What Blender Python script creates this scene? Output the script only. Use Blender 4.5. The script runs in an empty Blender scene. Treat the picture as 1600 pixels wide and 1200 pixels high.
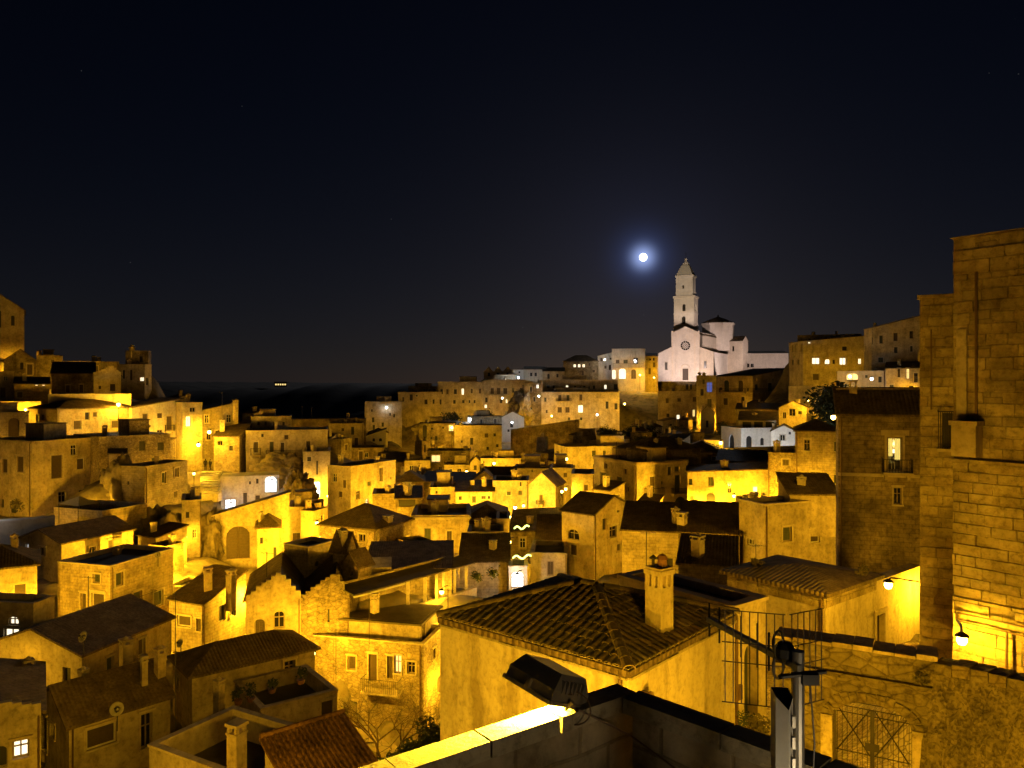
import bpy, bmesh, math, random
import numpy as np
from mathutils import Vector, Matrix
random.seed(7)
S = bpy.context.scene
COL = S.collection
F = 1200.0      # focal length in pixels of the 1600 px wide photograph
CZ = 60.0       # eye height above the datum
R_ = math.radians

# ------------------------------------------------------------------ camera, sky, moonlight
cam = bpy.data.cameras.new('camera'); camo = bpy.data.objects.new('camera', cam); COL.objects.link(camo)
cam.sensor_width = 36.0; cam.lens = 27.0; cam.clip_start = 0.05; cam.clip_end = 9000
camo.location = (0, 0, CZ); camo.rotation_euler = (R_(90), 0, 0)
S.camera = camo
MOON = Vector(((1005 - 800) / F, 1.0, (600 - 402) / F)).normalized()
moon_el = math.asin(MOON.z); moon_az = math.atan2(MOON.x, MOON.y)
W = bpy.data.worlds.new('World'); S.world = W; W.use_nodes = True
nt = W.node_tree; nt.nodes.clear()
wo = nt.nodes.new('ShaderNodeOutputWorld'); bg = nt.nodes.new('ShaderNodeBackground')
sky = nt.nodes.new('ShaderNodeTexSky'); sky.sky_type = 'NISHITA'; sky.sun_disc = False
sky.sun_elevation = moon_el; sky.sun_rotation = moon_az; sky.air_density = 1.0; sky.dust_density = 0.6; sky.ozone_density = 4.0
bg.inputs['Strength'].default_value = 0.0015
# faint stars
tc = nt.nodes.new('ShaderNodeTexCoord'); vo = nt.nodes.new('ShaderNodeTexVoronoi'); vo.inputs['Scale'].default_value = 26
lt = nt.nodes.new('ShaderNodeMath'); lt.operation = 'LESS_THAN'; lt.inputs[1].default_value = 0.016
ml = nt.nodes.new('ShaderNodeMath'); ml.operation = 'MULTIPLY'; ml.inputs[1].default_value = 14.0
ad = nt.nodes.new('ShaderNodeMixRGB'); ad.blend_type = 'ADD'; ad.inputs[0].default_value = 1.0
nt.links.new(tc.outputs['Generated'], vo.inputs['Vector']); nt.links.new(vo.outputs['Distance'], lt.inputs[0])
tint = nt.nodes.new('ShaderNodeMixRGB'); tint.blend_type = 'MULTIPLY'; tint.inputs[0].default_value = 1.0; tint.inputs[2].default_value = (0.50, 0.48, 0.70, 1)
nt.links.new(sky.outputs[0], tint.inputs[1]); nt.links.new(lt.outputs[0], ml.inputs[0]); nt.links.new(tint.outputs[0], ad.inputs[1]); nt.links.new(ml.outputs[0], ad.inputs[2])
# the moon's aureole in the air
nz = nt.nodes.new('ShaderNodeVectorMath'); nz.operation = 'NORMALIZE'; nt.links.new(tc.outputs['Generated'], nz.inputs[0])
dt = nt.nodes.new('ShaderNodeVectorMath'); dt.operation = 'DOT_PRODUCT'; dt.inputs[1].default_value = MOON; nt.links.new(nz.outputs[0], dt.inputs[0])
mx = nt.nodes.new('ShaderNodeMath'); mx.operation = 'MAXIMUM'; mx.inputs[1].default_value = 0.0; nt.links.new(dt.outputs['Value'], mx.inputs[0]); last = ad.outputs[0]
# faint town glow low in the air
sz = nt.nodes.new('ShaderNodeSeparateXYZ'); nt.links.new(nz.outputs[0], sz.inputs[0]); om = nt.nodes.new('ShaderNodeMath'); om.operation = 'SUBTRACT'; om.use_clamp = True; om.inputs[0].default_value = 1.0; nt.links.new(sz.outputs[2], om.inputs[1])
p8 = nt.nodes.new('ShaderNodeMath'); p8.operation = 'POWER'; p8.inputs[1].default_value = 7.0; nt.links.new(om.outputs[0], p8.inputs[0])
mg = nt.nodes.new('ShaderNodeMixRGB'); mg.inputs[1].default_value = (0, 0, 0, 1); mg.inputs[2].default_value = (5.2, 4.3, 4.6, 1); nt.links.new(p8.outputs[0], mg.inputs[0])
ag = nt.nodes.new('ShaderNodeMixRGB'); ag.blend_type = 'ADD'; ag.inputs[0].default_value = 1.0; nt.links.new(last, ag.inputs[1]); nt.links.new(mg.outputs[0], ag.inputs[2]); last = ag.outputs[0]
for pw, cc in ((12000, (190, 250, 460)), (2200, (12, 20, 60)), (200, (.8, 1.3, 4.5))):
    po = nt.nodes.new('ShaderNodeMath'); po.operation = 'POWER'; po.inputs[1].default_value = pw; nt.links.new(mx.outputs[0], po.inputs[0])
    ma = nt.nodes.new('ShaderNodeMixRGB'); ma.blend_type = 'MIX'; ma.inputs[1].default_value = (0, 0, 0, 1); ma.inputs[2].default_value = (*cc, 1); nt.links.new(po.outputs[0], ma.inputs[0])
    a2 = nt.nodes.new('ShaderNodeMixRGB'); a2.blend_type = 'ADD'; a2.inputs[0].default_value = 1.0; nt.links.new(last, a2.inputs[1]); nt.links.new(ma.outputs[0], a2.inputs[2]); last = a2.outputs[0]
nt.links.new(last, bg.inputs['Color']); nt.links.new(bg.outputs[0], wo.inputs['Surface'])
sl = bpy.data.lights.new('moonlight', 'SUN'); sl.energy = 0.25; sl.angle = R_(0.5); sl.color = (0.9, 0.92, 1.0)
so = bpy.data.objects.new('moonlight', sl); COL.objects.link(so)
so.rotation_euler = (-MOON).to_track_quat('-Z', 'Y').to_euler(); so.location = (0, 300, 300)
vs = S.view_settings; vs.view_transform = 'Standard'; vs.look = 'None'; vs.gamma = 1.0; vs.exposure = 0.1
S.cycles.use_denoising = True
S.cycles.max_bounces = 7; S.cycles.diffuse_bounces = 5; S.cycles.glossy_bounces = 2; S.cycles.transmission_bounces = 2
S.cycles.sample_clamp_indirect = 4.0
S.cycles.use_light_tree = True
S.cycles.caustics_reflective = False; S.cycles.caustics_refractive = False

# ------------------------------------------------------------------ helpers
def P(px, py, D):
    return Vector(((px - 800) / F * D, D, CZ + (600 - py) / F * D))

import re
def plain(t):
    for a, b in (('left hill', 'church hill'), (' at the right edge', ' beside the gate street'), (' at bottom left corner', ' by the scaffold house'), ('far left of', 'far side of'), ('leftmost', 'outermost'), (' church right side', ' church side wall'), ('hillside garden right', 'hillside garden'), ('on valley left bank', 'on the valley bank'), ('high right of', 'high beside')): t = t.replace(a, b)
    t = re.sub(r'\b(at |on |to )?(the )?(left|right) of\b', 'beside', t); t = re.sub(r'\b(left|right) end\b', 'end', t)
    return t
def tag(o, label=None, cat=None, group=None, kind=None):
    if label: label = plain(label)
    if label: o['label'] = label
    if cat: o['category'] = cat
    if group: o['group'] = group
    if kind: o['kind'] = kind
    return o

def empty(name, loc, label=None, cat=None, group=None):
    o = bpy.data.objects.new(name, None); o.location = loc; o.empty_display_size = 0.3; COL.objects.link(o)
    return tag(o, label, cat, group)

def wloc(o):
    v = Vector((0, 0, 0))
    while o is not None:
        v = v + o.location; o = o.parent
    return v

class MB:
    """collects polygons (world coordinates) and links them as ONE mesh object"""
    def __init__(s): s.v = []; s.f = []; s.uv = []; s.m = []
    def poly(s, pts, m=0, uv=None):
        pts = [Vector(p) for p in pts]
        if uv is None:
            n = Vector((0, 0, 0))
            for i in range(len(pts)):
                a, b = pts[i], pts[(i + 1) % len(pts)]
                n += a.cross(b) if False else (a - pts[0]).cross(b - pts[0])
            if n.length < 1e-12: return
            n.normalize()
            if abs(n.z) > 0.92: uv = [(p.x, p.y) for p in pts]
            else:
                t = Vector((-n.y, n.x, 0)).normalized(); b = n.cross(t)
                uv = [(p.dot(t), p.dot(b)) for p in pts]
        i0 = len(s.v); s.v += [tuple(p) for p in pts]; s.f.append(tuple(range(i0, i0 + len(pts)))); s.uv += uv; s.m.append(m)
    def box(s, c, ax, ay, az, m=0):
        c = Vector(c); ax = Vector(ax); ay = Vector(ay); az = Vector(az)
        if ax.cross(ay).dot(az) < 0: ax = -ax
        q = lambda i, j, k: c + ax * i + ay * j + az * k
        for fc in (((-1,-1,-1),(-1,1,-1),(1,1,-1),(1,-1,-1)), ((-1,-1,1),(1,-1,1),(1,1,1),(-1,1,1)),
                   ((-1,-1,-1),(1,-1,-1),(1,-1,1),(-1,-1,1)), ((1,1,-1),(-1,1,-1),(-1,1,1),(1,1,1)),
                   ((-1,1,-1),(-1,-1,-1),(-1,-1,1),(-1,1,1)), ((1,-1,-1),(1,1,-1),(1,1,1),(1,-1,1))):
            s.poly([q(*t) for t in fc], m)
    def bar(s, a, b, r, m=0, n=6, r2=None, cap=True):
        a = Vector(a); b = Vector(b); d = (b - a)
        if d.length < 1e-6: return
        d.normalize(); t = d.orthogonal().normalized(); u = d.cross(t); r2 = r if r2 is None else r2
        A = [a + (t * math.cos(2*math.pi*i/n) + u * math.sin(2*math.pi*i/n)) * r for i in range(n)]
        B = [b + (t * math.cos(2*math.pi*i/n) + u * math.sin(2*math.pi*i/n)) * r2 for i in range(n)]
        for i in range(n):
            j = (i + 1) % n; s.poly([A[i], A[j], B[j], B[i]], m)
        if cap: s.poly(A[::-1], m); s.poly(B, m)
    def tube(s, pts, r, m=0, n=6):
        for i in range(len(pts) - 1): s.bar(pts[i], pts[i + 1], r, m, n)
    def lathe(s, c, prof, n=12, m=0, axis=None):
        c = Vector(c); ax = Vector(axis or (0, 0, 1)).normalized(); t = ax.orthogonal().normalized(); u = ax.cross(t)
        ring = lambda r, h: [c + ax * h + (t * math.cos(2*math.pi*i/n) + u * math.sin(2*math.pi*i/n)) * r for i in range(n)]
        for (r0, h0), (r1, h1) in zip(prof[:-1], prof[1:]):
            A = ring(r0, h0); B = ring(r1, h1)
            for i in range(n):
                j = (i + 1) % n
                if r0 < 1e-5: s.poly([A[0], B[j], B[i]][::-1], m)
                elif r1 < 1e-5: s.poly([A[i], A[j], B[0]], m)
                else: s.poly([A[i], A[j], B[j], B[i]], m)
    def build(s, name, mats, parent=None, loc=None, smooth=False):
        if not isinstance(mats, (list, tuple)): mats = [mats]
        off = wloc(parent) if parent is not None else (Vector(loc) if loc is not None else (Vector(s.v[0]) if s.v else Vector((0,0,0))))
        me = bpy.data.meshes.new(name)
        V = np.array(s.v, dtype=np.float64) - np.array(off)
        me.from_pydata(V.tolist(), [], s.f)
        uvl = me.uv_layers.new(name='UVMap'); uvl.data.foreach_set('uv', np.array(s.uv, dtype=np.float32).ravel())
        me.polygons.foreach_set('material_index', s.m)
        if smooth:
            bm = bmesh.new(); bm.from_mesh(me); bmesh.ops.remove_doubles(bm, verts=bm.verts, dist=1e-4); bm.to_mesh(me); bm.free()
            me.polygons.foreach_set('use_smooth', [True] * len(me.polygons))
        for m in mats: me.materials.append(MAT[m] if isinstance(m, str) else m)
        o = bpy.data.objects.new(name, me); COL.objects.link(o)
        if parent is not None: o.parent = parent
        else: o.location = off
        return o

def grid_displace(name, fn, nu, nv, mat, parent=None, loc=None, label=None, cat=None, close_u=False):
    pts = [[Vector(fn(i / nu, j / nv)) for j in range(nv + 1)] for i in range(nu + 1)]
    mb = MB()
    for i in range(nu):
        for j in range(nv):
            mb.poly([pts[i][j], pts[i+1][j], pts[i+1][j+1], pts[i][j+1]])
    o = mb.build(name, mat, parent, loc, smooth=True)
    return tag(o, label, cat)

# ------------------------------------------------------------------ materials
MAT = {}
def mk(name):
    m = bpy.data.materials.new(name); m.use_nodes = True; t = m.node_tree
    b = t.nodes['Principled BSDF']; MAT[name] = m
    return m, t, b
def node(t, typ, **kw):
    n = t.nodes.new(typ)
    for k, v in kw.items():
        if k in n.inputs.keys(): n.inputs[k].default_value = v
        else: setattr(n, k, v)
    return n
def L(t, a, b): t.links.new(a, b)
def ramp(t, src, stops):
    r = t.nodes.new('ShaderNodeValToRGB'); e = r.color_ramp.elements
    e[0].position, e[0].color = stops[0][0], (*stops[0][1], 1); e[1].position, e[1].color = stops[-1][0], (*stops[-1][1], 1)
    for p, c in stops[1:-1]:
        x = e.new(p); x.color = (*c, 1)
    L(t, src, r.inputs[0]); return r.outputs[0]
def mixc(t, mode, fac, a, b):
    n = t.nodes.new('ShaderNodeMixRGB'); n.blend_type = mode
    for i, v in ((0, fac), (1, a), (2, b)):
        if hasattr(v, 'links'): L(t, v, n.inputs[i])
        else: n.inputs[i].default_value = v if i == 0 else (*v, 1)
    return n.outputs[0]

def wall_mat(name, base, course=None, rubble=False, stain=0.5, bump=0.5, rough=0.9, fine=1.0, mortar=0.75, streak=0.5, bw=0.5, grime=0.0):
    """limestone or plaster wall: UV in metres (u along the wall, v up)"""
    m, t, b = mk(name)
    uv = node(t, 'ShaderNodeUVMap'); ob = node(t, 'ShaderNodeObjectInfo'); geo = node(t, 'ShaderNodeNewGeometry')
    n1 = node(t, 'ShaderNodeTexNoise', Scale=0.42, Detail=9.0, Roughness=0.68); L(t, geo.outputs['Position'], n1.inputs['Vector'])
    n2 = node(t, 'ShaderNodeTexNoise', Scale=3.2 * fine, Detail=8.0, Roughness=0.7); L(t, geo.outputs['Position'], n2.inputs['Vector'])
    mp = node(t, 'ShaderNodeMapping'); mp.inputs['Scale'].default_value = (1.5, 0.2, 1); wz = node(t, 'ShaderNodeTexNoise', Scale=1.3, Detail=4.0); L(t, uv.outputs[0], wz.inputs['Vector']); L(t, mixc(t, 'ADD', 0.5, uv.outputs[0], wz.outputs['Color']), mp.inputs['Vector'])
    n3 = node(t, 'ShaderNodeTexNoise', Scale=1.0, Detail=5.0, Roughness=0.65); L(t, mp.outputs[0], n3.inputs['Vector'])
    c = ramp(t, n1.outputs['Fac'], [(0.30, tuple(x * (1 - 0.6 * stain) for x in base)), (0.43, tuple(x * (1 - 0.3 * stain) for x in base)), (0.55, base), (0.72, tuple(min(0.85, x * (1 + 0.25 * stain)) for x in base))])
    s2 = ramp(t, n2.outputs['Fac'], [(0.32, (0.42, 0.39, 0.34)), (0.5, (0.9, 0.9, 0.89)), (0.62, (1.0, 1.0, 1.0))])
    c = mixc(t, 'MULTIPLY', 0.75 * stain + 0.2, c, s2)
    s3 = ramp(t, n3.outputs['Fac'], [(0.33, (0.42, 0.38, 0.32)), (0.52, (1, 1, 1)), (0.9, (1, 1, 1))])
    c = mixc(t, 'MULTIPLY', streak, c, s3)
    if grime:
        n5 = node(t, 'ShaderNodeTexNoise', Scale=0.5, Detail=7.0, Roughness=0.62); L(t, geo.outputs['Position'], n5.inputs['Vector'])
        c = mixc(t, 'MULTIPLY', grime, c, ramp(t, n5.outputs['Fac'], [(0.40, (0.22, 0.20, 0.15)), (0.5, (0.62, 0.60, 0.52)), (0.58, (1, 1, 1))]))
    # each building keeps its own tone
    tone = ramp(t, ob.outputs['Random'], [(0.0, (0.82, 0.78, 0.74)), (0.5, (1.0, 0.98, 0.95)), (1.0, (1.0, 0.92, 0.8))])
    c = mixc(t, 'MULTIPLY', 0.8, c, tone)
    height = n2.outputs['Fac']
    if course:
        br = node(t, 'ShaderNodeTexBrick'); br.inputs['Scale'].default_value = 1.0
        br.inputs['Brick Width'].default_value = bw; br.inputs['Row Height'].default_value = course
        br.inputs['Mortar Size'].default_value = 0.018; br.inputs['Mortar Smooth'].default_value = 0.4
        br.inputs['Color1'].default_value = (1, 1, 1, 1); br.inputs['Color2'].default_value = (mortar, mortar, mortar, 1); br.inputs['Mortar'].default_value = (0.5, 0.47, 0.42, 1)
        wn = node(t, 'ShaderNodeTexNoise', Scale=2.2, Detail=2.0); L(t, uv.outputs[0], wn.inputs['Vector'])
        wv = mixc(t, 'ADD', 0.06, uv.outputs[0], wn.outputs['Color']); L(t, wv, br.inputs['Vector'])
        c = mixc(t, 'MULTIPLY', 0.75, c, br.outputs['Color'])
        iv = node(t, 'ShaderNodeMath', operation='MULTIPLY_ADD'); iv.inputs[1].default_value = -0.5; L(t, br.outputs['Fac'], iv.inputs[0]); L(t, n2.outputs['Fac'], iv.inputs[2])
        height = iv.outputs[0]
    if rubble:
        vo = node(t, 'ShaderNodeTexVoronoi', feature='DISTANCE_TO_EDGE', Scale=3.0); vc = node(t, 'ShaderNodeTexVoronoi', Scale=3.0)
        mp2 = node(t, 'ShaderNodeMapping'); mp2.inputs['Scale'].default_value = (0.75, 1.25, 1); L(t, uv.outputs[0], mp2.inputs['Vector'])
        L(t, mp2.outputs[0], vo.inputs['Vector']); L(t, mp2.outputs[0], vc.inputs['Vector'])
        e = ramp(t, vo.outputs['Distance'], [(0.0, (0.45, 0.42, 0.38)), (0.09, (1, 1, 1)), (1, (1, 1, 1))])
        c = mixc(t, 'MULTIPLY', 0.8, c, e)
        vr = ramp(t, vc.outputs['Color'], [(0.1, (0.6, 0.58, 0.52)), (0.9, (1.05, 1.03, 1.0))]); c = mixc(t, 'MULTIPLY', 0.6, c, vr)
        ma = node(t, 'ShaderNodeMath', operation='ADD'); mn = node(t, 'ShaderNodeMath', operation='MINIMUM'); mn.inputs[1].default_value = 0.18
        L(t, vo.outputs['Distance'], mn.inputs[0]); ms = node(t, 'ShaderNodeMath', operation='MULTIPLY_ADD'); ms.inputs[1].default_value = 3.0
        L(t, mn.outputs[0], ms.inputs[0]); L(t, n2.outputs['Fac'], ms.inputs[2]); height = ms.outputs[0]
    bp = node(t, 'ShaderNodeBump', Strength=bump, Distance=0.06); L(t, height, bp.inputs['Height']); L(t, bp.outputs[0], b.inputs['Normal'])
    L(t, c, b.inputs['Base Color']); b.inputs['Roughness'].default_value = rough
    b.inputs['Specular IOR Level'].default_value = 0.15
    return m
wall_mat('plaster', (0.60, 0.53, 0.40), stain=0.7, bump=0.25, streak=0.42, grime=.25)
wall_mat('pale', (0.62, 0.58, 0.50), stain=0.45, bump=0.2, streak=0.4)
wall_mat('ashlar', (0.57, 0.50, 0.37), course=0.27, stain=0.75, bump=0.55, streak=0.35, bw=0.55, grime=.35)
wall_mat('rubble', (0.54, 0.47, 0.35), rubble=True, stain=0.8, bump=0.8, streak=0.3, grime=.35)
wall_mat('weathered', (0.46, 0.395, 0.28), course=0.27, stain=1.0, bump=0.6, streak=0.55, bw=0.6, grime=.55)
wall_mat('white', (0.72, 0.71, 0.68), stain=0.25, bump=0.2, streak=0.25)
wall_mat('church', (0.68, 0.62, 0.55), course=0.5, stain=0.25, bump=0.15, streak=0.15, mortar=0.94, bw=1.0)
wall_mat('nearwall', (0.58, 0.52, 0.38), stain=0.5, bump=0.25, streak=0.75, fine=2.0)
wall_mat('trim', (0.56, 0.5, 0.4), stain=0.5, bump=0.2, streak=0.3)
wall_mat('blocks', (0.56, 0.48, 0.32), stain=0.9, bump=0.8, streak=0.5, fine=2.0, grime=.65)
wall_mat('mossy', (0.22, 0.19, 0.11), rubble=True, stain=1.0, bump=0.9, streak=0.4, fine=2.0)
wall_mat('coping', (0.40, 0.36, 0.26), stain=0.9, bump=0.5, streak=0.2, fine=3.0)

def rock_mat(name, base, sc=0.6):
    m, t, b = mk(name)
    geo = node(t, 'ShaderNodeNewGeometry')
    n1 = node(t, 'ShaderNodeTexNoise', Scale=sc, Detail=9.0, Roughness=0.65); L(t, geo.outputs['Position'], n1.inputs['Vector'])
    vo = node(t, 'ShaderNodeTexVoronoi', Scale=sc * 1.6); L(t, geo.outputs['Position'], vo.inputs['Vector'])
    c = ramp(t, n1.outputs['Fac'], [(0.3, tuple(x * 0.35 for x in base)), (0.52, base), (0.75, tuple(x * 1.3 for x in base))])
    bp = node(t, 'ShaderNodeBump', Strength=0.9, Distance=0.3); L(t, n1.outputs['Fac'], bp.inputs['Height']); L(t, bp.outputs[0], b.inputs['Normal'])
    L(t, c, b.inputs['Base Color']); b.inputs['Roughness'].default_value = 0.95; b.inputs['Specular IOR Level'].default_value = 0.1
rock_mat('rock', (0.22, 0.185, 0.13), 0.9); rock_mat('ground', (0.21, 0.18, 0.125), 0.5); rock_mat('darkground', (0.26, 0.21, 0.15), 0.02)
rock_mat('bark', (0.10, 0.075, 0.05), 6.0)

def tile_mat(name, base, pitch=0.22, row=0.34):
    m, t, b = mk(name)
    uv = node(t, 'ShaderNodeUVMap'); sp = node(t, 'ShaderNodeSeparateXYZ'); L(t, uv.outputs[0], sp.inputs[0]); geo = node(t, 'ShaderNodeNewGeometry')
    def wave(src, per, op):
        a = node(t, 'ShaderNodeMath', operation='DIVIDE'); a.inputs[1].default_value = per; L(t, src, a.inputs[0])
        f = node(t, 'ShaderNodeMath', operation='FRACT'); L(t, a.outputs[0], f.inputs[0])
        if op == 'saw': return f.outputs[0]
        g = node(t, 'ShaderNodeMath', operation='PINGPONG'); g.inputs[1].default_value = 0.5; L(t, f.outputs[0], g.inputs[0])
        h = node(t, 'ShaderNodeMath', operation='POWER'); h.inputs[1].default_value = 0.6; L(t, g.outputs[0], h.inputs[0]); return h.outputs[0]
    wu = wave(sp.outputs[0], pitch, 'tri'); wv = wave(sp.outputs[1], row, 'saw')
    h = node(t, 'ShaderNodeMath', operation='MULTIPLY_ADD'); h.inputs[1].default_value = -0.35; L(t, wv, h.inputs[0]); L(t, wu, h.inputs[2])
    n = node(t, 'ShaderNodeTexNoise', Scale=1.1, Detail=8.0, Roughness=0.75); L(t, geo.outputs['Position'], n.inputs['Vector'])
    n2 = node(t, 'ShaderNodeTexNoise', Scale=7.0, Detail=3.0); L(t, geo.outputs['Position'], n2.inputs['Vector'])
    c = ramp(t, n.outputs['Fac'], [(0.3, tuple(x * 0.4 for x in base)), (0.55, base), (0.75, tuple(x * 1.6 for x in base))])
    c2 = ramp(t, n2.outputs['Fac'], [(0.3, (0.55, 0.5, 0.45)), (0.6, (1, 1, 1)), (1, (1, 1, 1))]); c = mixc(t, 'MULTIPLY', 0.8, c, c2)
    bp = node(t, 'ShaderNodeBump', Strength=0.9, Distance=0.08); L(t, h.outputs[0], bp.inputs['Height']); L(t, bp.outputs[0], b.inputs['Normal'])
    L(t, c, b.inputs['Base Color']); b.inputs['Roughness'].default_value = 0.9; b.inputs['Specular IOR Level'].default_value = 0.15
tile_mat('tile', (0.17, 0.13, 0.085)); tile_mat('redtile', (0.20, 0.11, 0.06), 0.3, 0.4)

def flat(name, c, rough=0.7, metal=0.0, em=None, es=0.0, var=0.35, sc=4.0):
    m, t, b = mk(name)
    b.inputs['Roughness'].default_value = rough; b.inputs['Metallic'].default_value = metal
    geo = node(t, 'ShaderNodeNewGeometry'); n = node(t, 'ShaderNodeTexNoise', Scale=sc, Detail=6.0, Roughness=0.7); L(t, geo.outputs['Position'], n.inputs['Vector'])
    col = ramp(t, n.outputs['Fac'], [(0.3, tuple(x * (1 - var) for x in c)), (0.7, c)]); L(t, col, b.inputs['Base Color'])
    if em: b.inputs['Emission Color'].default_value = (*em, 1); b.inputs['Emission Strength'].default_value = es
    return m
flat('roofing', (0.13, 0.105, 0.075), 0.9, sc=0.8, var=0.6)
flat('glass', (0.02, 0.018, 0.015), 0.12, sc=0.6)
flat('wood', (0.07, 0.046, 0.027), 0.7); flat('shutter', (0.085, 0.06, 0.037), 0.7); flat('shutter_green', (0.05, 0.06, 0.04), 0.7)
flat('iron', (0.03, 0.024, 0.02), 0.6, 0.3); flat('pipe', (0.16, 0.1, 0.06), 0.5, 0.3)
flat('frame', (0.30, 0.24, 0.17), 0.6); flat('whiteframe', (0.62, 0.6, 0.55), 0.5)
flat('lit_warm', (0.6, 0.5, 0.3), 0.6, em=(1.0, 0.72, 0.25), es=1.2); flat('lit_white', (0.8, 0.8, 0.8), 0.6, em=(1.0, 0.86, 0.6), es=1.5)
flat('lit_cool', (0.8, 0.8, 0.8), 0.6, em=(0.85, 0.93, 1.0), es=1.4); flat('lit_blue', (0.2, 0.3, 0.8), 0.6, em=(0.12, 0.2, 0.9), es=0.35)
def globe_mat(name, c, es):
    m = bpy.data.materials.new(name); m.use_nodes = True; t = m.node_tree; t.nodes.clear(); MAT[name] = m
    o = t.nodes.new('ShaderNodeOutputMaterial'); a = t.nodes.new('ShaderNodeAddShader'); e = t.nodes.new('ShaderNodeEmission'); tr = t.nodes.new('ShaderNodeBsdfTransparent')
    e.inputs[0].default_value = (*c, 1); e.inputs[1].default_value = es
    L(t, e.outputs[0], a.inputs[0]); L(t, tr.outputs[0], a.inputs[1]); L(t, a.outputs[0], o.inputs[0])
globe_mat('globe_amber', (1.0, 0.66, 0.12), 12.0); globe_mat('globe_white', (0.95, 0.97, 1.0), 10.0)
flat('festoon', (0.8, 0.8, 0.5), 0.5, em=(0.85, 1.0, 0.25), es=2.6)
flat('cloth', (0.45, 0.42, 0.36), 0.9); flat('canvas', (0.6, 0.57, 0.5), 0.9); flat('metal', (0.32, 0.31, 0.29), 0.45, 0.7); flat('black', (0.018, 0.017, 0.016), 0.55)
flat('whiteplastic', (0.62, 0.62, 0.6), 0.4); flat('dark_clothes', (0.02, 0.018, 0.018), 0.9); flat('skin', (0.42, 0.26, 0.18), 0.6); flat('hair', (0.02, 0.015, 0.01), 0.7)
flat('leaf', (0.055, 0.075, 0.028), 0.7, sc=2.0, var=0.55); flat('dryleaf', (0.13, 0.11, 0.045), 0.8, sc=2.0, var=0.5)
flat('bronze', (0.20, 0.17, 0.12), 0.5, 0.2, sc=8.0); flat('moon', (0.9, 0.9, 0.9), 0.9, em=(0.82, 0.9, 1.0), es=6.0); flat('terracotta', (0.25, 0.12, 0.06), 0.8)
flat('lead', (0.5, 0.45, 0.36), 0.8); flat('selflit_yellow', (0.7, 0.6, 0.25), 0.8, em=(1.0, 0.8, 0.2), es=0.55)  # yellow glows by itself: room light put into curtain and back wall colour
# ------------------------------------------------------------------ buildings from corner, facade edges and distance
BASES = []      # points of the terrain under the buildings
REPORT = []
class Face:
    def __init__(s, O, d, n, U, z0, z1): s.O = O; s.d = d; s.n = n; s.U = U; s.z0 = z0; s.z1 = z1
    def at(s, u, z, depth=0.0):
        return Vector((s.O[0] + s.d[0] * u - s.n[0] * depth, s.O[1] + s.d[1] * u - s.n[1] * depth, z))
    def u_of(s, px):
        k = (px - 800) / F
        return (k * s.O[1] - s.O[0]) / (s.d[0] - k * s.d[1])
    def z_of(s, px, py):
        u = s.u_of(px); return CZ + (600 - py) / F * (s.O[1] + u * s.d[1])

def panel(mb, f, z0, z1, holes, rec, uoff):
    """wall sheet with recessed openings; holes = (u0,u1,za,zb,arched)"""
    us = sorted({0.0, f.U, *[h[0] for h in holes], *[h[1] for h in holes]}); zs = sorted({z0, z1, *[h[2] for h in holes], *[h[3] for h in holes]})
    flip = f.d.x * f.n.y - f.d.y * f.n.x > 0
    def put(pts, uv):
        if flip: pts = pts[::-1]; uv = uv[::-1]
        mb.poly(pts, 0, uv)
    for i in range(len(us) - 1):
        for j in range(len(zs) - 1):
            uc = (us[i] + us[i+1]) / 2; zc = (zs[j] + zs[j+1]) / 2
            if any(h[0] < uc < h[1] and h[2] < zc < h[3] for h in holes): continue
            c = [(us[i], zs[j]), (us[i+1], zs[j]), (us[i+1], zs[j+1]), (us[i], zs[j+1])]
            put([f.at(u, z) for u, z in c], [(u + uoff, z) for u, z in c])
    for (u0, u1, za, zb, arch) in holes:
        ring = [(u0, za), (u1, za), (u1, zb), (u0, zb)]
        if arch:
            w = (u1 - u0) / 2; rh = min(w, (zb - za) * 0.6) * (0.5 if arch == 'f' else 1.0); N = 8; cx = (u0 + u1) / 2
            arc = [(cx + w * math.cos(math.pi * k / N), zb - rh + rh * math.sin(math.pi * k / N)) for k in range(N + 1)]
            for k in range(N):
                a, b = arc[k], arc[k+1]; q = [a, b, (b[0], zb), (a[0], zb)]
                put([f.at(u, z) for u, z in q][::-1], [(u + uoff, z) for u, z in q][::-1])
            ring = [(u0, za), (u1, za)] + arc
        for k in range(len(ring)):
            a, b = ring[k], ring[(k + 1) % len(ring)]
            if abs(a[0]-b[0]) + abs(a[1]-b[1]) < 1e-6: continue
            put([f.at(*b), f.at(*a), f.at(*a, rec), f.at(*b, rec)][::-1], [(a[0], a[1])] * 4)

def drain(root, f, frac, D):
    mb = MB(); u = f.U * frac; r = 0.05 if D < 90 else 0.07
    mb.bar(f.at(u, f.z0, -r*1.3), f.at(u, f.z1 - .25, -r*1.3), r, 0, 6); mb.bar(f.at(u, f.z1 - .25, -r*1.3), f.at(u, f.z1 - .05, .05), r, 0, 6); mb.build('drain_pipe', 'pipe', root)
def fbox(mb, f, u0, u1, z0, z1, d0, d1, m=0):
    """box on a facade: d0 outer depth (negative = proud), d1 inner depth"""
    c = f.at((u0+u1)/2, (z0+z1)/2, (d0+d1)/2)
    mb.box(c, Vector((*f.d, 0)) * (u1-u0)/2, Vector((*f.n, 0)) * (d1-d0)/2, Vector((0, 0, (z1-z0)/2)), m)

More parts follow.
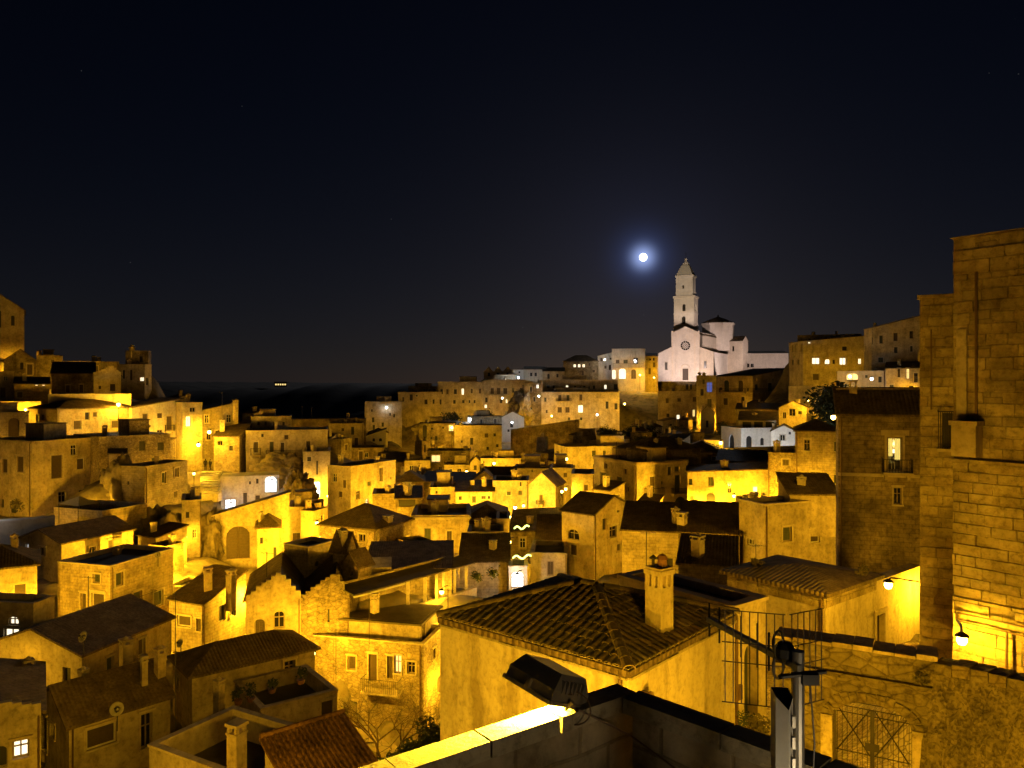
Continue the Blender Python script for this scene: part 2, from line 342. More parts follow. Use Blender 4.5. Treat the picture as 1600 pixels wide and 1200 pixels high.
def make_window(root, f, h, typ, pxh, rec, warm=None):
    u0, u1, za, zb, arch = h; w = u1 - u0; hh = zb - za; rnd = random.random
    fr = 'frame' if rnd() < 0.7 else 'whiteframe'
    big = pxh >= 13
    fw = min(0.09, w * 0.12)
    name = 'door' if typ in 'oD' else 'window'
    mb = MB(); d0, d1 = rec - 0.1, rec - 0.02
    if typ in 'oD':
        fbox(mb, f, u0, u1, za, zb, rec - 0.06, rec + 0.02)
        if big:
            fbox(mb, f, u0 + w*0.08, u0 + w*0.46, za + hh*0.08, za + hh*0.92, rec - 0.09, rec - 0.061)
            fbox(mb, f, u0 + w*0.54, u0 + w*0.92, za + hh*0.08, za + hh*0.92, rec - 0.09, rec - 0.061)
        win = mb.build(name, 'wood' if typ == 'o' else 'shutter_green', root)
    else:
        if typ == 'v': fw = fw * 0.6
        fbox(mb, f, u0, u0 + fw, za, zb, d0, d1); fbox(mb, f, u1 - fw, u1, za, zb, d0, d1)
        fbox(mb, f, u0 + fw, u1 - fw, za, za + fw, d0, d1); fbox(mb, f, u0 + fw, u1 - fw, zb - fw, zb, d0, d1)
        if typ in 'dlwcb':
            cx = (u0 + u1) / 2; fbox(mb, f, cx - fw*.4, cx + fw*.4, za + fw, zb - fw, d0, d1)
            if big: fbox(mb, f, u0 + fw, cx - fw*.4, za + hh*.62, za + hh*.62 + fw*.7, d0, d1); fbox(mb, f, cx + fw*.4, u1 - fw, za + hh*.62, za + hh*.62 + fw*.7, d0, d1)
        win = mb.build(name, fr, root)
        if typ == 'n': pass
        elif typ in 'dlwcbv':
            m2 = MB(); q = [f.at(u0, za, rec), f.at(u1, za, rec), f.at(u1, zb, rec), f.at(u0, zb, rec)]; m2.poly(q)
            m2.build('pane', {'d': 'glass', 'v': 'black', 'l': 'lit_warm', 'w': 'lit_white', 'c': 'lit_cool', 'b': 'lit_blue'}[typ], win)
        if typ == 's':
            sm = 'shutter' if rnd() < 0.7 else 'shutter_green'
            for s in (0, 1):
                m2 = MB(); a = u0 + fw + s * (w/2 - fw); b = a + w/2 - fw - 0.015
                fbox(m2, f, a, b, za + fw, zb - fw, rec - 0.07, rec - 0.03)
                if big:
                    n = max(4, min(12, int(pxh / 3)))
                    for k in range(n):
                        z = za + fw + (hh - 2*fw) * (k + 0.5) / n
                        fbox(m2, f, a + 0.05, b - 0.05, z - hh/n*0.28, z + hh/n*0.28, rec - 0.095, rec - 0.0702)
                m2.build('shutter', sm, win)
    if pxh >= 9 and typ != 'v' and not arch:
        sw = min(.16, w * .16); mb = MB()
        fbox(mb, f, u0 - sw, u0 - .001, za, zb + sw, -.045, .01); fbox(mb, f, u1 + .001, u1 + sw, za, zb + sw, -.045, .01); fbox(mb, f, u0, u1, zb + .001, zb + sw - .002, -.044, .01)
        mb.build('surround', 'trim', win)
    if pxh >= 11 and typ != 'v':
        mb = MB()
        if typ not in 'oD': fbox(mb, f, u0 - 0.1, u1 + 0.1, za - 0.1, za - 0.001, -0.1, 0.05); mb.build('sill', 'trim', win)
        mb = MB(); fbox(mb, f, u0 - 0.15, u1 + 0.15, zb + 0.001 + hh*0.06, zb + 0.12 + hh*0.06, -0.13, 0.03); 
        if not arch: mb.build('lintel', 'trim', win)
    return win

def chimney(parent, px, yt, yb, w, D, mat='plaster', style=None):
    a = P(px, yt, D); b = P(px, yb, D); wd = w / F * D; z0 = b.z - 1.2; z1 = a.z; H = a.z - b.z
    mb = MB(); rot = random.uniform(0.3, 1.2); ax = Vector((math.cos(rot), math.sin(rot), 0)) * wd/2; ay = Vector((-math.sin(rot), math.cos(rot), 0)) * wd/2
    cap = max(0.12, H * 0.07); op = min(0.35, H * 0.18)
    zs = z1 - cap - op
    mb.box((a.x, a.y, (z0 + zs)/2), ax, ay, (0, 0, (zs - z0)/2))
    mb.box((a.x, a.y, zs + 0.03), ax * 1.15, ay * 1.15, (0, 0, 0.05))
    for i in (-1, 1):
        for j in (-1, 1): mb.box(Vector((a.x, a.y, zs + op/2 + 0.04)) + ax * 0.72 * i + ay * 0.72 * j, ax * 0.25, ay * 0.25, (0, 0, op/2 - 0.02))
    mb.box((a.x, a.y, z1 - cap/2), ax * 1.2, ay * 1.2, (0, 0, cap/2))
    if random.random() < 0.5: mb.lathe((a.x, a.y, z1), [(wd*.4, 0), (wd*.3, .08), (0, .2)], 8)
    return mb.build('chimney', mat, parent)

def B(name, label, D, xl, xc, xr, yt, yb, av=45, roof='flat', mat='plaster', wins='', ch='', dep=6.0, cat='house', into=None, balc='', rec=None, ext=2.0, base=True, roofmat=None, cornice=False, par=0.4, auto=True, eave=0.3):
    k = (xc - 800) / F; C = Vector((k * D, D)); phi = math.atan(k)
    a = phi + R_(av); dL = Vector((-math.cos(a), math.sin(a))); dR = Vector((math.sin(a), math.cos(a)))
    z1 = CZ + (600 - yt) / F * D; zb = CZ + (600 - yb) / F * D; z0 = zb - ext
    def ln(x, d):
        q = (x - 800) / F; return (q * C.y - C.x) / (d.x - q * d.y)
    LL = ln(xl, dL) if xl is not None else dep; RL = ln(xr, dR) if xr is not None else dep
    if not (0.2 < LL < 90 and 0.2 < RL < 90): print('BAD', name, label, LL, RL); LL = min(max(abs(LL), 1), 40); RL = min(max(abs(RL), 1), 40)
    REPORT.append((label[:40], D, round(LL, 1), round(RL, 1), round(z1 - zb, 1)))
    fl = Face(C, dL, -dR, LL, z0, z1); fr = Face(C, dR, -dL, RL, z0, z1)
    cl = C + dL * LL; cr = C + dR * RL; cb = C + dL * LL + dR * RL
    fbk = Face(cb, -dL, dR, LL, z0, z1); fbl = Face(cl, dR, dL, RL, z0, z1)
    root = into or empty(name, (C.x, C.y, zb), label, cat)
    if base:
        for q in (C, cl, cr, (C + cl)/2, (C + cr)/2): BASES.append((q.x, q.y, zb))
    rec = rec or (0.22 if D < 160 else 0.3)
    holes = {'L': [], 'R': []}; todo = []
    for wsp in wins.split(';'):
        t = wsp.split()
        if len(t) < 6: continue
        f = fl if t[0] == 'L' else fr; ty = t[5]; arch = 'f' if 'f' in ty else ('a' in ty); ty = ty.replace('a', '').replace('f', '') or 'd'
        x0, x1, y0, y1 = map(float, t[1:5]); ua, ub = sorted((f.u_of(x0), f.u_of(x1))); xm = (x0 + x1)/2
        zt, zl = f.z_of(xm, y0), f.z_of(xm, y1)
        ua = max(ua, 0.08); ub = min(ub, f.U - 0.08); zt = min(zt, z1 - 0.1); zl = max(zl, z0 + 0.05)
        if ub - ua < 0.1 or zt - zl < 0.1: print('skip window', label, t); continue
        if any(ua < h[1] and ub > h[0] and zl < h[3] and zt > h[2] for h in holes[t[0]]): print('overlap window', label, t); continue
        h = (ua, ub, zl, zt, arch); holes[t[0]].append(h); todo.append((f, h, ty, y1 - y0))
    # further small openings on fronts that would stay blank
    if into is None and cat in ('house',) and D > 38 and auto:
        ar = random.Random(int(xc*13 + yt*7 + D))
        for key, f, seen in (('L', fl, xl is not None), ('R', fr, xr is not None or xl is None)):
            if not seen or f.U < 2.0 or z1 - zb < 2.4: continue
            want = min(6, int(f.U * (z1 - zb) / 11.0)); tries = 0
            while len(holes[key]) < want and tries < 25:
                tries += 1; w_ = ar.uniform(.65, .95); h_ = ar.choice((.8, 1.2, 1.4, 2.0)); u_ = ar.uniform(.5, f.U - .5 - w_) if f.U > 2.2 else .5; st_ = z1 - .7 - ar.choice((0, 0, .3, 2.7, 3.0)) ; zl = st_ - h_
                if zl < zb + .4: continue
                if any(u_ - .45 < h[1] and u_ + w_ + .45 > h[0] and zl - .4 < h[3] and st_ + .4 > h[2] for h in holes[key]): continue
                h = (u_, u_ + w_, zl, st_, False); holes[key].append(h); todo.append((f, h, ar.choice('sssddvo'), h_ / D * F))
    mb = MB(); uo = random.uniform(0, 50)
    panel(mb, fl, z0, z1, holes['L'], rec + 0.02, uo); panel(mb, fr, z0, z1, holes['R'], rec + 0.02, uo + 13)
    panel(mb, fbk, z0, z1, [], 0, uo + 29); panel(mb, fbl, z0, z1, [], 0, uo + 41)
    V3 = lambda q, z: Vector((q.x, q.y, z))
    rt, *arg = roof.split(':'); arg = [float(x) for x in arg[0].split(',')] if arg else []
    rb = MB(); rmat = roofmat or 'tile'
    ctr = (C + cb) / 2
    def out(q, e=0.3):
        v = (q - ctr); s = 0
        o = Vector((0.0, 0.0))
        o += dL * (e if v.dot(dL) > 0 else -e); o += dR * (e if v.dot(dR) > 0 else -e); return q + o
    roof_o = None
    if rt == 'flat':
        pt = min(0.3, LL*.2, RL*.2); inn = lambda q, e: out(q, -e)
        ring_o = [out(q, 0.06) for q in (C, cl, cb, cr)]; ring_i = [inn(q, pt) for q in (C, cl, cb, cr)]
        cpb = MB(); zc = z1 + 0.12
        for i in range(4):
            j = (i + 1) % 4
            cpb.poly([V3(ring_o[i], z1+.002), V3(ring_o[j], z1+.002), V3(ring_o[j], zc), V3(ring_o[i], zc)][::-1])
            cpb.poly([V3(ring_o[i], zc), V3(ring_o[j], zc), V3(ring_i[j], zc), V3(ring_i[i], zc)][::-1])
            cpb.poly([V3(ring_i[i], z1 - par), V3(ring_i[j], z1 - par), V3(ring_i[j], zc), V3(ring_i[i], zc)])
        cpb.build('coping', mat if rmat == 'tile' else 'trim', root)
        rb.poly([V3(q, z1 - par + 0.01) for q in ring_i][::-1]); roof_o = rb.build('roof', 'roofing', root)
    elif rt in ('gL', 'gR', 'sL', 'sR'):
        h = arg[0]; e = 0.25
        A, Bq = (dL, dR) if rt[1] == 'L' else (dR, dL)       # A along the gable face, Bq ridge direction
        la, lb = (LL, RL) if rt[1] == 'L' else (RL, LL); off = arg[1] if len(arg) > 1 else 0.5
        apex0 = C + A * la * off; apex1 = apex0 + Bq * lb; e0 = C; e1 = C + A * la
        gab = lambda q0, q1, ap: mb.poly([V3(q0, z1), V3(q1, z1), V3(ap, z1 + h)], 0, [(uo, z1), (uo + la, z1), (uo + la*off, z1 + h)])
        gab(e0, e1, apex0); gab(e0 + Bq*lb, e1 + Bq*lb, apex1)
        ee = -0.02 if rt[0] == 's' else e
        for (q, s) in ((e0, -1), (e1, 1)):
            ov = A * (e * s); dz = h * e / (la * (off if s < 0 else 1 - off))
            p = [V3(q - Bq*ee + ov, z1 - dz + .06), V3(q + Bq*(lb+ee) + ov, z1 - dz + .06), V3(apex1 + Bq*ee, z1 + h + .06), V3(apex0 - Bq*ee, z1 + h + .06)]
            sl_ = math.hypot(la*off, h); rb.poly(p if s > 0 else p[::-1], 0, [(0, 0), (lb, 0), (lb, sl_), (0, sl_)] if s > 0 else [(0, sl_), (lb, sl_), (lb, 0), (0, 0)])
            dn = Vector((0, 0, -0.14)); rb.poly([p[0] + dn, p[1] + dn, p[1], p[0]]); rb.poly([p[0], p[3], p[3] + dn, p[0] + dn]); rb.poly([x + dn for x in p])
        roof_o = rb.build('roof', rmat, root)
        if rt[0] == 's':
            n = max(8, int(la / 0.36)); st = MB()
            for k in range(n):
                t0, t1 = k / n, (k + 1) / n; tm = (t0 + t1)/2
                hh = h * (1 - abs(tm - off) / (off if tm < off else 1 - off)) ; hh = max(hh, 0) + 0.3 + random.uniform(-.05, .1)
                c = C + A * la * tm + Bq * 0.12
                st.box(V3(c, z1 + hh - 0.35), V3(A * (la/n/2), 0), V3(Bq * 0.17, 0), (0, 0, 0.35 - (0.002 * (k % 2))))
            st.build('stepped_verge', mat, root)
    elif rt == 'hip':
        h = arg[0]; e = eave; q = [out(x, e) for x in (C, cl, cb, cr)]
        if LL >= RL: A, la, m_ = dL, LL, RL
        else: A, la, m_ = dR, RL, LL
        rl = max(0.0, la - m_) / 2 + (arg[1] if len(arg) > 1 else 0); r0 = ctr - A * rl; r1 = ctr + A * rl; zt = z1 + h; ze = z1 - 0.03
        near = lambda x: r0 if (x - r0).length < (x - r1).length else r1
        for i in range(4):
            j = (i + 1) % 4; n0, n1 = near(q[i]), near(q[j])
            pts = [V3(q[i], ze), V3(q[j], ze)] + ([V3(n1, zt)] if (n0 - n1).length < .01 else [V3(n1, zt), V3(n0, zt)])
            ln_ = (q[j] - q[i]).length; sl_ = math.hypot(m_/2, h); ed = (q[j] - q[i]).normalized()
            uv = [((Vector((p.x, p.y)) - q[i]).dot(ed), 0 if p.z < ze + .01 else sl_) for p in pts]
            rb.poly(pts[::-1], 0, uv[::-1])
            rb.poly([V3(q[i], ze - .15), V3(q[j], ze - .15), V3(q[j], ze), V3(q[i], ze)][::-1])
        rb.poly([V3(x, ze - .15) for x in q])
        roof_o = rb.build('roof', rmat, root)
    elif rt == 'tilt':
        hs = arg; cs = [C, cl, cb, cr]; e = 0.18; q = [out(x, e) for x in cs]
        for i in range(4):
            j = (i + 1) % 4
            pts = [V3(cs[i], z1), V3(cs[j], z1), V3(cs[j], z1 + hs[j]), V3(cs[i], z1 + hs[i])]
            l_ = (cs[j]-cs[i]).length; o_ = uo + 13*i; uv = [(o_, z1), (o_ + l_, z1), (o_ + l_, z1 + hs[j]), (o_, z1 + hs[i])]
            if hs[i] > 0.001 or hs[j] > 0.001:
                if hs[i] <= 0.001: pts.pop(); uv.pop()
                elif hs[j] <= 0.001: pts.pop(2); uv.pop(2)
                mb.poly(pts[::-1], 0, uv[::-1])
        tp = [V3(q[i], z1 + hs[i] + .05) for i in range(4)]; dn = Vector((0, 0, -.13)); kk = max(range(4), key=lambda i: hs[i])
        along_L = abs((hs[0]+hs[1]) - (hs[2]+hs[3])) > abs((hs[0]+hs[3]) - (hs[1]+hs[2]))
        us = (lambda p: ((Vector((p.x, p.y)) - C).dot(dL), (Vector((p.x, p.y)) - C).dot(dR))) if along_L else (lambda p: ((Vector((p.x, p.y)) - C).dot(dR), (Vector((p.x, p.y)) - C).dot(dL)))
        for tri in ((0, 1, 2), (0, 2, 3)): rb.poly([tp[i] for i in tri][::-1], 0, [us(tp[i]) for i in tri][::-1])
        for i in range(4):
            j = (i + 1) % 4; rb.poly([tp[i] + dn, tp[j] + dn, tp[j], tp[i]][::-1])
        rb.poly([x + dn for x in tp])
        roof_o = rb.build('roof', rmat, root)
    elif rt == 'none':
        mb.poly([V3(q, z1) for q in (C, cl, cb, cr)][::-1])
    wall = mb.build('wall', mat, root)
    if cornice:
        cb_ = MB()
        for f in (fl, fr):
            fbox(cb_, f, -0.12, f.U, z1 - 0.38, z1 - 0.24, -0.12, -0.002); fbox(cb_, f, -0.22, f.U, z1 - 0.24, z1 - 0.06, -0.22, -0.003)
        cb_.build('cornice', 'trim', root)
    for f, h, ty, pxh in todo: make_window(root, f, h, ty, pxh, rec)
    for c in ch.split(';'):
        t = [float(x) for x in c.split()]
        if len(t) >= 4: chimney(roof_o or root, t[0], t[1], t[2], t[3], t[4] if len(t) > 4 else D + min(3, RL*.4))
    for b_ in balc.split(';'):
        t = b_.split()
        if len(t) < 5: continue
        f = fl if t[0] == 'L' else fr; x0, x1, yr, yf = map(float, t[1:5]); ua, ub = sorted((f.u_of(x0), f.u_of(x1))); xm = (x0 + x1)/2
        zr, zf = f.z_of(xm, yr), f.z_of(xm, yf); dp = float(t[5]) if len(t) > 5 else 0.9
        m1 = MB(); fbox(m1, f, ua, ub, zf - 0.15, zf, -dp, 0.02)
        for uu in (ua + 0.2, ub - 0.2): fbox(m1, f, uu - .08, uu + .08, zf - 0.45, zf - 0.151, -dp*.6, 0.02)
        bo = m1.build('balcony', 'trim', root)
        m2 = MB(); n = max(5, min(40, int((ub - ua) / 0.16))); rr = 0.014 if D < 70 else 0.025
        e = lambda u, d, z: f.at(u, z, -d)
        for d_ in (0.05,): pass
        for i in range(n + 1):
            u = ua + 0.04 + (ub - ua - 0.08) * i / n; m2.bar(e(u, dp - .06, zf), e(u, dp - .06, zr), rr, 0, 4)
        for s in (ua + .04, ub - .04):
            for i in range(1, 4): m2.bar(e(s, (dp - .06) * i/4, zf), e(s, (dp - .06) * i/4, zr), rr, 0, 4)
            m2.bar(e(s, 0, zr), e(s, dp - .06, zr), rr*1.6, 0, 4)
        m2.bar(e(ua + .04, dp - .06, zr), e(ub - .04, dp - .06, zr), rr*1.6, 0, 4)
        m2.build('railing', 'iron', bo)
    if into is None and cat in ('house',) and D < 190 and z1 - zb > 3.5 and random.random() < 0.55:
        f = fl if (xl is not None and (xr is None or LL > RL)) else fr
        for fr_ in (0.03, 0.97, 0.5, 0.3):
            u = f.U * fr_
            if not any(h[0] - .2 < u < h[1] + .2 for h in holes['L' if f is fl else 'R']): drain(root, f, fr_, D); break
    FACES[label] = (fl, fr, root, roof_o)
    # chimney stubs and little roof rooms, as such roofs carry them
    if into is None and cat == 'house' and 40 < D < 270 and auto and rt in ('flat', 'tilt', 'hip', 'gL', 'gR'):
        ar = random.Random(int(xc*17 + yt*3)); 
        if not ch:
            for _ in range(ar.choice((0, 1, 1, 2))):
                q = C + dL*LL*ar.uniform(.12, .88) + dR*RL*ar.uniform(.15, .75); px = 800 + F*q.x/q.y; hh = ar.uniform(.7, 1.5); zz = z1 + (.5 if rt != 'flat' else 0)
                y1_ = 600 - F*(zz - CZ)/q.y; y0_ = 600 - F*(zz + hh - CZ)/q.y; chimney(roof_o or root, px, y0_, y1_, ar.uniform(.45, .7)*F/q.y, q.y)
        if rt == 'flat' and LL > 3.6 and RL > 4.5 and ar.random() < .55:
            w1, w2, hh = LL*ar.uniform(.3, .5), RL*ar.uniform(.25, .4), ar.uniform(1.4, 2.3); q = C + dL*LL*ar.uniform(.1, .5) + dR*RL*ar.uniform(.5, .58); m2 = MB()
            c = q + dL*w1/2 + dR*w2/2; m2.box((c.x, c.y, z1 - .3 + hh/2), V3(dL*w1/2, 0), V3(dR*w2/2, 0), (0, 0, hh/2)); rr = m2.build('roof_room', mat, root)
            m2 = MB(); m2.box((c.x, c.y, z1 - .3 + hh + .06), V3(dL*(w1/2 + .12), 0), V3(dR*(w2/2 + .12), 0), (0, 0, .06)); m2.build('slab', 'tile', rr)
    return root
FACES = {}

NLAMP = 0
def lamp(px, py, D, desc, power=1500, kind='post', col='amber', h=3.5, side=1, rad=None, label=None, arm=None):
    """street lamp: post or wall bracket, cap, globe and the light it gives"""
    global NLAMP; NLAMP += 1
    p = P(px, py, D); r = rad or (0.15 if D < 40 else 0.2 if D < 120 else 0.3)
    lab = label or (('amber' if col == 'amber' else 'white') + ' ' + ('street lamp on post ' if kind == 'post' else 'wall lamp on bracket ') + desc)
    root = empty('street_lamp', (p.x, p.y, p.z - (h if kind == 'post' else 0)), lab, 'lamp')
    mb = MB()
    if kind == 'post': mb.bar((p.x, p.y + r*.2, p.z - h - 2), (p.x, p.y + r*.2, p.z - r), 0.07, 0, 6, 0.045); mb.build('post', 'iron', root)
    elif arm:
        mb.tube([(p.x, p.y, p.z + r*1.3), (p.x + .1, p.y, p.z + r*1.7), P(*arm)], 0.03); mb.build('bracket', 'iron', root)
    else:
        mb.tube([(p.x, p.y, p.z + r*1.4), (p.x + .2*side, p.y + .4, p.z + r*1.9), (p.x + .45*side, p.y + 1.0, p.z + r*1.5)], 0.035); mb.build('bracket', 'iron', root)
    mb = MB(); mb.lathe((p.x, p.y, p.z), [(r*1.25, r*.75), (r*.9, r*1.1), (r*.25, r*1.5), (0, r*1.5)], 10); mb.build('cap', 'iron', root)
    mb = MB(); mb.lathe((p.x, p.y, p.z), [(0, -r), (r*.6, -r*.8), (r*.9, -r*.2), (r*.85, r*.4), (r*.6, r*.74), (0, r*.74)], 10); mb.build('globe', 'globe_' + ('amber' if col == 'amber' else 'white'), root, smooth=True)
    l = bpy.data.lights.new('lamp_light', 'POINT'); l.energy = power; l.shadow_soft_size = 0.1
    l.color = {'amber': (1.0, 0.49, 0.012), 'lemon': (1.0, 0.60, 0.012), 'white': (0.86, 0.93, 1.0), 'warm': (1.0, 0.70, 0.30), 'pink': (1.0, 0.86, 0.80)}[col]
    lo = bpy.data.objects.new('lamp_light', l); COL.objects.link(lo); lo.parent = root
    lo.location = Vector((p.x, p.y, p.z)) - root.location
    return root
# ================================================================== LEFT HILL
B('gabled_church', 'tall plain gabled church front above the left hill with narrow windows', 150, -42, 38, None, 484, 560, 0, 'gL:2.9', 'plaster', 'L 17 23 493 509 va;L -8 2 484 512 va', cat='church', dep=14)
B('stone_house', 'small gabled house below the tall church front with one arched window', 140, 6, 57, None, 563, 606, 0, 'gL:2.0', 'weathered', 'L 31 37 566 578 va')
B('stone_house', 'ragged topped stone house with stub chimney beside the small gabled house', 146, 57, 98, None, 556, 606, 0, 'flat', 'weathered', ch='61 548 557 5')
B('stone_house', 'long low house with dark sloping tile roof on the left hill', 134, 80, 148, None, 584, 616, 0, 'tilt:0,0,2.2,2.2', 'weathered', 'L 103 109 602 613 o;L 124 130 601 613 o', dep=8)
B('stone_house', 'long flat topped wall house high behind the dark sloping roof', 150, 98, 186, None, 566, 600, 0, 'flat', 'weathered')
B('stone_house', 'house with stepped sloping parapet and two small openings on left hill', 130, 146, 189, None, 586, 616, 0, 'sL:1.3,0.3', 'plaster', 'L 172 180 600 611 o;L 154 158 603 608 v')
B('stone_house', 'two storey house with lit window at the right end of the left hill', 138, 186, 226, 237, 570, 628, 25, 'flat', 'plaster', 'L 218 225 589 596 w;L 191 195 578 592 v;L 203 207 578 594 o;R 228 232 590 602 v')
B('stone_house', 'roof room with bright coping atop the house ending the left hill', 141, 196, 232, 236, 549, 573, 15, 'flat', 'weathered', 'L 217 223 556 566 v')
B('retaining_wall', 'long pale retaining wall lit from below under the left hill houses', 124, 75, 205, None, 615, 640, 0, 'none', 'pale', dep=1.2, cat='wall')
B('retaining_wall', 'short bright wall beside veranda at the left hill foot', 122, -30, 64, None, 627, 652, 0, 'none', 'plaster', dep=1.2, cat='wall')
B('stone_house', 'narrow orange lit house front left of the dark veranda', 128, -40, 22, None, 581, 640, 0, 'flat', 'plaster', 'L 0 9 605 622 s')
B('stone_house', 'dark roofed veranda house with two tiny lights on left hill', 126, 22, 77, None, 600, 634, 0, 'tilt:0,0,1.2,1.2', 'weathered', 'L 55 59 600 603 w;L 66 70 600 603 w;L 26 36 612 622 v')
B('stone_house', 'square house with two low dark hipped roofs and three shuttered windows', 113, 45, 90, 207, 638, 700, 60, 'hip:1.2', 'plaster', 'R 115 127 657 671 s;R 174 186 657 669 s;R 192 202 658 668 s')
B('stone_house', 'plain wall house with tall arched doorway beside the hipped roof house', 110, -30, 45, None, 645, 700, 0, 'flat', 'ashlar', 'L 13 30 653 684 oa')
B('stone_house', 'white and yellow house with balcony door and glowing arched window', 122, None, 206, 286, 637, 720, 70, 'tilt:0,0.1,1.4,1.4', 'pale', 'R 260 269 650 672 s;R 232 236 664 668 v', balc='R 257 271 664 673 .6', dep=9)
B('stone_house', 'tall yellow house lit by two wall lamps above the stairway', 124, None, 285, 316, 630, 735, 75, 'flat', 'plaster', 'R 290 298 650 667 wa', dep=8)
B('stone_house', 'stone house with dark roof and slim chimney at end of lit street', 128, None, 312, 372, 642, 739, 78, 'tilt:0,0.1,1.4,1.4', 'ashlar', '', '368 625 646 6;', dep=8)
B('stone_house', 'large ochre corner house with tall shutters and shaded side wall', 95, -30, 50, 157, 691, 806, 58, 'flat', 'plaster', 'L 3 12 717 739 s;L 26 37 713 738 s;L 1 6 780 793 v;L 16 26 782 802 D;R 80 98 711 748 s;R 120 132 716 734 s;R 141 153 720 741 o;R 91 103 768 785 d;R 123 137 765 779 d', par=0.3)
B('stone_house', 'rubble walled house with two dark windows above the cave rock', 100, None, 155, 266, 684, 745, 70, 'flat', 'rubble', 'R 199 207 720 728 v;R 237 248 715 728 v', dep=9)
B('stone_house', 'small hut with overhanging slab and round hole on the rock', 98, 170, 197, None, 708, 745, 0, 'tilt:0,0,.3,.3', 'plaster', 'L 183 188 716 722 v', dep=4)
B('stone_house', 'blank masonry house with sagging top above the rock face', 94, 190, 226, 293, 730, 795, 40, 'flat', 'ashlar', 'L 198 202 752 758 v')
B('stone_house', 'tall narrow yellow house with one small window beside the stairway', 88, 284, 314, None, 782, 862, 0, 'flat', 'plaster', 'L 300 307 827 841 d;L 290 296 800 810 v')
B('terrace_wall', 'low terrace wall corner under the white tent roof', 84, 84, 160, 229, 800, 856, 50, 'flat', 'ashlar', '', cat='wall', par=0.9)
B('retaining_wall', 'white lit sloping garden wall under the large ochre corner house', 82, -40, 86, None, 808, 850, 0, 'none', 'white', dep=1.5, cat='wall')
B('stone_house', 'dark pitched roof house with pale gable and square chimney', 74, 30, 96, 208, 848, 905, 55, 'gL:1.1', 'plaster', 'L 40 45 850 868 c', '183 834 858 11')
B('stone_house', 'yellow house with hipped dark roof and tall dark door', 64, -60, 58, None, 880, 960, 0, 'hip:1.3', 'plaster', 'L 23 40 913 945 o;L -20 -5 910 930 d', dep=6)
B('stone_house', 'house with glowing half round fanlight and lit glazed door', 56, -50, 52, 85, 945, 1040, 40, 'flat', 'plaster', 'L 6 30 982 1032 w;L 13 29 963 977 wa;R 68 76 995 1018 o')
B('stone_house', 'big square house with iron balcony and flat dark roof', 66, 90, 172, 271, 886, 1010, 45, 'flat', 'ashlar', 'L 126 135 927 962 s;L 143 163 927 980 s;R 208 222 924 956 s;R 240 255 923 947 s;R 211 224 972 990 w', '183 855 872 9 72', balc='R 174 236 932 958 .8', cornice=False, par=0.25, roofmat='x')
B('stone_house', 'house with two tall chimneys and dark tiled roof by the square house', 64, 264, 316, 384, 945, 1020, 40, 'tilt:0,.2,1.8,1.6', 'ashlar', 'L 277 298 962 979 s;L 307 320 967 986 s', '325 886 922 12;361 890 932 11')
B('stone_house', 'yellow house with stepped gable and two arched windows', 60, 384, 470, None, 932, 1030, 0, 'sL:1.7,.38', 'plaster', 'L 427 445 955 982 da;L 397 414 967 992 sa', dep=9)
B('stone_house', 'stone house with stepped gable next to the flat roofed terrace house', 61, 470, 546, None, 934, 1040, 0, 'sL:1.8,.28', 'rubble', 'L 512 515 952 972 v', dep=9)
# dark tiled roofs, lower left
B('stone_house', 'wide dark tiled gable roof with satellite dish below the iron balcony house', 50, -20, 128, 268, 1022, 1090, 45, 'gL:1.35', 'plaster', '', '44 1030 1080 13 44;100 1022 1042 10;130 1045 1064 11 46;197 998 1034 15 50')
B('stone_house', 'house under long sloping dark roof with shuttered window and scaffold', 42, 60, 108, 266, 1132, 1260, 72, 'gL:1.5', 'plaster', 'R 135 182 1134 1166 s', '225 1024 1060 9 46;250 1012 1046 13 47')
B('stone_house', 'low house with stepped parapet and white shuttered arches at bottom left corner', 38, -60, 64, None, 1112, 1260, 0, 'sL:.8,.9', 'plaster', 'L -12 12 1166 1200 va;L 19 46 1156 1184 w', dep=8)
B('stone_house', 'long house with hipped dark roof and window above plant terrace', 47, 270, 300, 492, 1054, 1140, 74, 'hip:1.05', 'plaster', 'R 444 461 1032 1058 d;R 340 346 1075 1085 v', '342 1062 1085 12 44')
B('terrace_wall', 'shadowed terrace wall with dark doorway below the plant terrace', 43, None, 408, 527, 1110, 1240, 72, 'flat', 'plaster', 'R 502 519 1095 1130 o', cat='wall', dep=5, par=0.8)
B('flat_roof_house', 'open roof terrace with high parapets and tall white chimney', 33, 233, 395, 520, 1225, 1330, 48, 'flat', 'plaster', '', '370 1128 1200 21 33.5', par=1.3, roofmat='x')
# ================================================================== MID LEFT
B('palazzo', 'long palazzo with balcony doors under curved hoods above cave terraces', 130, 384, 512, None, 672, 730, 0, 'flat', 'plaster', 'L 396 404 690 708 s;L 421 428 690 707 s;L 438 445 691 707 s;L 478 485 689 704 s;L 408 412 678 683 v', balc='L 392 408 700 711 .9;L 416 472 703 712 .9', dep=9)
B('stone_house', 'set back upper storey with row of small windows over the palazzo', 136, 392, 456, None, 651, 676, 0, 'flat', 'ashlar', 'L 402 406 659 665 v;L 413 417 659 665 v;L 427 431 659 665 v;L 441 445 659 665 v', dep=6)
B('stone_house', 'stone turret house with dark lean-to roof and pinnacle chimney', 126, 334, 374, 392, 682, 748, 20, 'tilt:0,0,1.8,1.8', 'ashlar', 'L 357 364 696 705 v', '347 656 684 7')
B('stone_house', 'tall weathered tower house with blank front beside lit white archway', 122, 474, 516, None, 706, 800, 0, 'flat', 'plaster', 'L 494 497 720 742 v;L 489 501 752 778 ca', dep=9)
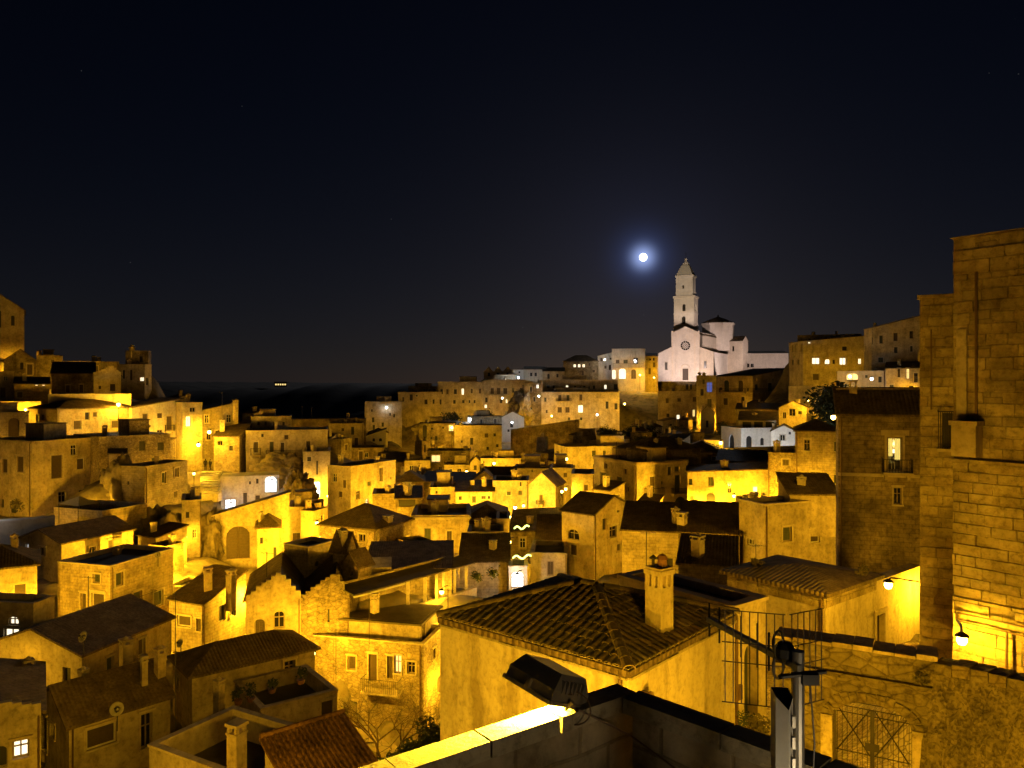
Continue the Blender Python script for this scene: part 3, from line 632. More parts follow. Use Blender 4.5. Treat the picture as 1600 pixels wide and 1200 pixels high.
B('stone_house', 'corner house with rounded stone front and lit arched doorway', 104, 512, 548, 618, 730, 830, 40, 'flat', 'plaster', 'L 536 541 750 763 s;R 574 580 752 760 s;R 571 576 779 793 wa;R 610 613 745 750 v')
B('cave_house', 'cave restaurant front with two white lit archways and steps', 112, 345, 436, None, 742, 800, 0, 'none', 'pale', 'L 413 433 744 770 ca;L 351 369 780 806 c;L 380 386 770 800 o;L 399 406 774 794 o;L 389 392 752 757 v;L 400 404 748 756 v', dep=5)
B('retaining_wall', 'long yellow wall with big blind arch below cave restaurants', 92, 312, 452, None, 806, 880, 0, 'tilt:2.8,0,0,2.8', 'plaster', 'L 353 391 822 874 sa;L 340 344 815 823 v', dep=2, cat='wall', roofmat='plaster')
B('stone_house', 'small house with pyramidal dark roof below the long yellow wall', 86, 402, 436, None, 822, 885, 0, 'hip:1.1', 'plaster', 'L 406 411 840 850 v;L 427 432 855 872 v', dep=4)
B('stone_house', 'yellow lit tower piece behind the street lamp at mid slope', 96, 452, 505, None, 792, 870, 0, 'flat', 'plaster', 'L 456 470 832 848 s', dep=6)
B('stone_house', 'slim bright chimney like buttress house beside the yellow tower piece', 93, 470, 490, 512, 800, 870, 30, 'flat', 'plaster', '', dep=4)
B('stone_house', 'pale rubble house with shuttered loft opening and corner chimney', 78, 500, 588, 643, 826, 890, 35, 'hip:1.9', 'rubble', 'L 525 553 828 842 s;R 604 608 838 866 v;R 618 622 842 858 v;R 630 638 840 858 s', '578 814 862 11;606 805 820 11', balc='R 612 642 852 864 .8', dep=6)
B('stone_house', 'small square house with round window and flat tiled roof', 67, 444, 482, 524, 856, 915, 45, 'flat', 'ashlar', 'R 492 500 876 886 va', par=0.2, roofmat='x')
B('stone_house', 'round backed vaulted stone house beside the round window house', 65, 520, 540, 556, 856, 920, 40, 'gR:1.2', 'weathered', '')
B('stone_house', 'small dim house with pointed top and square hole', 63, 535, 560, 580, 882, 930, 45, 'gL:1.0', 'weathered', 'L 546 551 893 900 v')
B('stone_house', 'low white topped block house amid dim roofs above the pergola', 66, 574, 612, None, 886, 915, 0, 'none', 'plaster', '', dep=4)
B('stone_house', 'wide dim stone house with dark flat roof above the pergola', 68, 570, 706, None, 888, 925, 0, 'tilt:0,0,1.0,1.0', 'ashlar', '', '589 873 888 9', dep=7)
B('stone_house', 'house with flat hipped penthouse roof and recessed balcony loggia', 58, 490, 662, 692, 1008, 1150, 20, 'flat', 'rubble', 'L 543 556 1025 1047 s;L 576 589 1022 1064 o;L 605 614 1025 1060 o;L 616 627 1024 1052 l;L 636 649 1034 1053 d;L 545 558 1096 1132 o', balc='L 571 629 1056 1076 1.0', par=0.3, roofmat='x')
B('penthouse', 'plain penthouse box with dark slab roof on the recessed loggia house', 59.6, 531, 655, 685, 973, 1004, 20, 'hip:0.12', 'plaster', 'R 659 664 975 1003 d', dep=6, roofmat='roofing', base=False, ext=.6)
B('stone_house', 'orange square house with cornice and two tall shuttered windows', 85, 643, 733, None, 806, 880, 0, 'flat', 'plaster', 'L 662 674 825 845 s;L 697 707 829 853 s;L 664 671 857 866 d', '680 782 800 9', cornice=True, dep=8)
B('stone_house', 'roof room with open dark veranda behind the orange square house', 92, 618, 658, None, 778, 815, 0, 'tilt:0,0,.8,.8', 'weathered', 'L 622 650 780 792 v', dep=5)
B('stone_house', 'orange stone flank house between veranda roof and corner house', 96, 582, 640, None, 772, 850, 0, 'flat', 'ashlar', 'L 600 604 800 806 v', dep=5)
B('stone_house', 'dark unlit house with chimney right of the orange square house', 88, 730, 790, None, 808, 870, 0, 'hip:1.2', 'weathered', '', '768 797 814 7', dep=7)
B('stone_house', 'low pale strip house under the dark unlit house', 80, 731, 786, None, 832, 870, 0, 'flat', 'plaster', '', dep=4)
B('stone_house', 'narrow bright end wall of house beside the lane lamp', 84, 776, 796, None, 812, 880, 0, 'flat', 'plaster', 'L 781 785 822 829 v', dep=5)
B('stone_house', 'long stone house with dark ridge roof by the festoon lit lane', 74, 718, 795, None, 878, 930, 0, 'tilt:0,0,1.6,1.6', 'ashlar', 'L 779 782 883 886 v', dep=6)
# ================================================================== CENTRE
B('stone_house', 'dim house on right of festoon lit lane with open loggia', 74, 829, 886, None, 866, 930, 0, 'flat', 'plaster', 'L 833 850 852 861 v', dep=6)
B('stone_house', 'dark lean-to roofed shed above the loggia', 80, 838, 884, None, 846, 875, 0, 'tilt:0,0,1.6,1.6', 'weathered', '', dep=7)
B('stone_house', 'unlit house with long dark roof right above the festoon lights', 88, 796, 884, None, 832, 880, 0, 'tilt:0.3,0,1.2,1.6', 'weathered', '', dep=8)
B('stone_house', 'yellow house with arched shutter window and pointed gable end', 77, 878, 928, 987, 803, 905, 35, 'gR:1.5', 'plaster', 'L 887 905 827 844 da;R 952 964 822 840 d;R 945 949 797 801 v;R 964 968 797 801 v', dep=7)
B('stone_house', 'long low stone house with tile roof and lean rails below the palazzo', 66, 972, 1074, None, 832, 900, 0, 'tilt:0,0,1.6,1.6', 'ashlar', 'L 1040 1052 872 890 v', dep=6)
B('stone_house', 'low house with wide unlit tile roof between stone house and pale corner house', 64, 1060, 1156, None, 836, 900, 0, 'tilt:0,0,1.6,1.6', 'weathered', '', '1066 800 836 12', dep=7)
B('stone_house', 'dark roof strip house nearest behind the near chimney', 50, 1060, 1150, None, 886, 930, 0, 'tilt:0,0,1.0,1.0', 'weathered', '', dep=5)
B('palazzo', 'big palazzo with bracketed cornice, iron balconies and large blind arch', 104, 928, 995, 1075, 724, 830, 55, 'flat', 'plaster', 'L 938 948 738 762 s;L 964 972 745 765 s;R 1015 1024 744 771 s;R 1054 1063 742 770 s;R 1054 1072 776 812 Da;R 1033 1036 752 757 v', balc='L 932 950 758 768 .9;R 1008 1033 762 771 .9;R 1048 1073 762 770 .9', cornice=True)
B('stone_house', 'raised attic with twin dark gables over the big palazzo', 110, 962, 1010, 1095, 704, 728, 50, 'hip:1.6', 'weathered', '')
B('stone_house', 'narrow yellow house with small window left of the big palazzo', 102, 893, 928, None, 742, 800, 0, 'flat', 'plaster', 'L 912 919 757 767 s', dep=6)
B('stone_house', 'orange house with dark windows and low arch right of the big palazzo', 99, None, 1074, 1202, 737, 820, 90, 'tilt:0,0,.8,.6', 'plaster', 'R 1076 1082 748 758 s;R 1106 1115 745 760 s;R 1136 1144 753 771 d;R 1103 1118 770 784 va;R 1176 1184 760 769 w;R 1078 1084 775 783 o', dep=7)
B('stone_house', 'rubble house with shuttered window joined to the tall tower house', 94, None, 1200, 1246, 708, 800, 90, 'flat', 'rubble', 'R 1213 1222 740 755 s', dep=7)
B('tower_house', 'tall tower house with framed window and string course near chapel', 93, None, 1243, 1310, 672, 800, 90, 'hip:1.2', 'ashlar', 'R 1256 1266 687 704 d;R 1303 1308 690 706 v;R 1266 1282 737 753 d;R 1290 1296 740 752 s;R 1303 1308 742 756 v', dep=8)
B('stone_house', 'pale corner house with two tall shuttered windows and curved gutter', 62, 1155, 1194, 1312, 790, 900, 50, 'flat', 'plaster', 'R 1223 1237 823 846 s;R 1266 1281 826 848 s;L 1168 1178 842 852 d', '1178 770 788 10 66', par=0.2, roofmat='x')
B('stone_house', 'raised tile roofed wing on the pale corner house', 64, None, 1234, 1312, 772, 800, 76, 'tilt:0,1.3,1.3,0', 'plaster', '', dep=4, base=False)
B('chapel', 'white lit little church with pointed windows below the cathedral', 150, 1127, 1158, 1245, 670, 720, 60, 'flat', 'white', 'R 1166 1175 681 702 va;R 1188 1194 684 696 va;R 1220 1226 680 692 va;L 1139 1147 679 702 va', cat='church')
B('stone_house', 'glazed veranda with pale posts over the white church', 154, 1154, 1214, None, 657, 676, 0, 'tilt:0,0,1.6,1.6', 'pale', 'L 1160 1174 659 668 v;L 1178 1192 659 668 v;L 1196 1210 659 668 v', dep=6)
B('stone_house', 'small gabled white house joined to the white church right side', 146, 1205, 1244, None, 674, 720, 0, 'gL:1.2', 'white', 'L 1232 1236 672 679 va', dep=5)
B('stone_house', 'gabled yellow house with single framed window below street lamp', 164, 1217, 1263, None, 637, 685, 0, 'gL:1.4', 'plaster', 'L 1233 1243 639 650 d', dep=8)
B('stone_house', 'dark flat topped house left of gabled yellow house', 168, 1150, 1220, None, 640, 675, 0, 'tilt:0,0,1.2,1.2', 'weathered', '', dep=7)
B('stone_house', 'dark unlit house with three tiny lights in front of white church', 118, 1130, 1246, None, 712, 740, 0, 'tilt:.7,0,0.2,.9', 'weathered', 'L 1203 1206 716 720 w;L 1210 1213 716 720 w;L 1221 1224 716 720 w', dep=8)
B('stone_house', 'low roofed stone house with flat terrace above the orange house', 106, 1120, 1200, None, 722, 760, 0, 'tilt:0,0,1.0,1.0', 'weathered', '', dep=7)
B('stone_house', 'dim gabled attic house left of the bright lane under the vaulted porch', 122, 1062, 1128, None, 706, 760, 0, 'hip:1.5', 'weathered', '', dep=8)
B('stone_house', 'bright yellow lit lane wall below the vaulted porch', 136, 1100, 1130, None, 688, 720, 0, 'none', 'plaster', '', dep=3)
B('palazzo', 'dim palazzo with paired round arches and dark tile roof below cathedral', 220, 1118, 1176, 1234, 587, 660, 30, 'tilt:0,0,2.5,2.5', 'plaster', 'L 1131 1139 594 612 sa;L 1153 1161 594 612 sa;L 1130 1137 622 633 s;L 1158 1163 620 632 d;R 1179 1185 600 610 s;R 1200 1207 598 612 s;R 1198 1204 620 626 s', balc='L 1126 1166 607 613 1.0;R 1172 1212 607 613 1.0')
B('palazzo', 'tall dim house with blue lit window beside the paired arches palazzo', 216, 1088, 1119, None, 587, 670, 0, 'flat', 'plaster', 'L 1104 1113 597 613 b;L 1105 1112 623 637 s', balc='L 1102 1115 632 638 1.0', dep=9)
B('stone_house', 'vaulted white porch with dark slit door under the blue window house', 205, 1095, 1116, None, 645, 675, 0, 'gL:2.0', 'pale', 'L 1103 1107 657 668 v', dep=6)
B('stone_house', 'dim house with string of terrace lights left of blue window house', 226, 1028, 1090, None, 612, 672, 0, 'flat', 'plaster', 'L 1040 1045 622 630 s;L 1058 1064 622 628 s;L 1082 1088 620 628 s;L 1057 1062 648 655 w;L 1041 1046 646 652 v;L 1082 1086 640 651 l;L 1066 1070 650 654 v;L 1082 1088 658 672 v', dep=9)
B('round_house', 'rounded grand house with lit windows high right of cathedral', 200, 1233, 1255, 1350, 533, 620, 65, 'tilt:0,0,1.5,1.5', 'plaster', 'R 1269 1281 559 569 w;R 1289 1297 561 569 wa;R 1312 1322 559 570 w;R 1341 1346 560 569 w;R 1301 1305 562 569 v;R 1270 1280 584 594 s;R 1316 1324 541 548 v;L 1237 1240 562 570 v;L 1246 1249 562 570 v;R 1263 1267 534 537 w')
B('stone_house', 'brown attic block with ball finial over the rounded grand house', 204, 1246, 1346, None, 522, 545, 0, 'flat', 'weathered', '', dep=9)
B('stone_house', 'long upper house with row of dark windows climbing towards big tower', 172, 1350, 1362, 1440, 512, 600, 78, 'tilt:0,0.2,2.9,2.6', 'plaster', 'R 1359 1364 527 538 v;R 1374 1380 524 537 s;R 1396 1403 520 533 s;R 1421 1427 517 529 d;R 1397 1403 542 552 s;R 1422 1427 540 550 s;R 1372 1381 558 567 s;R 1355 1359 560 568 v')
B('stone_house', 'low long house with columns under the long upper house', 160, 1384, 1440, None, 575, 640, 0, 'tilt:0,0,1.5,1.5', 'plaster', 'L 1402 1407 576 590 s;L 1416 1421 574 592 l', dep=6)
B('stone_house', 'white lit corner wall with arched passage below long upper house', 164, 1308, 1384, None, 580, 660, 0, 'flat', 'pale', 'L 1322 1341 583 594 la;L 1372 1378 588 598 v', dep=6)
B('retaining_wall', 'yellow lit curved retaining wall with street lamp below rounded house', 176, 1232, 1310, None, 603, 660, 0, 'none', 'plaster', '', dep=2, cat='wall')
B('tall_house', 'tall dim stone house with lit curtained balcony door', 46, 1306, 1310, 1446, 648, 910, 84, 'tilt:0,1.6,1.6,0', 'weathered', 'R 1386 1410 683 736 n;R 1396 1409 762 788 d', '1333 594 644 11 47;', balc='R 1377 1424 717 737 .7', dep=9, auto=False)
# ================================================================== UPPER TOWN (far)
B('stone_house', 'blocky house at the left end of the far hill with tiny lamp', 240, 570, 628, None, 628, 700, 0, 'flat', 'plaster', 'L 581 585 652 660 v;L 596 600 660 667 v;L 582 586 664 674 v;L 608 611 645 650 v;L 579 583 639 644 s', dep=10)
B('stone_house', 'stepped house rising behind the blocky end house of far hill', 255, 622, 690, None, 613, 660, 0, 'flat', 'plaster', 'L 640 645 616 626 v;L 663 668 624 632 d;L 676 679 624 631 v;L 687 690 624 632 v;L 628 632 620 628 s', dep=10)
B('stone_house', 'upper block with chimney stubs atop the stepped far house', 268, 638, 690, None, 604, 625, 0, 'flat', 'weathered', 'L 648 652 610 616 v', '645 603 606 4;672 599 605 4', dep=9)
B('palazzo', 'long far palazzo with even row of dark windows and one lit', 262, 684, 756, None, 597, 660, 0, 'flat', 'plaster', 'L 688 692 608 616 v;L 697 701 608 616 s;L 709 714 608 616 v;L 721 725 607 617 w;L 735 739 607 615 s;L 748 752 607 615 s;L 722 726 625 630 v;L 732 735 625 630 v;L 740 743 625 630 v;L 708 712 625 631 v', dep=12)
tg = B('stone_house', 'house with three pointed gables in a row on far skyline', 285, 756, 771, None, 581, 605, 0, 'gL:2', 'plaster', 'L 762 766 582 588 va', dep=9)
B('x', 'three gables mid', 285.3, 771, 785.5, None, 581, 605, 0, 'gL:2', 'plaster', 'L 776 780 582 588 va', dep=9, into=tg); B('x', 'three gables end', 285, 785.5, 801, None, 581, 605, 0, 'gL:2', 'plaster', 'L 791 795 582 588 va', dep=9, into=tg)
B('stone_house', 'far house with long balcony of columns under the three gables', 268, 752, 822, None, 594, 670, 0, 'flat', 'plaster', 'L 766 772 606 616 s;L 776 782 606 616 s;L 786 793 606 616 s;L 758 762 621 629 v;L 781 785 624 630 v;L 790 793 624 630 w;L 800 804 606 614 d;L 757 761 632 638 w;L 812 817 606 614 s', dep=12, balc='L 764 796 612 617 1.2')
B('stone_house', 'far house with bright white wall and roof posts', 282, 799, 820, None, 578, 605, 0, 'flat', 'white', 'L 810 813 580 583 v', dep=8)
B('stone_house', 'far house with paired small windows right of the bright white wall', 280, 818, 852, None, 577, 605, 0, 'tilt:0,0,1.2,1.2', 'pale', 'L 828 832 582 588 v;L 835 839 582 588 v;L 841 846 600 607 s', dep=8)
B('stone_house', 'far low house with arched door on skyline beside paired windows house', 276, 848, 882, None, 580, 605, 0, 'tilt:0,0,1.5,1.5', 'plaster', 'L 855 859 584 592 va;L 869 873 584 590 v', dep=8)
B('stone_house', 'far dim house with three glowing small windows', 290, 880, 935, None, 564, 600, 0, 'hip:2.4', 'weathered', 'L 896 900 569 574 w;L 903 907 569 574 w;L 910 914 569 574 w', dep=9)
B('stone_house', 'far tall thin lit house wedge left of the white lit palazzo', 292, 934, 958, None, 556, 600, 0, 'tilt:1.5,0,0,1.5', 'pale', '', dep=8)
B('palazzo', 'far palazzo with white lit loggia and arches left of cathedral', 288, 956, 1008, None, 545, 612, 0, 'flat', 'pale', 'L 962 968 562 568 s;L 974 981 562 568 s;L 990 997 559 569 d;L 949 962 578 592 wa;L 967 978 576 592 wa;L 986 994 577 592 sa', balc='L 958 1006 568 574 1.2', dep=10)
B('stone_house', 'far yellow house wall between white lit palazzo and cathedral', 298, 1006, 1028, None, 556, 612, 0, 'tilt:0,0,1.5,1.5', 'plaster', 'L 1013 1017 575 585 s;L 1020 1024 566 574 s', dep=9)
B('palazzo', 'far long house with row of tiny windows below the skyline houses', 256, 848, 966, None, 594, 630, 0, 'flat', 'plaster', 'L 854 859 602 607 s;L 863 867 602 607 v;L 884 888 602 609 w;L 897 900 603 608 v;L 911 915 603 608 v;L 926 930 602 608 v;L 944 948 601 608 w;L 959 965 600 609 v;L 905 908 603 608 s;L 919 922 603 608 s', dep=9)
B('palazzo', 'far lower house with two rows of balconied windows and garage lamp', 246, 846, 968, None, 613, 690, 0, 'flat', 'plaster', 'L 872 877 617 626 s;L 885 890 617 626 s;L 905 910 616 626 s;L 871 878 636 645 s;L 883 890 636 645 s;L 903 911 633 645 w;L 946 951 627 639 v;L 960 965 630 640 v;L 850 854 621 628 s;L 852 856 640 646 s;L 887 891 652 657 s;L 906 910 652 657 v', balc='L 869 893 622 627 1.0', dep=9)
B('stone_house', 'far tall narrow dark house with round white lamp on it', 250, 820, 848, None, 600, 680, 0, 'flat', 'weathered', 'L 838 842 600 607 c;L 833 837 620 628 v;L 824 832 636 642 s;L 828 832 650 660 v', dep=9)
B('retaining_wall', 'tall piazza retaining wall with dark arches under the cathedral', 310, None, 974, 1092, 596, 640, 82, 'none', 'weathered', 'R 1072 1076 600 609 va;R 1078 1082 600 609 va', dep=3, cat='wall')
B('stone_house', 'rocky hillside house with large white lit cave mouth', 235, 783, 819, None, 652, 690, 0, 'gL:1.8', 'white', 'L 797 802 658 668 v', dep=4)
B('stone_house', 'dim house with white lit doorway left of the white cave mouth', 232, 730, 784, None, 651, 690, 0, 'flat', 'weathered', 'L 727 736 651 661 c;L 750 754 655 664 v', dep=6)
B('retaining_wall', 'long dim retaining wall climbing to the far lower house', 218, 798, 905, None, 672, 712, 0, 'tilt:3,0,0,3', 'weathered', '', dep=2, cat='wall', roofmat='weathered')
B('stone_house', 'tall terraced house with one framed window below white cave mouth', 214, 710, 784, None, 665, 720, 0, 'flat', 'plaster', 'L 757 763 677 684 s;L 771 775 677 682 v;L 775 779 694 699 v;L 760 764 698 703 v;L 720 723 688 692 v', dep=8)
B('stone_house', 'dim house with dark cave arch and yellow lit lower wall', 216, 655, 712, None, 662, 716, 0, 'flat', 'weathered', 'L 660 667 664 684 va;L 701 709 664 674 l;L 672 676 682 687 v', dep=8)
B('stone_house', 'white lit stepped terrace house with two arched openings', 205, 561, 603, None, 684, 712, 0, 'tilt:2.4,0,0,2.4', 'white', 'L 582 586 683 690 va;L 592 597 683 690 va', dep=6)
B('stone_house', 'gatehouse with small gables over the white stepped terrace', 208, 576, 606, None, 676, 690, 0, 'gL:1.0', 'pale', '', dep=5)
B('stone_house', 'long dim wall house at far left of the valley notch', 190, 455, 572, None, 655, 690, 0, 'flat', 'weathered', 'L 520 524 668 676 v;L 545 548 668 676 s', dep=6)
B('stone_house', 'dim ochre house with rounded corner behind the tower house', 186, 514, 568, None, 662, 720, 0, 'flat', 'plaster', '', dep=6)
B('stone_house', 'plain dim house right behind long dim wall in valley notch', 178, 512, 600, None, 700, 740, 0, 'flat', 'weathered', '', dep=8)
B('stone_house', 'sloping dark garden block with lone hut above valley', 170, 590, 640, None, 722, 760, 0, 'tilt:0,0,1.5,1.5', 'weathered', '', dep=8)
B('stone_house', 'cubic lit house with sloping stair wall in valley', 165, 632, 672, None, 720, 760, 0, 'flat', 'plaster', 'L 674 680 712 718 w', dep=6)
B('stone_house', 'dim house with lit loggia niche above the cubic lit house', 172, 668, 735, None, 705, 750, 0, 'flat', 'weathered', 'L 674 688 711 722 l;L 700 703 716 720 v', dep=7)
B('stone_house', 'house with vaulted top next to bright orange lamp lit houses', 160, 735, 752, None, 722, 760, 0, 'gL:1.2', 'plaster', 'L 740 745 727 735 v', dep=6)
B('stone_house', 'dim low wall house lit at its right end by lamp', 162, 694, 737, None, 727, 760, 0, 'flat', 'plaster', '', dep=6)
B('stone_house', 'bright orange house row with lamp and two small windows', 158, 751, 814, None, 717, 760, 0, 'flat', 'plaster', 'L 789 792 727 732 v;L 795 798 728 734 v;L 755 757 720 724 v', dep=6)
B('stone_house', 'dark chimneyed roof house right of the bright orange row', 160, 812, 866, None, 722, 752, 0, 'flat', 'weathered', '', '817 708 722 5', dep=6)
B('stone_house', 'yellow lit house row with lean roof under dark hillside', 150, 866, 882, 1000, 699, 745, 75, 'flat', 'plaster', 'L 868 874 704 712 s;L 868 876 716 727 v', '923 694 702 4', dep=6)
B('stone_house', 'pale stone house with small square holes in mid valley', 130, 803, 866, None, 733, 780, 0, 'flat', 'ashlar', 'L 830 833 734 738 v;L 847 850 735 739 v;L 847 852 746 752 v', dep=7)
B('stone_house', 'yellow stone house left of lamp lit gable in mid valley', 126, 860, 895, None, 732, 790, 0, 'flat', 'plaster', 'L 864 867 741 746 v', dep=6)
B('stone_house', 'gabled yellow house with small balcony facing bright lane lamps', 108, 826, 868, 882, 758, 820, 15, 'gL:1.8', 'plaster', 'L 843 848 773 788 s;L 842 846 798 804 v', balc='L 839 850 782 787 .7', dep=6)
B('stone_house', 'pale yellow house with two arched windows above festoon lights', 112, 770, 826, None, 752, 820, 0, 'flat', 'plaster', 'L 791 799 767 775 sa;L 809 816 766 774 sa;L 812 815 753 760 v', dep=6)
B('stone_house', 'low yellow house with three shuttered windows and tile eave', 110, 712, 772, None, 768, 820, 0, 'tilt:0,0,.9,.9', 'plaster', 'L 737 744 775 786 s;L 751 760 774 781 s;L 762 766 775 780 v;L 760 767 789 795 v;L 716 722 775 782 v', dep=6)
B('stone_house', 'low yellow wall house with door at centre of mid valley', 114, 672, 724, None, 762, 810, 0, 'flat', 'plaster', 'L 680 684 767 772 v;L 700 704 772 782 v', dep=6)
B('stone_house', 'rounded ruin like stone house behind the low yellow houses', 122, 742, 772, None, 748, 790, 0, 'gL:1.2', 'rubble', 'L 752 755 752 760 v', dep=5)
B('stone_house', 'dark roofed dim house with white spotted terrace', 124, 660, 742, None, 752, 780, 0, 'tilt:0,0,.8,.8', 'weathered', '', '697 746 754 4', dep=6)
B('stone_house', 'long dark flat roof house behind the arched windows house', 124, 756, 806, None, 748, 790, 0, 'tilt:0,0,1.3,1.3', 'weathered', '', '804 738 750 5', dep=6)
B('stone_house', 'dark dim house with pitched roof on valley left bank', 120, 619, 662, None, 752, 800, 0, 'hip:1.3', 'weathered', '', dep=7)
B('stone_house', 'low dark house with glowing wavy eave light', 128, 640, 700, None, 748, 780, 0, 'tilt:0,0,.6,.6', 'weathered', '', dep=6)
B('stone_house', 'small dark house beneath dim hillside garden right', 140, 1000, 1066, None, 705, 750, 0, 'hip:1.4', 'weathered', '', dep=7)
B('stone_house', 'long low dim wall house in hillside garden', 190, 895, 960, None, 683, 700, 0, 'flat', 'weathered', '', dep=5)
B('stone_house', 'house with orange lit roof slope below dim palazzo wall', 180, 1040, 1075, None, 680, 700, 0, 'tilt:0,0,1.2,1.2', 'plaster', '', dep=5)
# ------------------------------------------------------------------ the cathedral on the hill top
cath = B('cathedral', 'white floodlit cathedral with rose window, bell tower and octagonal dome', 330, 1049.5, 1092.5, None, 519, 597, 0, 'gL:2.6', 'church', 'L 1066.5 1075.5 576 594 o', dep=42, cat='cathedral', rec=0.5, ext=3)
B('x', 'cathedral left aisle block', 330.6, 1027, 1049.5, None, 553, 597, 0, 'tilt:3.2,0,0,3.2', 'church', 'L 1039 1043 566 578 d', dep=40, into=cath, rec=.5, ext=3)
B('x', 'cathedral right aisle block', 330.6, None, 1092.5, 1115, 550, 597, 90, 'tilt:2.4,2.4,0,0', 'church', 'R 1100 1104 564 575 d', dep=0.9, into=cath, rec=.5, ext=3)
B('x', 'cathedral south flank block', 331.6, 1092.6, 1115, 1158, 550, 597, 13, 'tilt:0,2.4,2.4,0', 'church', 'R 1140 1144 566 576 d', into=cath, rec=.5, ext=3)
B('x', 'cathedral nave upper storey', 332.5, 1093, 1094, 1140, 523, 560, 16, 'tilt:0,1.2,1.2,0', 'church', '', into=cath, ext=0, base=False)
B('x', 'cathedral transept block', 352, 1137, 1160, 1169, 532, 597, 24, 'gR:2.2', 'church', 'L 1144 1147 541 549 d', into=cath, ext=2)
B('x', 'cathedral bishop wing', 356, None, 1158, 1232, 552, 597, 80, 'tilt:0,1.4,1.4,0', 'church', 'R 1166 1171 568 574 d;R 1173 1178 568 574 d', into=cath, dep=9, ext=2)
# bell tower
B('x', 'cathedral tower shaft', 345, 1053, 1084.5, 1090.5, 464, 597, 14, 'none', 'church', 'L 1066 1071 475 486 da;L 1065 1071 494 506 da;R 1086 1088.5 475 486 da', into=cath, rec=.6)
B('x', 'cathedral tower belfry', 345.7, 1056, 1082.5, 1086.8, 430, 464, 14, 'none', 'church', 'L 1066 1069 445 451 da', into=cath, rec=.6, base=False, ext=.2)
def ring(D, xl, xr, y0, y1, mat='church', ex=0.0):
    a = P(xl, y0, D); b = P(xr, y1, D); w = (b.x - a.x)/2 + ex
    return (a.x + b.x)/2, D, a.z, b.z, w
f_t = FACES['cathedral tower shaft'][0]; fr_t = FACES['cathedral tower shaft'][1]
tc_ = f_t.O + f_t.d * f_t.U/2 + fr_t.d * fr_t.U/2
hx = Vector((*(f_t.d), 0)); hy = Vector((*(fr_t.d), 0)); hu, hv = f_t.U/2, fr_t.U/2
mb = MB()
zt = lambda y: CZ + (600 - y) / F * 345
for y, g, th in ((463, 1.08, .5), (511, 1.05, .35), (489, 1.03, .3), (430, .9, .45), (455, .86, .3)):
    mb = MB(); mb.box((tc_.x, tc_.y, zt(y)), hx*hu*g, hy*hv*g, (0, 0, th)); mb.build('string_course', 'church', cath)

mb = MB(); r0 = hu * .84
pr = [(.95, 428), (.72, 421), (.46, 413), (.30, 410)]
pts = [[Vector((tc_.x, tc_.y, zt(y))) + hx*sx*r0*k + hy*sy*r0*k*.9 for sx, sy in ((-1,-1),(1,-1),(1,1),(-1,1))] for k, y in pr]
for a_, b_ in zip(pts[:-1], pts[1:]):
    for i in range(4): mb.poly([a_[i], a_[(i+1) % 4], b_[(i+1) % 4], b_[i]][::-1])
mb.poly(pts[-1]); spire = mb.build('spire', 'lead', cath)
mb = MB(); c0 = zt(410); s_ = r0 * .3
mb.lathe((tc_.x, tc_.y, c0), [(s_*1.3, -.02), (s_*1.3, .3), (s_*.9, .4), (s_*.8, 1.0), (s_*.3, 1.4), (s_*.3, 1.7), (s_*.6, 2.0), (s_*.5, 2.4), (0, 3.0)], 10); mb.build('finial', 'church', spire)
mb = MB(); mb.bar((tc_.x, tc_.y, c0 + 2.8), (tc_.x, tc_.y, c0 + 5.6), .06); mb.bar((tc_.x - .6, tc_.y, c0 + 4.7), (tc_.x + .6, tc_.y, c0 + 4.7), .05); mb.build('cross', 'iron', spire)
# octagonal dome
dc = P(1122, 529, 362); rd = 25 / F * 362
mb = MB(); zt3 = lambda y: (529 - y) / F * 362
mb.lathe(dc, [(rd, -6), (rd, zt3(508)), (rd*1.06, zt3(508)), (rd*1.06, zt3(505.5))], 8); mb.build('dome_drum', 'church', cath)
mb = MB(); mb.lathe(dc, [(rd*1.08, zt3(505.4)), (rd*.55, zt3(499.5)), (rd*.05, zt3(495)), (rd*.05, zt3(492.5)), (0, zt3(492))], 8); mb.build('dome_roof', 'tile', cath)
# rose window, pilasters, corbel arches, portal on the west front
ff = FACES['white floodlit cathedral with rose window, bell tower and octagonal dome'][0]
uc = ff.u_of(1071); zc = ff.z_of(1071, 540); rw = 9 / F * 330
mb = MB(); N = 24
P2 = lambda r, k, d: ff.at(uc + r*math.cos(2*math.pi*k/N), zc + r*math.sin(2*math.pi*k/N), d)
for r0_, r1_, d in ((rw, rw*.82, -.35), (rw*.5, rw*.4, -.25), (rw*.2, rw*.1, -.25)):
    for k in range(N):
        q = [P2(r0_, k, d), P2(r0_, k+1, d), P2(r1_, k+1, d), P2(r1_, k, d)]; mb.poly(q)
        mb.poly([P2(r0_, k, d), P2(r0_, k+1, d), P2(r0_, k+1, 0), P2(r0_, k, 0)]); mb.poly([P2(r1_, k, d), P2(r1_, k+1, d), P2(r1_, k+1, 0), P2(r1_, k, 0)])
for k in range(0, N, 2): mb.bar(P2(rw*.15, k, -.15), P2(rw*.85, k, -.15), .09, 0, 4)
rose = mb.build('rose_window', 'church', cath)
mb = MB(); mb.poly([P2(rw*.84, k, -.03) for k in range(N)]); mb.build('pane', 'glass', rose)
mb = MB()
for x in (1050.4, 1056.5, 1085.5, 1091.6):
    mb = MB(); u = ff.u_of(x); fbox(mb, ff, u - .35, u + .35, ff.z0, ff.z_of(x, 517), -.4, -.01); mb.build('pilaster', 'church', cath)
for k in range(14):
    t = k / 13; x = 1053 + t * 36; y = 520 - (1 - abs(2*t - 1)) * 9; u = ff.u_of(x); z = ff.z_of(x, y); m3 = MB(); fbox(m3, ff, u - .22, u + .22, z - 1.6, z, -.3, -.01); m3.build('corbel', 'church', cath)
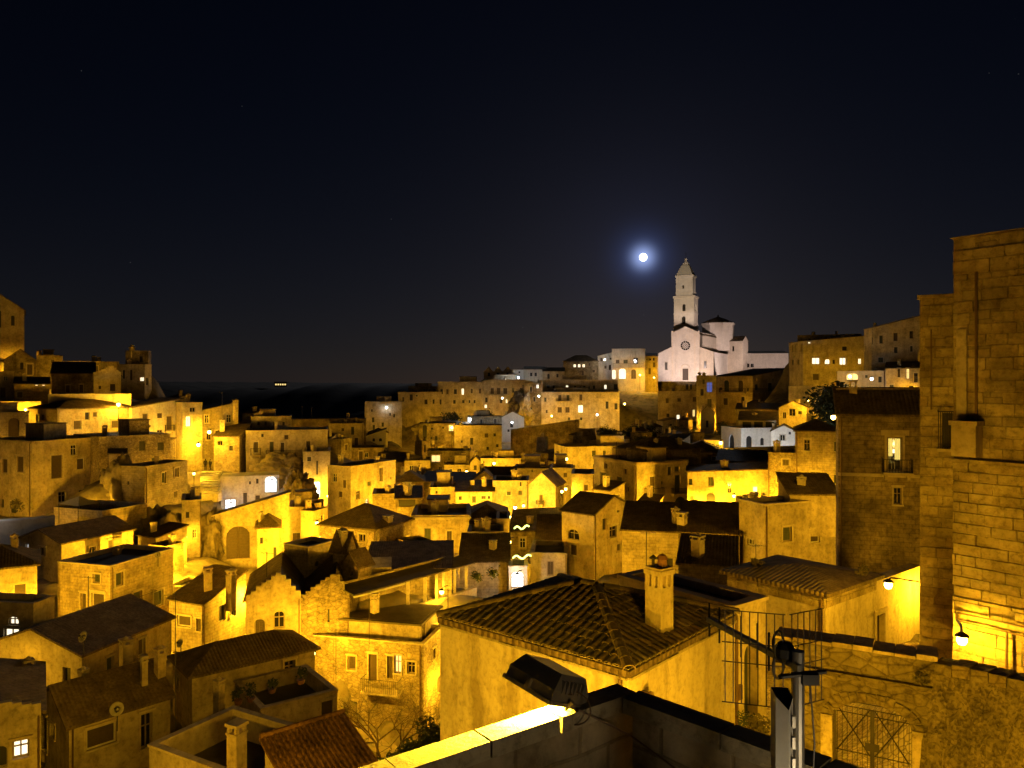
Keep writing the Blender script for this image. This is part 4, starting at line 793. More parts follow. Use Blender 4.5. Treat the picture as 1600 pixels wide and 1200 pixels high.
mb = MB(); u0, u1 = ff.u_of(1077), ff.u_of(1065); fbox(mb, ff, u0 - .3, u0 + .35, ff.z0, ff.z_of(1071, 574), -.4, -.012); fbox(mb, ff, u1 - .35, u1 + .3, ff.z0, ff.z_of(1071, 574), -.4, -.012)
N = 10; cu = (u0 + u1)/2; rr_ = (u1 - u0)/2
for k in range(N):
    a_, b_ = math.pi*k/N, math.pi*(k+1)/N; zt_ = ff.z_of(1071, 574)
    mb.bar(ff.at(cu + rr_*math.cos(a_), zt_ + rr_*math.sin(a_)*.8, -.2), ff.at(cu + rr_*math.cos(b_), zt_ + rr_*math.sin(b_)*.8, -.2), .28, 0, 5)
mb.build('portal_surround', 'church', cath)
# floodlights of the cathedral, standing on low posts on the piazza and the roofs around it
def flood(px, py, D, tgt, power, desc, col=(1.0, 0.76, 0.69), ang=75):
    p = P(px, py, D); t = Vector(tgt); root = empty('floodlight', p, 'white floodlight on short post ' + desc, 'floodlight')
    d = (t - p).normalized(); s = d.cross(Vector((0, 0, 1))).normalized(); u = s.cross(d)
    mb = MB(); mb.box(p - d*.35, s*.35, u*.25, d*.15); mb.build('housing', 'black', root)
    mb = MB(); mb.bar(p - d*.35 - Vector((0, 0, 4)), p - d*.35, .08); mb.build('post', 'iron', root)
    l = bpy.data.lights.new('flood_light', 'SPOT'); l.energy = power; l.spot_size = R_(ang); l.spot_blend = .4; l.shadow_soft_size = .2; l.color = col
    o = bpy.data.objects.new('flood_light', l); COL.objects.link(o); o.parent = root; o.rotation_euler = d.to_track_quat('-Z', 'Y').to_euler()
for fx_, pw in ((1034, 3600), (1060, 4600), (1086, 4400), (1106, 3600)): flood(fx_, 597, 315, P(fx_ + 3, 552, 330), pw, 'on the piazza, %s before the west front' % {1034: 'leftmost', 1060: 'near the portal', 1086: 'past the portal', 1106: 'at the corner'}[fx_], ang=125)
flood(1092, 583, 222, P(1071, 548, 330), 250000, 'on roof of blue window house facing west front', ang=17)
flood(1100, 583, 222, P(1071, 455, 345), 330000, 'on roof of blue window house facing bell tower', col=(1.0, .84, .64), ang=14)
flood(1200, 590, 318, P(1130, 545, 345), 34000, 'behind dim palazzo facing south flank', ang=60)
flood(1222, 594, 330, P(1185, 560, 356), 11000, 'behind dim palazzo facing low wing', ang=75)
# ================================================================== NEAR HOUSES, TOWER, GATE, TERRACE, ANTENNA
nh = B('near_house', 'near plaster house under the hipped tile roof with tall square chimney', 18, 688, 982, 1148, 1046, 1390, 32, 'hip:0.85', 'nearwall', '', '', cat='house', ext=1.5, eave=.06)
fl_, fr_, _, nroof = FACES['near plaster house under the hipped tile roof with tall square chimney']
# clay tiles: the slopes in view, each tile a piece
C0 = fl_.O; dl, dr = fl_.d, fr_.d; UL, UR = fl_.U, fr_.U; EV = 0.06; zE = fl_.z1 - 0.03; zR = fl_.z1 + 0.85
cor = [C0 - dl*EV - dr*EV, C0 + dl*(UL+EV) - dr*EV, C0 + dl*(UL+EV) + dr*(UR+EV), C0 - dl*EV + dr*(UR+EV)]
def tile_mesh(name, r0, r1, ln, n=6, th=0.0):
    mb = MB()
    for k in range(n):
        a, b = math.pi*k/n, math.pi*(k+1)/n
        f = lambda a_, r, y: (r*math.cos(a_), y, r*math.sin(a_)*.75)
        mb.poly([f(a, r0, 0), f(b, r0, 0), f(b, r1, ln), f(a, r1, ln)][::-1])
        q = .8; mb.poly([f(a, r0, 0), f(b, r0, 0), f(b, r0*q, 0), f(a, r0*q, 0)])
    o = mb.build(name, 'claytile', None, (0, 0, 0)); me = o.data; bpy.data.objects.remove(o); return me
def clay():
    m, t, b = mk('claytile'); oi = node(t, 'ShaderNodeObjectInfo'); geo = node(t, 'ShaderNodeNewGeometry')
    n = node(t, 'ShaderNodeTexNoise', Scale=5.0, Detail=8.0, Roughness=0.7); L(t, geo.outputs['Position'], n.inputs['Vector'])
    c = ramp(t, oi.outputs['Random'], [(0, (.10, .085, .05)), (.4, (.16, .125, .07)), (.8, (.21, .15, .085)), (1, (.28, .24, .16))])
    s = ramp(t, n.outputs['Fac'], [(.35, (.3, .28, .24)), (.6, (1, 1, 1))]); c = mixc(t, 'MULTIPLY', .85, c, s)
    bp = node(t, 'ShaderNodeBump', Strength=.5, Distance=.03); L(t, n.outputs['Fac'], bp.inputs['Height']); L(t, bp.outputs[0], b.inputs['Normal'])
    L(t, c, b.inputs['Base Color']); b.inputs['Roughness'].default_value = .92
clay()
TM = [tile_mesh('tile_%d' % i, .118 + .006*i, .092, .44) for i in range(3)]
tiles = []
V3 = lambda q, z: Vector((q.x, q.y, z))
rl = abs(UL - UR)/2; half = min(UL, UR)/2 + EV; slope = (zR - zE)/half; cs_ = 1/math.hypot(1, slope)
for e in range(4):
    a, b = cor[e], cor[(e+1) % 4]; ed = (b - a); le = ed.length; ed = ed.normalized(); inn = Vector((ed.y, -ed.x))
    mid = (cor[0] + cor[2])/2
    if inn.dot(mid - a) < 0: inn = -inn
    upv = Vector((inn.x, inn.y, slope)).normalized(); ev = Vector((ed.x, ed.y, 0)); nv = ev.cross(upv)
    if nv.z < 0: nv = -nv; 
    n = int(le / .235)
    for k in range(n):
        s = (k + .5) * le / n; run = min(s, le - s, half) / cs_ - .1
        r_ = 0
        while r_ * .335 < run - .12:
            t_ = r_ * .335
            p = V3(a + ed * s + inn * t_ * cs_, zE + t_*cs_*slope) + nv * (.035 + random.uniform(0, .012))
            X = upv.cross(nv); m = Matrix((X, upv, nv)).transposed().to_4x4() @ Matrix.Rotation(random.uniform(-.06, .06), 4, 'Z'); m.translation = p
            tiles.append((e, p.length, m)); r_ += 1
vis = sorted([t for t in tiles if t[0] in (0, 3)], key=lambda t: (t[2].translation - Vector((0, 0, CZ))).length)
rest = vis[290:] + [t for t in tiles if t[0] not in (0, 3)]; off = wloc(nroof)
for e, _, m in vis[:290]:
    o = bpy.data.objects.new('roof_tile', random.choice(TM)); COL.objects.link(o); o.parent = nroof; m = m.copy(); m.translation = m.translation - off; o.matrix_local = m
bm = bmesh.new()
for e, _, m in rest:
    k0 = len(bm.verts); bm.from_mesh(TM[0]); bm.verts.ensure_lookup_table()
    for v in bm.verts[k0:]: v.co = m @ v.co - off
me = bpy.data.meshes.new('back_tiles'); bm.to_mesh(me); bm.free(); me.materials.append(MAT['claytile'])
o = bpy.data.objects.new('back_tiles', me); COL.objects.link(o); o.parent = nroof; o['kind'] = 'stuff'
RM = tile_mesh('ridge_tile_mesh', .17, .15, .46)
apx = [V3((cor[0] + cor[2])/2 + (dl if UL > UR else dr) * rl * s, zR) for s in (-1, 1)]
def ridge(p0, p1):
    d = (p1 - p0); n = int(d.length / .4); d = d.normalized(); x = d.cross(Vector((0, 0, 1))).normalized(); nz = x.cross(d)
    for k in range(n):
        m = Matrix((x, d, nz)).transposed().to_4x4(); m.translation = p0 + d * (k * .4) + nz*.06 - off
        o = bpy.data.objects.new('ridge_tile', RM); COL.objects.link(o); o.parent = nroof; o.matrix_local = m
for i in range(4):
    q = V3(cor[i], zE); ridge(q, min(apx, key=lambda r: (r - q).length))
ridge(*apx)
# tall square chimney of the near house: shaft, pierced head, cap and pot
cx = P(1030, 980, 20.3); zt_ = P(1030, 888, 20.3).z; w_ = .26
mb = MB(); a_ = R_(40); ax = Vector((math.cos(a_), math.sin(a_), 0)) * w_; ay = Vector((-math.sin(a_), math.cos(a_), 0)) * w_
zs = zt_ - .45; mb.box((cx.x, cx.y, (cx.z - 1 + zs)/2), ax, ay, (0, 0, (zs - cx.z + 1)/2)); chm = mb.build('chimney', 'nearwall', nroof)
mb = MB()
for i in (-1, -.0, 1):
    for j in (-1, 0, 1):
        if i or j: mb.box(Vector((cx.x, cx.y, zs + .16)) + ax*.8*i + ay*.8*j, ax*.2, ay*.2, (0, 0, .16))
mb.box((cx.x, cx.y, zs + .38), ax*1.12, ay*1.12, (0, 0, .06)); mb.box((cx.x, cx.y, zs + .47), ax*1.0, ay*1.0, (0, 0, .03)); mb.build('chimney_head', 'nearwall', nroof)
mb = MB(); mb.lathe((cx.x + .08, cx.y, zs + .5), [(.14, 0), (.12, .18), (.16, .2), (.1, .3), (0, .34)], 10); mb.build('chimney_pot', 'terracotta', nroof)
mb = MB(); mb.lathe((cx.x - .16, cx.y, zs + .5), [(.04, 0), (.04, .2), (.1, .21), (.1, .24), (.03, .3), (0, .32)], 8); mb.build('chimney_cowl', 'iron', nroof)
# thin stone verge along the two eaves in view
for f, nm in ((fl_, 'L'), (fr_, 'R')):
    n = int(f.U / .55)
    for k in range(n):
        mb = MB(); u0, u1 = f.U*k/n + .006, f.U*(k+1)/n - .006; j = random.uniform(-.01, .015); fbox(mb, f, u0, u1, f.z1 - .25, f.z1 - .19 + j, -.08 + j, -.004); mb.build('eaves_stone', 'coping', nh)
mb = MB(); p = P(1003, 1081, 18.6); q = fr_.at(fr_.u_of(1003), p.z, 0)
mb.lathe(q, [(.09, -.02), (.09, .18), (.13, .2), (.13, .26), (0, .28)], 12, 0, Vector((*fr_.n, 0))); mb.build('vent', 'pipe', nh)
# neighbour with the arched green door
B('stone_house', 'plaster house end with arched green door joined to near house', 24.2, None, 1147, 1197, 952, 1140, 36, 'flat', 'nearwall', 'R 1163 1184 1004 1122 Da', dep=5, ext=1, rec=.45, par=.15, roofmat='x')
fd = FACES['plaster house end with arched green door joined to near house'][1]; nb = FACES['plaster house end with arched green door joined to near house'][2]
mb = MB(); u = fd.u_of(1152); fbox(mb, fd, u - .12, u + .12, fd.z_of(1152, 1092), fd.z_of(1152, 1070), -.12, -.004); mb.build('meter_box', 'pipe', nb)
n3 = B('stone_house', 'tuff block house with low tiled roof on the lit street', 31, 1137, 1290, 1368, 923, 1066, 28, 'hip:0.35', 'nearwall', '', rec=.3, dep=7)
f3 = FACES['tuff block house with low tiled roof on the lit street']
fN = f3[1]; o2 = fN.at(fN.U - .02, 0); ph2 = math.atan(o2.x/o2.y); aN = math.atan2(fN.d.x, fN.d.y)
B('street_wall', 'lit plaster street wall with plain brown door under bracket lamp', o2.y + .02, None, 800 + F*o2.x/o2.y, 1440, 600 + (CZ - fN.z1 + .35)/o2.y*F, 1050, math.degrees(aN - ph2), 'none', 'nearwall', 'R 1366 1382 960 1034 o', dep=.6, cat='wall', rec=.3)
for f in f3[:2]:
    n = int(f.U / .5)
    for r_ in range(2):
        for k in range(n):
            mb = MB(); u0 = f.U*k/n + .01; j = random.uniform(-.015, .02); fbox(mb, f, u0, u0 + f.U/n - .02, f.z1 - .42 - r_*.28, f.z1 - .17 - r_*.28, -.05 + j, -.004); mb.build('edge_stone', 'blocks', n3)
# the tall stone house beside the tower, and the big tower: every block a piece
BL = []
for i in range(6):
    bm = bmesh.new(); bmesh.ops.create_cube(bm, size=1.0); bmesh.ops.bevel(bm, geom=bm.edges[:], offset=.035, segments=1, affect='EDGES')
    for v in bm.verts: v.co += Vector((random.uniform(-.018, .018), random.uniform(-.03, .03), random.uniform(-.03, .03)))
    me = bpy.data.meshes.new('block'); bm.to_mesh(me); bm.free(); uvl = me.uv_layers.new(name='UVMap'); me.materials.append(MAT['blocks']); BL.append(me)
def masonry(parent, f, u0, u1, z0, z1, course, blen, name='stone_block', depth=.16, proud=.05, skip=None):
    off = wloc(parent); z = z0; k = 0; cnt = 0
    while z < z1 - .05:
        h = min(course * random.uniform(.9, 1.1), z1 - z); u = u0 - random.uniform(0, blen) 
        while u < u1:
            l = blen * random.uniform(.75, 1.3); a, b = max(u, u0), min(u + l, u1)
            if b - a > .06 and not (skip and skip((a + b)/2, z + h/2)):
                c = f.at((a + b)/2, z + h/2, depth/2 - proud + random.uniform(-.022, .022) - (.0 if random.random() > .08 else -.06))
                o = bpy.data.objects.new(name, random.choice(BL)); COL.objects.link(o); o.parent = parent
                m = Matrix((Vector((*f.d, 0)), Vector((*f.n, 0)), Vector((0, 0, 1)))).transposed().to_4x4() @ Matrix.Diagonal((b - a - .014, depth, h - .014, 1)); m.translation = c - off; o.matrix_local = m; cnt += 1
            u += l
        z += h; k += 1
    return cnt
tw = B('stone_tower', 'big weathered block tower at the right edge with eroded courses', 19.5, 1490, 1700, None, 346, 1098, 15, 'none', 'weathered', '', dep=8, cat='tower', ext=1.5)
ft = FACES['big weathered block tower at the right edge with eroded courses'][0]
uA, uB = ft.u_of(1640), ft.U
masonry(tw, ft, uA, uB, ft.z_of(1500, 716), ft.z_of(1500, 430), .31, .62, proud=.03)
masonry(tw, ft, uA, uB, ft.z_of(1500, 430) + .003, ft.z_of(1500, 392), .36, .8, proud=.07)
masonry(tw, ft, uA, uB, ft.z_of(1500, 390), ft.z_of(1500, 372), .3, .7, proud=.02)
masonry(tw, ft, uA, uB, ft.z_of(1500, 930), ft.z_of(1500, 722), .3, .6, proud=.09); masonry(tw, ft, uA, uB, ft.z0 + .2, ft.z_of(1500, 932), .36, .75, proud=.07)
mb = MB(); fbox(mb, ft, uA, uB + .06, ft.z_of(1500, 371.5), ft.z1 + .05, -.14, .3); mb.build('top_band', 'blocks', tw)
mb = MB(); fbox(mb, ft, uA, uB + .05, ft.z_of(1500, 721.5), ft.z_of(1500, 716.5), -.2, .1); mb.build('ledge', 'blocks', tw)
for yy in (955, 968):
    mb = MB(); p0 = ft.at(ft.u_of(1500), ft.z_of(1500, yy), -.2); p1 = ft.at(ft.u_of(1640), ft.z_of(1500, yy) , -.2); mb.bar(p0, p1, .025); mb.build('cable', 'pipe', tw)
mb = MB(); u = ft.u_of(1527); fbox(mb, ft, u - .03, u + .03, ft.z_of(1527, 650), ft.z_of(1527, 425), -.1, -.06); mb.build('drain_pipe', 'pipe', tw)
mb = MB(); fbox(mb, ft, ft.u_of(1513), ft.u_of(1497), ft.z_of(1505, 650), ft.z_of(1505, 515), -.12, -.07); mb.build('plaster_patch', 'plaster', tw)
mb = MB(); ua, ub = ft.u_of(1536), ft.u_of(1498); fbox(mb, ft, ua, ub, ft.z_of(1515, 712), ft.z_of(1515, 664), -.5, -.05); fbox(mb, ft, ua - .05, ub + .05, ft.z_of(1515, 664) + .001, ft.z_of(1515, 657), -.56, -.05); mb.build('projecting_box', 'plaster', tw)
mb = MB(); p = ft.at(ft.u_of(1578), ft.z_of(1578, 985), -.22); mb.bar(p, (p.x, p.y, p.z - 2.6), .035); mb.build('drain_pipe', 'pipe', tw)
st = B('stone_house', 'narrow high weathered stone house squeezed against the big tower', 26, None, 1437, 1494, 467, 1050, 90, 'none', 'weathered', '', dep=8, ext=1.5)
fs = FACES['narrow high weathered stone house squeezed against the big tower'][1]
masonry(st, fs, .02, fs.U, fs.z_of(1450, 1030), fs.z1, .34, .6, proud=.04)
mb = MB(); fbox(mb, fs, -.08, fs.U, fs.z1 + .002, fs.z1 + .12, -.1, .3); mb.build('coping', 'blocks', st)
mb = MB(); u = fs.u_of(1455); fbox(mb, fs, u - .025, u + .025, fs.z_of(1455, 640), fs.z_of(1455, 515), -.12, -.07); mb.build('drain_pipe', 'pipe', st)
mb = MB(); ua, ub = fs.u_of(1464), fs.U; zb_, zt_ = fs.z_of(1475, 699), fs.z_of(1475, 642); fbox(mb, fs, ua, ub, zb_ - .1, zb_, -.7, 0); bal = mb.build('balcony', 'trim', st)
mb = MB()
for k in range(9):
    u = ua + .03 + (ub - ua - .06)*k/8; mb.bar(fs.at(u, zb_, -.66), fs.at(u, zt_, -.66), .012, 0, 4)
mb.bar(fs.at(ua + .03, zt_, -.66), fs.at(ub, zt_, -.66), .02); mb.bar(fs.at(ua + .03, zt_, 0), fs.at(ua + .03, zt_, -.66), .02); mb.build('railing', 'iron', bal)
mb = MB(); fbox(mb, fs, ua + .15, ub - .1, zb_ + .005, zb_ + 1.15, -.08, -.02); mb.build('door', 'black', st)
# gate wall with arch
gw = B('gate_wall', 'mossy rubble wall with round arched gateway on the near street', 19, 1210, 1466, None, 1034, 1262, 0, 'none', 'mossy', 'L 1302 1424 1099 1256 vf', dep=.7, cat='wall', rec=.68, ext=.5)
for c in list(gw.children):
    if c.name.startswith('window'):
        for g in list(c.children): bpy.data.objects.remove(g)
        bpy.data.objects.remove(c)
fg = FACES['mossy rubble wall with round arched gateway on the near street'][0]
# open the way through the wall: rear sheet replaced by two cheeks and a lintel
wl = [c for c in gw.children if c.name.startswith('wall')][0]; bm = bmesh.new(); bm.from_mesh(wl.data)
ny = Vector((*fg.n, 0)); offw = wloc(gw); dead = []
for fc in bm.faces:
    dpt = (Vector((fg.O.x, fg.O.y, 0)) - Vector((fc.calc_center_median().x + offw.x, fc.calc_center_median().y + offw.y, 0))).dot(ny)
    if abs(dpt - .7) < .004 and abs(fc.normal.z) < .2: dead.append(fc)
bmesh.ops.delete(bm, geom=dead, context='FACES'); bm.to_mesh(wl.data); bm.free()
mb = MB(); g0, g1 = sorted((fg.u_of(1302), fg.u_of(1424))); zA, zS = fg.z_of(1363, 1099), fg.z0
for a_, b_, z0_, z1_ in ((0, g0, zS, fg.z1), (g1, fg.U, zS, fg.z1), (g0, g1, zA, fg.z1)): mb.poly([fg.at(a_, z0_, .7), fg.at(b_, z0_, .7), fg.at(b_, z1_, .7), fg.at(a_, z1_, .7)])
mb.build('rear_face', 'mossy', gw)
mb = MB(); fbox(mb, fg, 0, fg.U, fg.z_of(1363, 1064), fg.z_of(1363, 1057), -.16, -.003); mb.build('ledge', 'mossy', gw)
n = 15; cu = (g0 + g1)/2; rw_ = (g1 - g0)/2; rh_ = min(rw_, (zA - fg.z_of(1363, 1256))*.6)*.5; zc_ = zA - rh_
for k in range(n):
    a_ = math.pi*(k + .5)/n; t_ = Vector((*fg.d, 0)); ro_ = random.uniform(-.03, .04)
    c = fg.at(cu + (rw_ + .13)*math.cos(a_), zc_ + (rh_ + .13)*math.sin(a_), -.015 + ro_*.4)
    nrm = (t_*(math.cos(a_)/rw_) + Vector((0, 0, math.sin(a_)/rh_))).normalized(); tan_ = nrm.cross(ny)
    l0 = fg.at(cu + rw_*math.cos(a_ - math.pi/n/2), zc_ + rh_*math.sin(a_ - math.pi/n/2)); l1 = fg.at(cu + rw_*math.cos(a_ + math.pi/n/2), zc_ + rh_*math.sin(a_ + math.pi/n/2))
    mb = MB(); mb.box(c, nrm*(.13 + ro_), tan_*((l1 - l0).length/2 + .004), ny*.05); mb.build('arch_stone', 'mossy', gw)
n = int(fg.U / .45)
for k in range(n):
    mb = MB(); u0 = fg.U*k/n; j = random.uniform(-.03, .05); fbox(mb, fg, u0 + .01, u0 + fg.U/n - .01, fg.z1 + .003, fg.z1 + .1 + j, -.1 + j*.5, .72); mb.build('coping_stone', 'blocks', gw)
for s_, uu in (('l', g1), ('r', g0)):
    mb = MB(); w = .3; fbox(mb, fg, uu - (w if s_ == 'r' else -.02), uu + (w if s_ == 'l' else -.02), fg.z0, fg.z_of(1363, 1128), -.1, -.003); mb.build('jamb', 'blocks', gw)
# iron gate, every bar a piece
gt = empty('iron_gate', fg.at(cu, fg.z_of(1363, 1250), .35), 'rusty iron double gate with crossed braces closing the arched gateway', 'gate')
def ibar(p0, p1, r, nm): mb = MB(); mb.bar(p0, p1, r, 0, 5); return mb.build(nm, 'iron', gt)
zg1, zg0 = fg.z_of(1363, 1118), fg.z_of(1363, 1190); zg2 = fg.z_of(1363, 1128)
m_ = .06
for k in range(15):
    u = g0 + m_ + (g1 - g0 - 2*m_)*k/14
    if k == 7: continue
    ibar(fg.at(u, zg0 - .9, .35), fg.at(u, zg1, .35), .008, 'bar')
for z in (zg1, zg1 + .14, zg2, zg0): ibar(fg.at(g0 + .02, z, .33), fg.at(g1 - .02, z, .33), .014, 'rail')
for a_, b_ in ((g0 + m_, cu - .06), (cu + .06, g1 - m_)):
    ibar(fg.at(a_, zg1, .31), fg.at(b_, zg0, .31), .018, 'brace'); ibar(fg.at(a_, zg0, .30), fg.at(b_, zg1, .30), .018, 'brace')
mb = MB(); fbox(mb, fg, cu - .05, cu + .05, zg0 - .9, zg1, .28, .36); mb.build('meeting_stile', 'iron', gt)
mb = MB(); fbox(mb, fg, cu - .17, cu + .17, fg.z_of(1363, 1181), fg.z_of(1363, 1169), .24, .27); mb.build('lock_plate', 'iron', gt)
# slanting wall beside the street, rough and eroded
rampw = empty('ramp_wall', P(1600, 1090, 17.2), 'eroded mossy masonry wall sloping beside the street under the tower', 'wall')
def rampf(u, v):
    x = 1462 + u * 260; D = 19.0 - u * 2.7; top = P(x, 1042 + u*50, D); out = v * 1.6
    z = top.z - v*4.2 + (.07*math.sin(u*37) + .05*math.sin(u*91 + v*20))*(1 if v < .05 else 1)
    n = .05*math.sin(u*30 + 3*math.sin(v*17)) + .05*math.sin(v*34 + 2*math.sin(u*23)) + random.uniform(-.03, .03)
    return (top.x - (out + n)*.8, top.y - (out + n)*.6, z)
grid_displace('wall_face', rampf, 60, 40, 'mossy', rampw)
n = 9
for k in range(n):
    u0, u1 = k/n, (k+1)/n; p0 = P(1462 + u0*260, 1042 + u0*50, 19 - u0*2.7); p1 = P(1462 + u1*260, 1042 + u1*50, 19 - u1*2.7); d = (p1 - p0); l = d.length; d.normalize(); s = d.cross(Vector((0, 0, 1))).normalized()
    mb = MB(); j = random.uniform(-.05, .07); mb.box((p0 + p1)/2 + Vector((0, 0, .02 + j)) - s*.12, d*(l/2 - .012), s*.3, (0, 0, .14 + j*.3)); mb.build('coping_stone', 'mossy', rampw)
# ---------------------------------------------------------------- own terrace: parapet, floor
zP = CZ - 2.5; c0 = P(966, 1080, 6.25); c0.z = zP
dA = Vector((-.80, -.60, 0)); dB = Vector((.70, -.714, 0))
inA = dB.copy(); th = .19
par = empty('terrace_parapet', (c0.x, c0.y, zP - .6), 'stone parapet of the terrace below with floodlight on it', 'wall')
nA = Vector((-dA.y, dA.x, 0)); nA = nA if nA.dot(dB) > 0 else -nA; nB = Vector((-dB.y, dB.x, 0)); nB = nB if nB.dot(dA) > 0 else -nB
mb = MB(); mb.box(c0 + dA*1.9 + nA*(th/2) + Vector((0, 0, -2.6)), dA*1.9, nA*(th/2 - .02), (0, 0, 2.54)); mb.box(c0 + dB*1.75 + nB*(th/2) + dB*.27 + Vector((0, 0, -2.6)), dB*1.75, nB*(th/2 - .02), (0, 0, 2.54)); mb.build('parapet_wall', 'weathered', par)
u = 0; k = 0
for L_ in (.78, .62, .7, .5, .6, .6):
    mb = MB(); j = random.uniform(-.012, .012); mb.box(c0 + dA*(u + L_/2) + nA*(th/2 + j) + Vector((0, 0, .0 + j*.5)), dA*(L_/2 - .008), nA*(th/2 + .012), (0, 0, .06)); o = mb.build('coping_stone', 'coping', par); u += L_
    bv = o.modifiers.new('worn', 'BEVEL'); bv.width = .012; bv.segments = 2
u = th + .01
for L_ in (.85, .7, .75, .6, .6):
    mb = MB(); j = random.uniform(-.012, .012); mb.box(c0 + dB*(u + L_/2) + nB*(th/2 + j) + Vector((0, 0, .0 + j*.5)), dB*(L_/2 - .008), nB*(th/2 + .012), (0, 0, .06)); o = mb.build('coping_stone', 'coping', par); u += L_
    bv = o.modifiers.new('worn', 'BEVEL'); bv.width = .012; bv.segments = 2
mb = MB(); ci = c0 + nA*th + nB*th; zf = zP - .52
mb.poly([(ci + dA*0 + Vector((0, 0, -.56))), (ci + dA*3.4 + Vector((0, 0, -.56))), (ci + dA*3.4 + dB*3.2 + Vector((0, 0, -.56))), (ci + dB*3.2 + Vector((0, 0, -.56)))])
tf = mb.build('terrace_floor', 'coping'); tag(tf, 'stone floor of the terrace below', 'floor', kind='structure')
for i in range(8):
    for j in range(7):
        mb = MB(); jj = random.uniform(-.008, .008); o_ = .2 if i % 2 else 0
        mb.box(ci + dA*(i*.42 + .21) + dB*(j*.48 + .24 + o_*.6) + Vector((0, 0, -.535 + jj)), dA*.2, dB*.228, (0, 0, .02)); mb.build('flagstone', 'coping', tf)
# floodlight on the parapet
p0 = P(870, 1085, 5.7); w1 = P(690, 990, 22.7); w2 = P(960, 1062, 18.3); nn = (w1 - p0).cross(w2 - p0).normalized()
if nn.z > 0: nn = -nn
e1 = Vector((.27, -.27, 0)); e1 = (e1 - nn*e1.dot(nn)).normalized(); e2 = nn.cross(e1)
if e2.y > 0: e2 = -e2
pc = P(872, 1086, 5.80); pc.z = zP + .14; pc = pc - nA*.15; nn = (nn + Vector((-.12, .14, 0))).normalized(); e1 = (e1 - nn*e1.dot(nn)).normalized(); e2 = nn.cross(e1); e2 = -e2 if e2.y > 0 else e2
fx = empty('floodlight', pc, 'bronze floodlight housing lit from below fixed on the near parapet', 'floodlight')
up = -nn
mb = MB(); A0 = [pc + e1*sx*.245 + e2*sy*.21 + up*.0 for sx, sy in ((-1,-1),(1,-1),(1,1),(-1,1))]; A1 = [pc + e1*sx*.245 + e2*sy*.21 + up*.08 for sx, sy in ((-1,-1),(1,-1),(1,1),(-1,1))]; A2 = [pc + e1*sx*.2 + e2*(sy*.15 - .02) + up*.19 for sx, sy in ((-1,-1),(1,-1),(1,1),(-1,1))]
for X, Y in ((A0, A1), (A1, A2)):
    for i in range(4): mb.poly([X[i], X[(i+1) % 4], Y[(i+1) % 4], Y[i]])
mb.poly(A2); ho = mb.build('housing', 'bronze', fx)
bv = ho.modifiers.new('round', 'BEVEL'); bv.width = .012; bv.segments = 2
mb = MB()
for sx, sy, hx_, hy_ in ((0, 1, .262, .014), (0, -1, .262, .014), (1, 0, .014, .198), (-1, 0, .014, .198)): mb.box(pc + e1*sx*.25 + e2*sy*.215 - up*.012, e1*hx_, e2*hy_, up*.016)
mb.build('front_frame', 'bronze', fx)
for k in range(6):
    mb = MB(); mb.box(pc + e1*.228 + e2*(-.12 + k*.048) + up*.11, e1*.024, e2*.006, up*.045); mb.build('cooling_fin', 'bronze', fx)
mb = MB(); mb.box(pc + e2*.222 + up*.03, e1*.02, e2*.012, up*.04); mb.build('latch', 'bronze', fx)
mb = MB(); br_ = pc + e1*.285 + e2*.02; ft_ = c0 + dA*((br_ - c0).dot(dA)) + nA*(th*.62); ft_.z = zP + .06; mb.bar(br_ + up*.03, ft_, .018); mb.build('bracket', 'bronze', fx)
mb = MB(); t_ = [ft_ + Vector((.05 + .14*math.sin(s), -.02 + .05*math.cos(s*1.3), .02 + .11*math.cos(s))) for s in [x*.35 for x in range(19)]]; mb.tube(t_, .006, 0, 5)
mb.build('cable', 'pipe', fx)
mb = MB(); mb.tube([ft_ + Vector((.1, -.02, .01)), c0 + dB*.35 + nB*.3 + Vector((0, 0, -.15)), c0 + dB*1.0 + nB*.3 + Vector((0, 0, -.33)), c0 + dB*2.2 + nB*.3 + Vector((0, 0, -.36))], .007, 0, 5); mb.build('cable', 'pipe', fx)
al = bpy.data.lights.new('flood_lamp', 'AREA'); al.shape = 'RECTANGLE'; al.size = .36; al.size_y = .28; al.energy = 3000; al.color = (1.0, .60, .03)
ao = bpy.data.objects.new('flood_lamp', al); COL.objects.link(ao); ao.parent = fx; ao.location = nn*.03; ao.rotation_euler = nn.to_track_quat('-Z', 'Y').to_euler()
# ---------------------------------------------------------------- television antenna on its mast
am = empty('antenna_mast', (1.57, 4.2, CZ - 4), 'grey mast with grid reflector television antenna beside the terrace', 'antenna')
def apart(nm, fn, mat='metal'): mb = MB(); fn(mb); return mb.build(nm, mat, am)
zA_ = CZ - 1.54; pm = Vector((1.565, 4.2, 0))
apart('mast', lambda m: m.bar((pm.x, pm.y, CZ - 4.2), (pm.x, pm.y, CZ - 1.46), .033, 0, 12))
b0 = Vector((1.56, 4.16, zA_)); b1 = Vector((1.287, 5.03, zA_))
apart('boom', lambda m: m.box((b0 + b1)/2, (b1 - b0)/2, Vector((.016, .005, 0)), (0, 0, .016)))
dbm = (b1 - b0).normalized(); sd = dbm.cross(Vector((0, 0, 1))).normalized()
for t, h in ((.99, .11), (.86, .115), (.6, .125), (.42, .13), (.3, .11)):
    c = b0.lerp(b1, t); apart('director', lambda m: m.bar(c - Vector((0, 0, h)), c + Vector((0, 0, h)), .006, 0, 5), 'black')
vx = b0 + dbm*.1
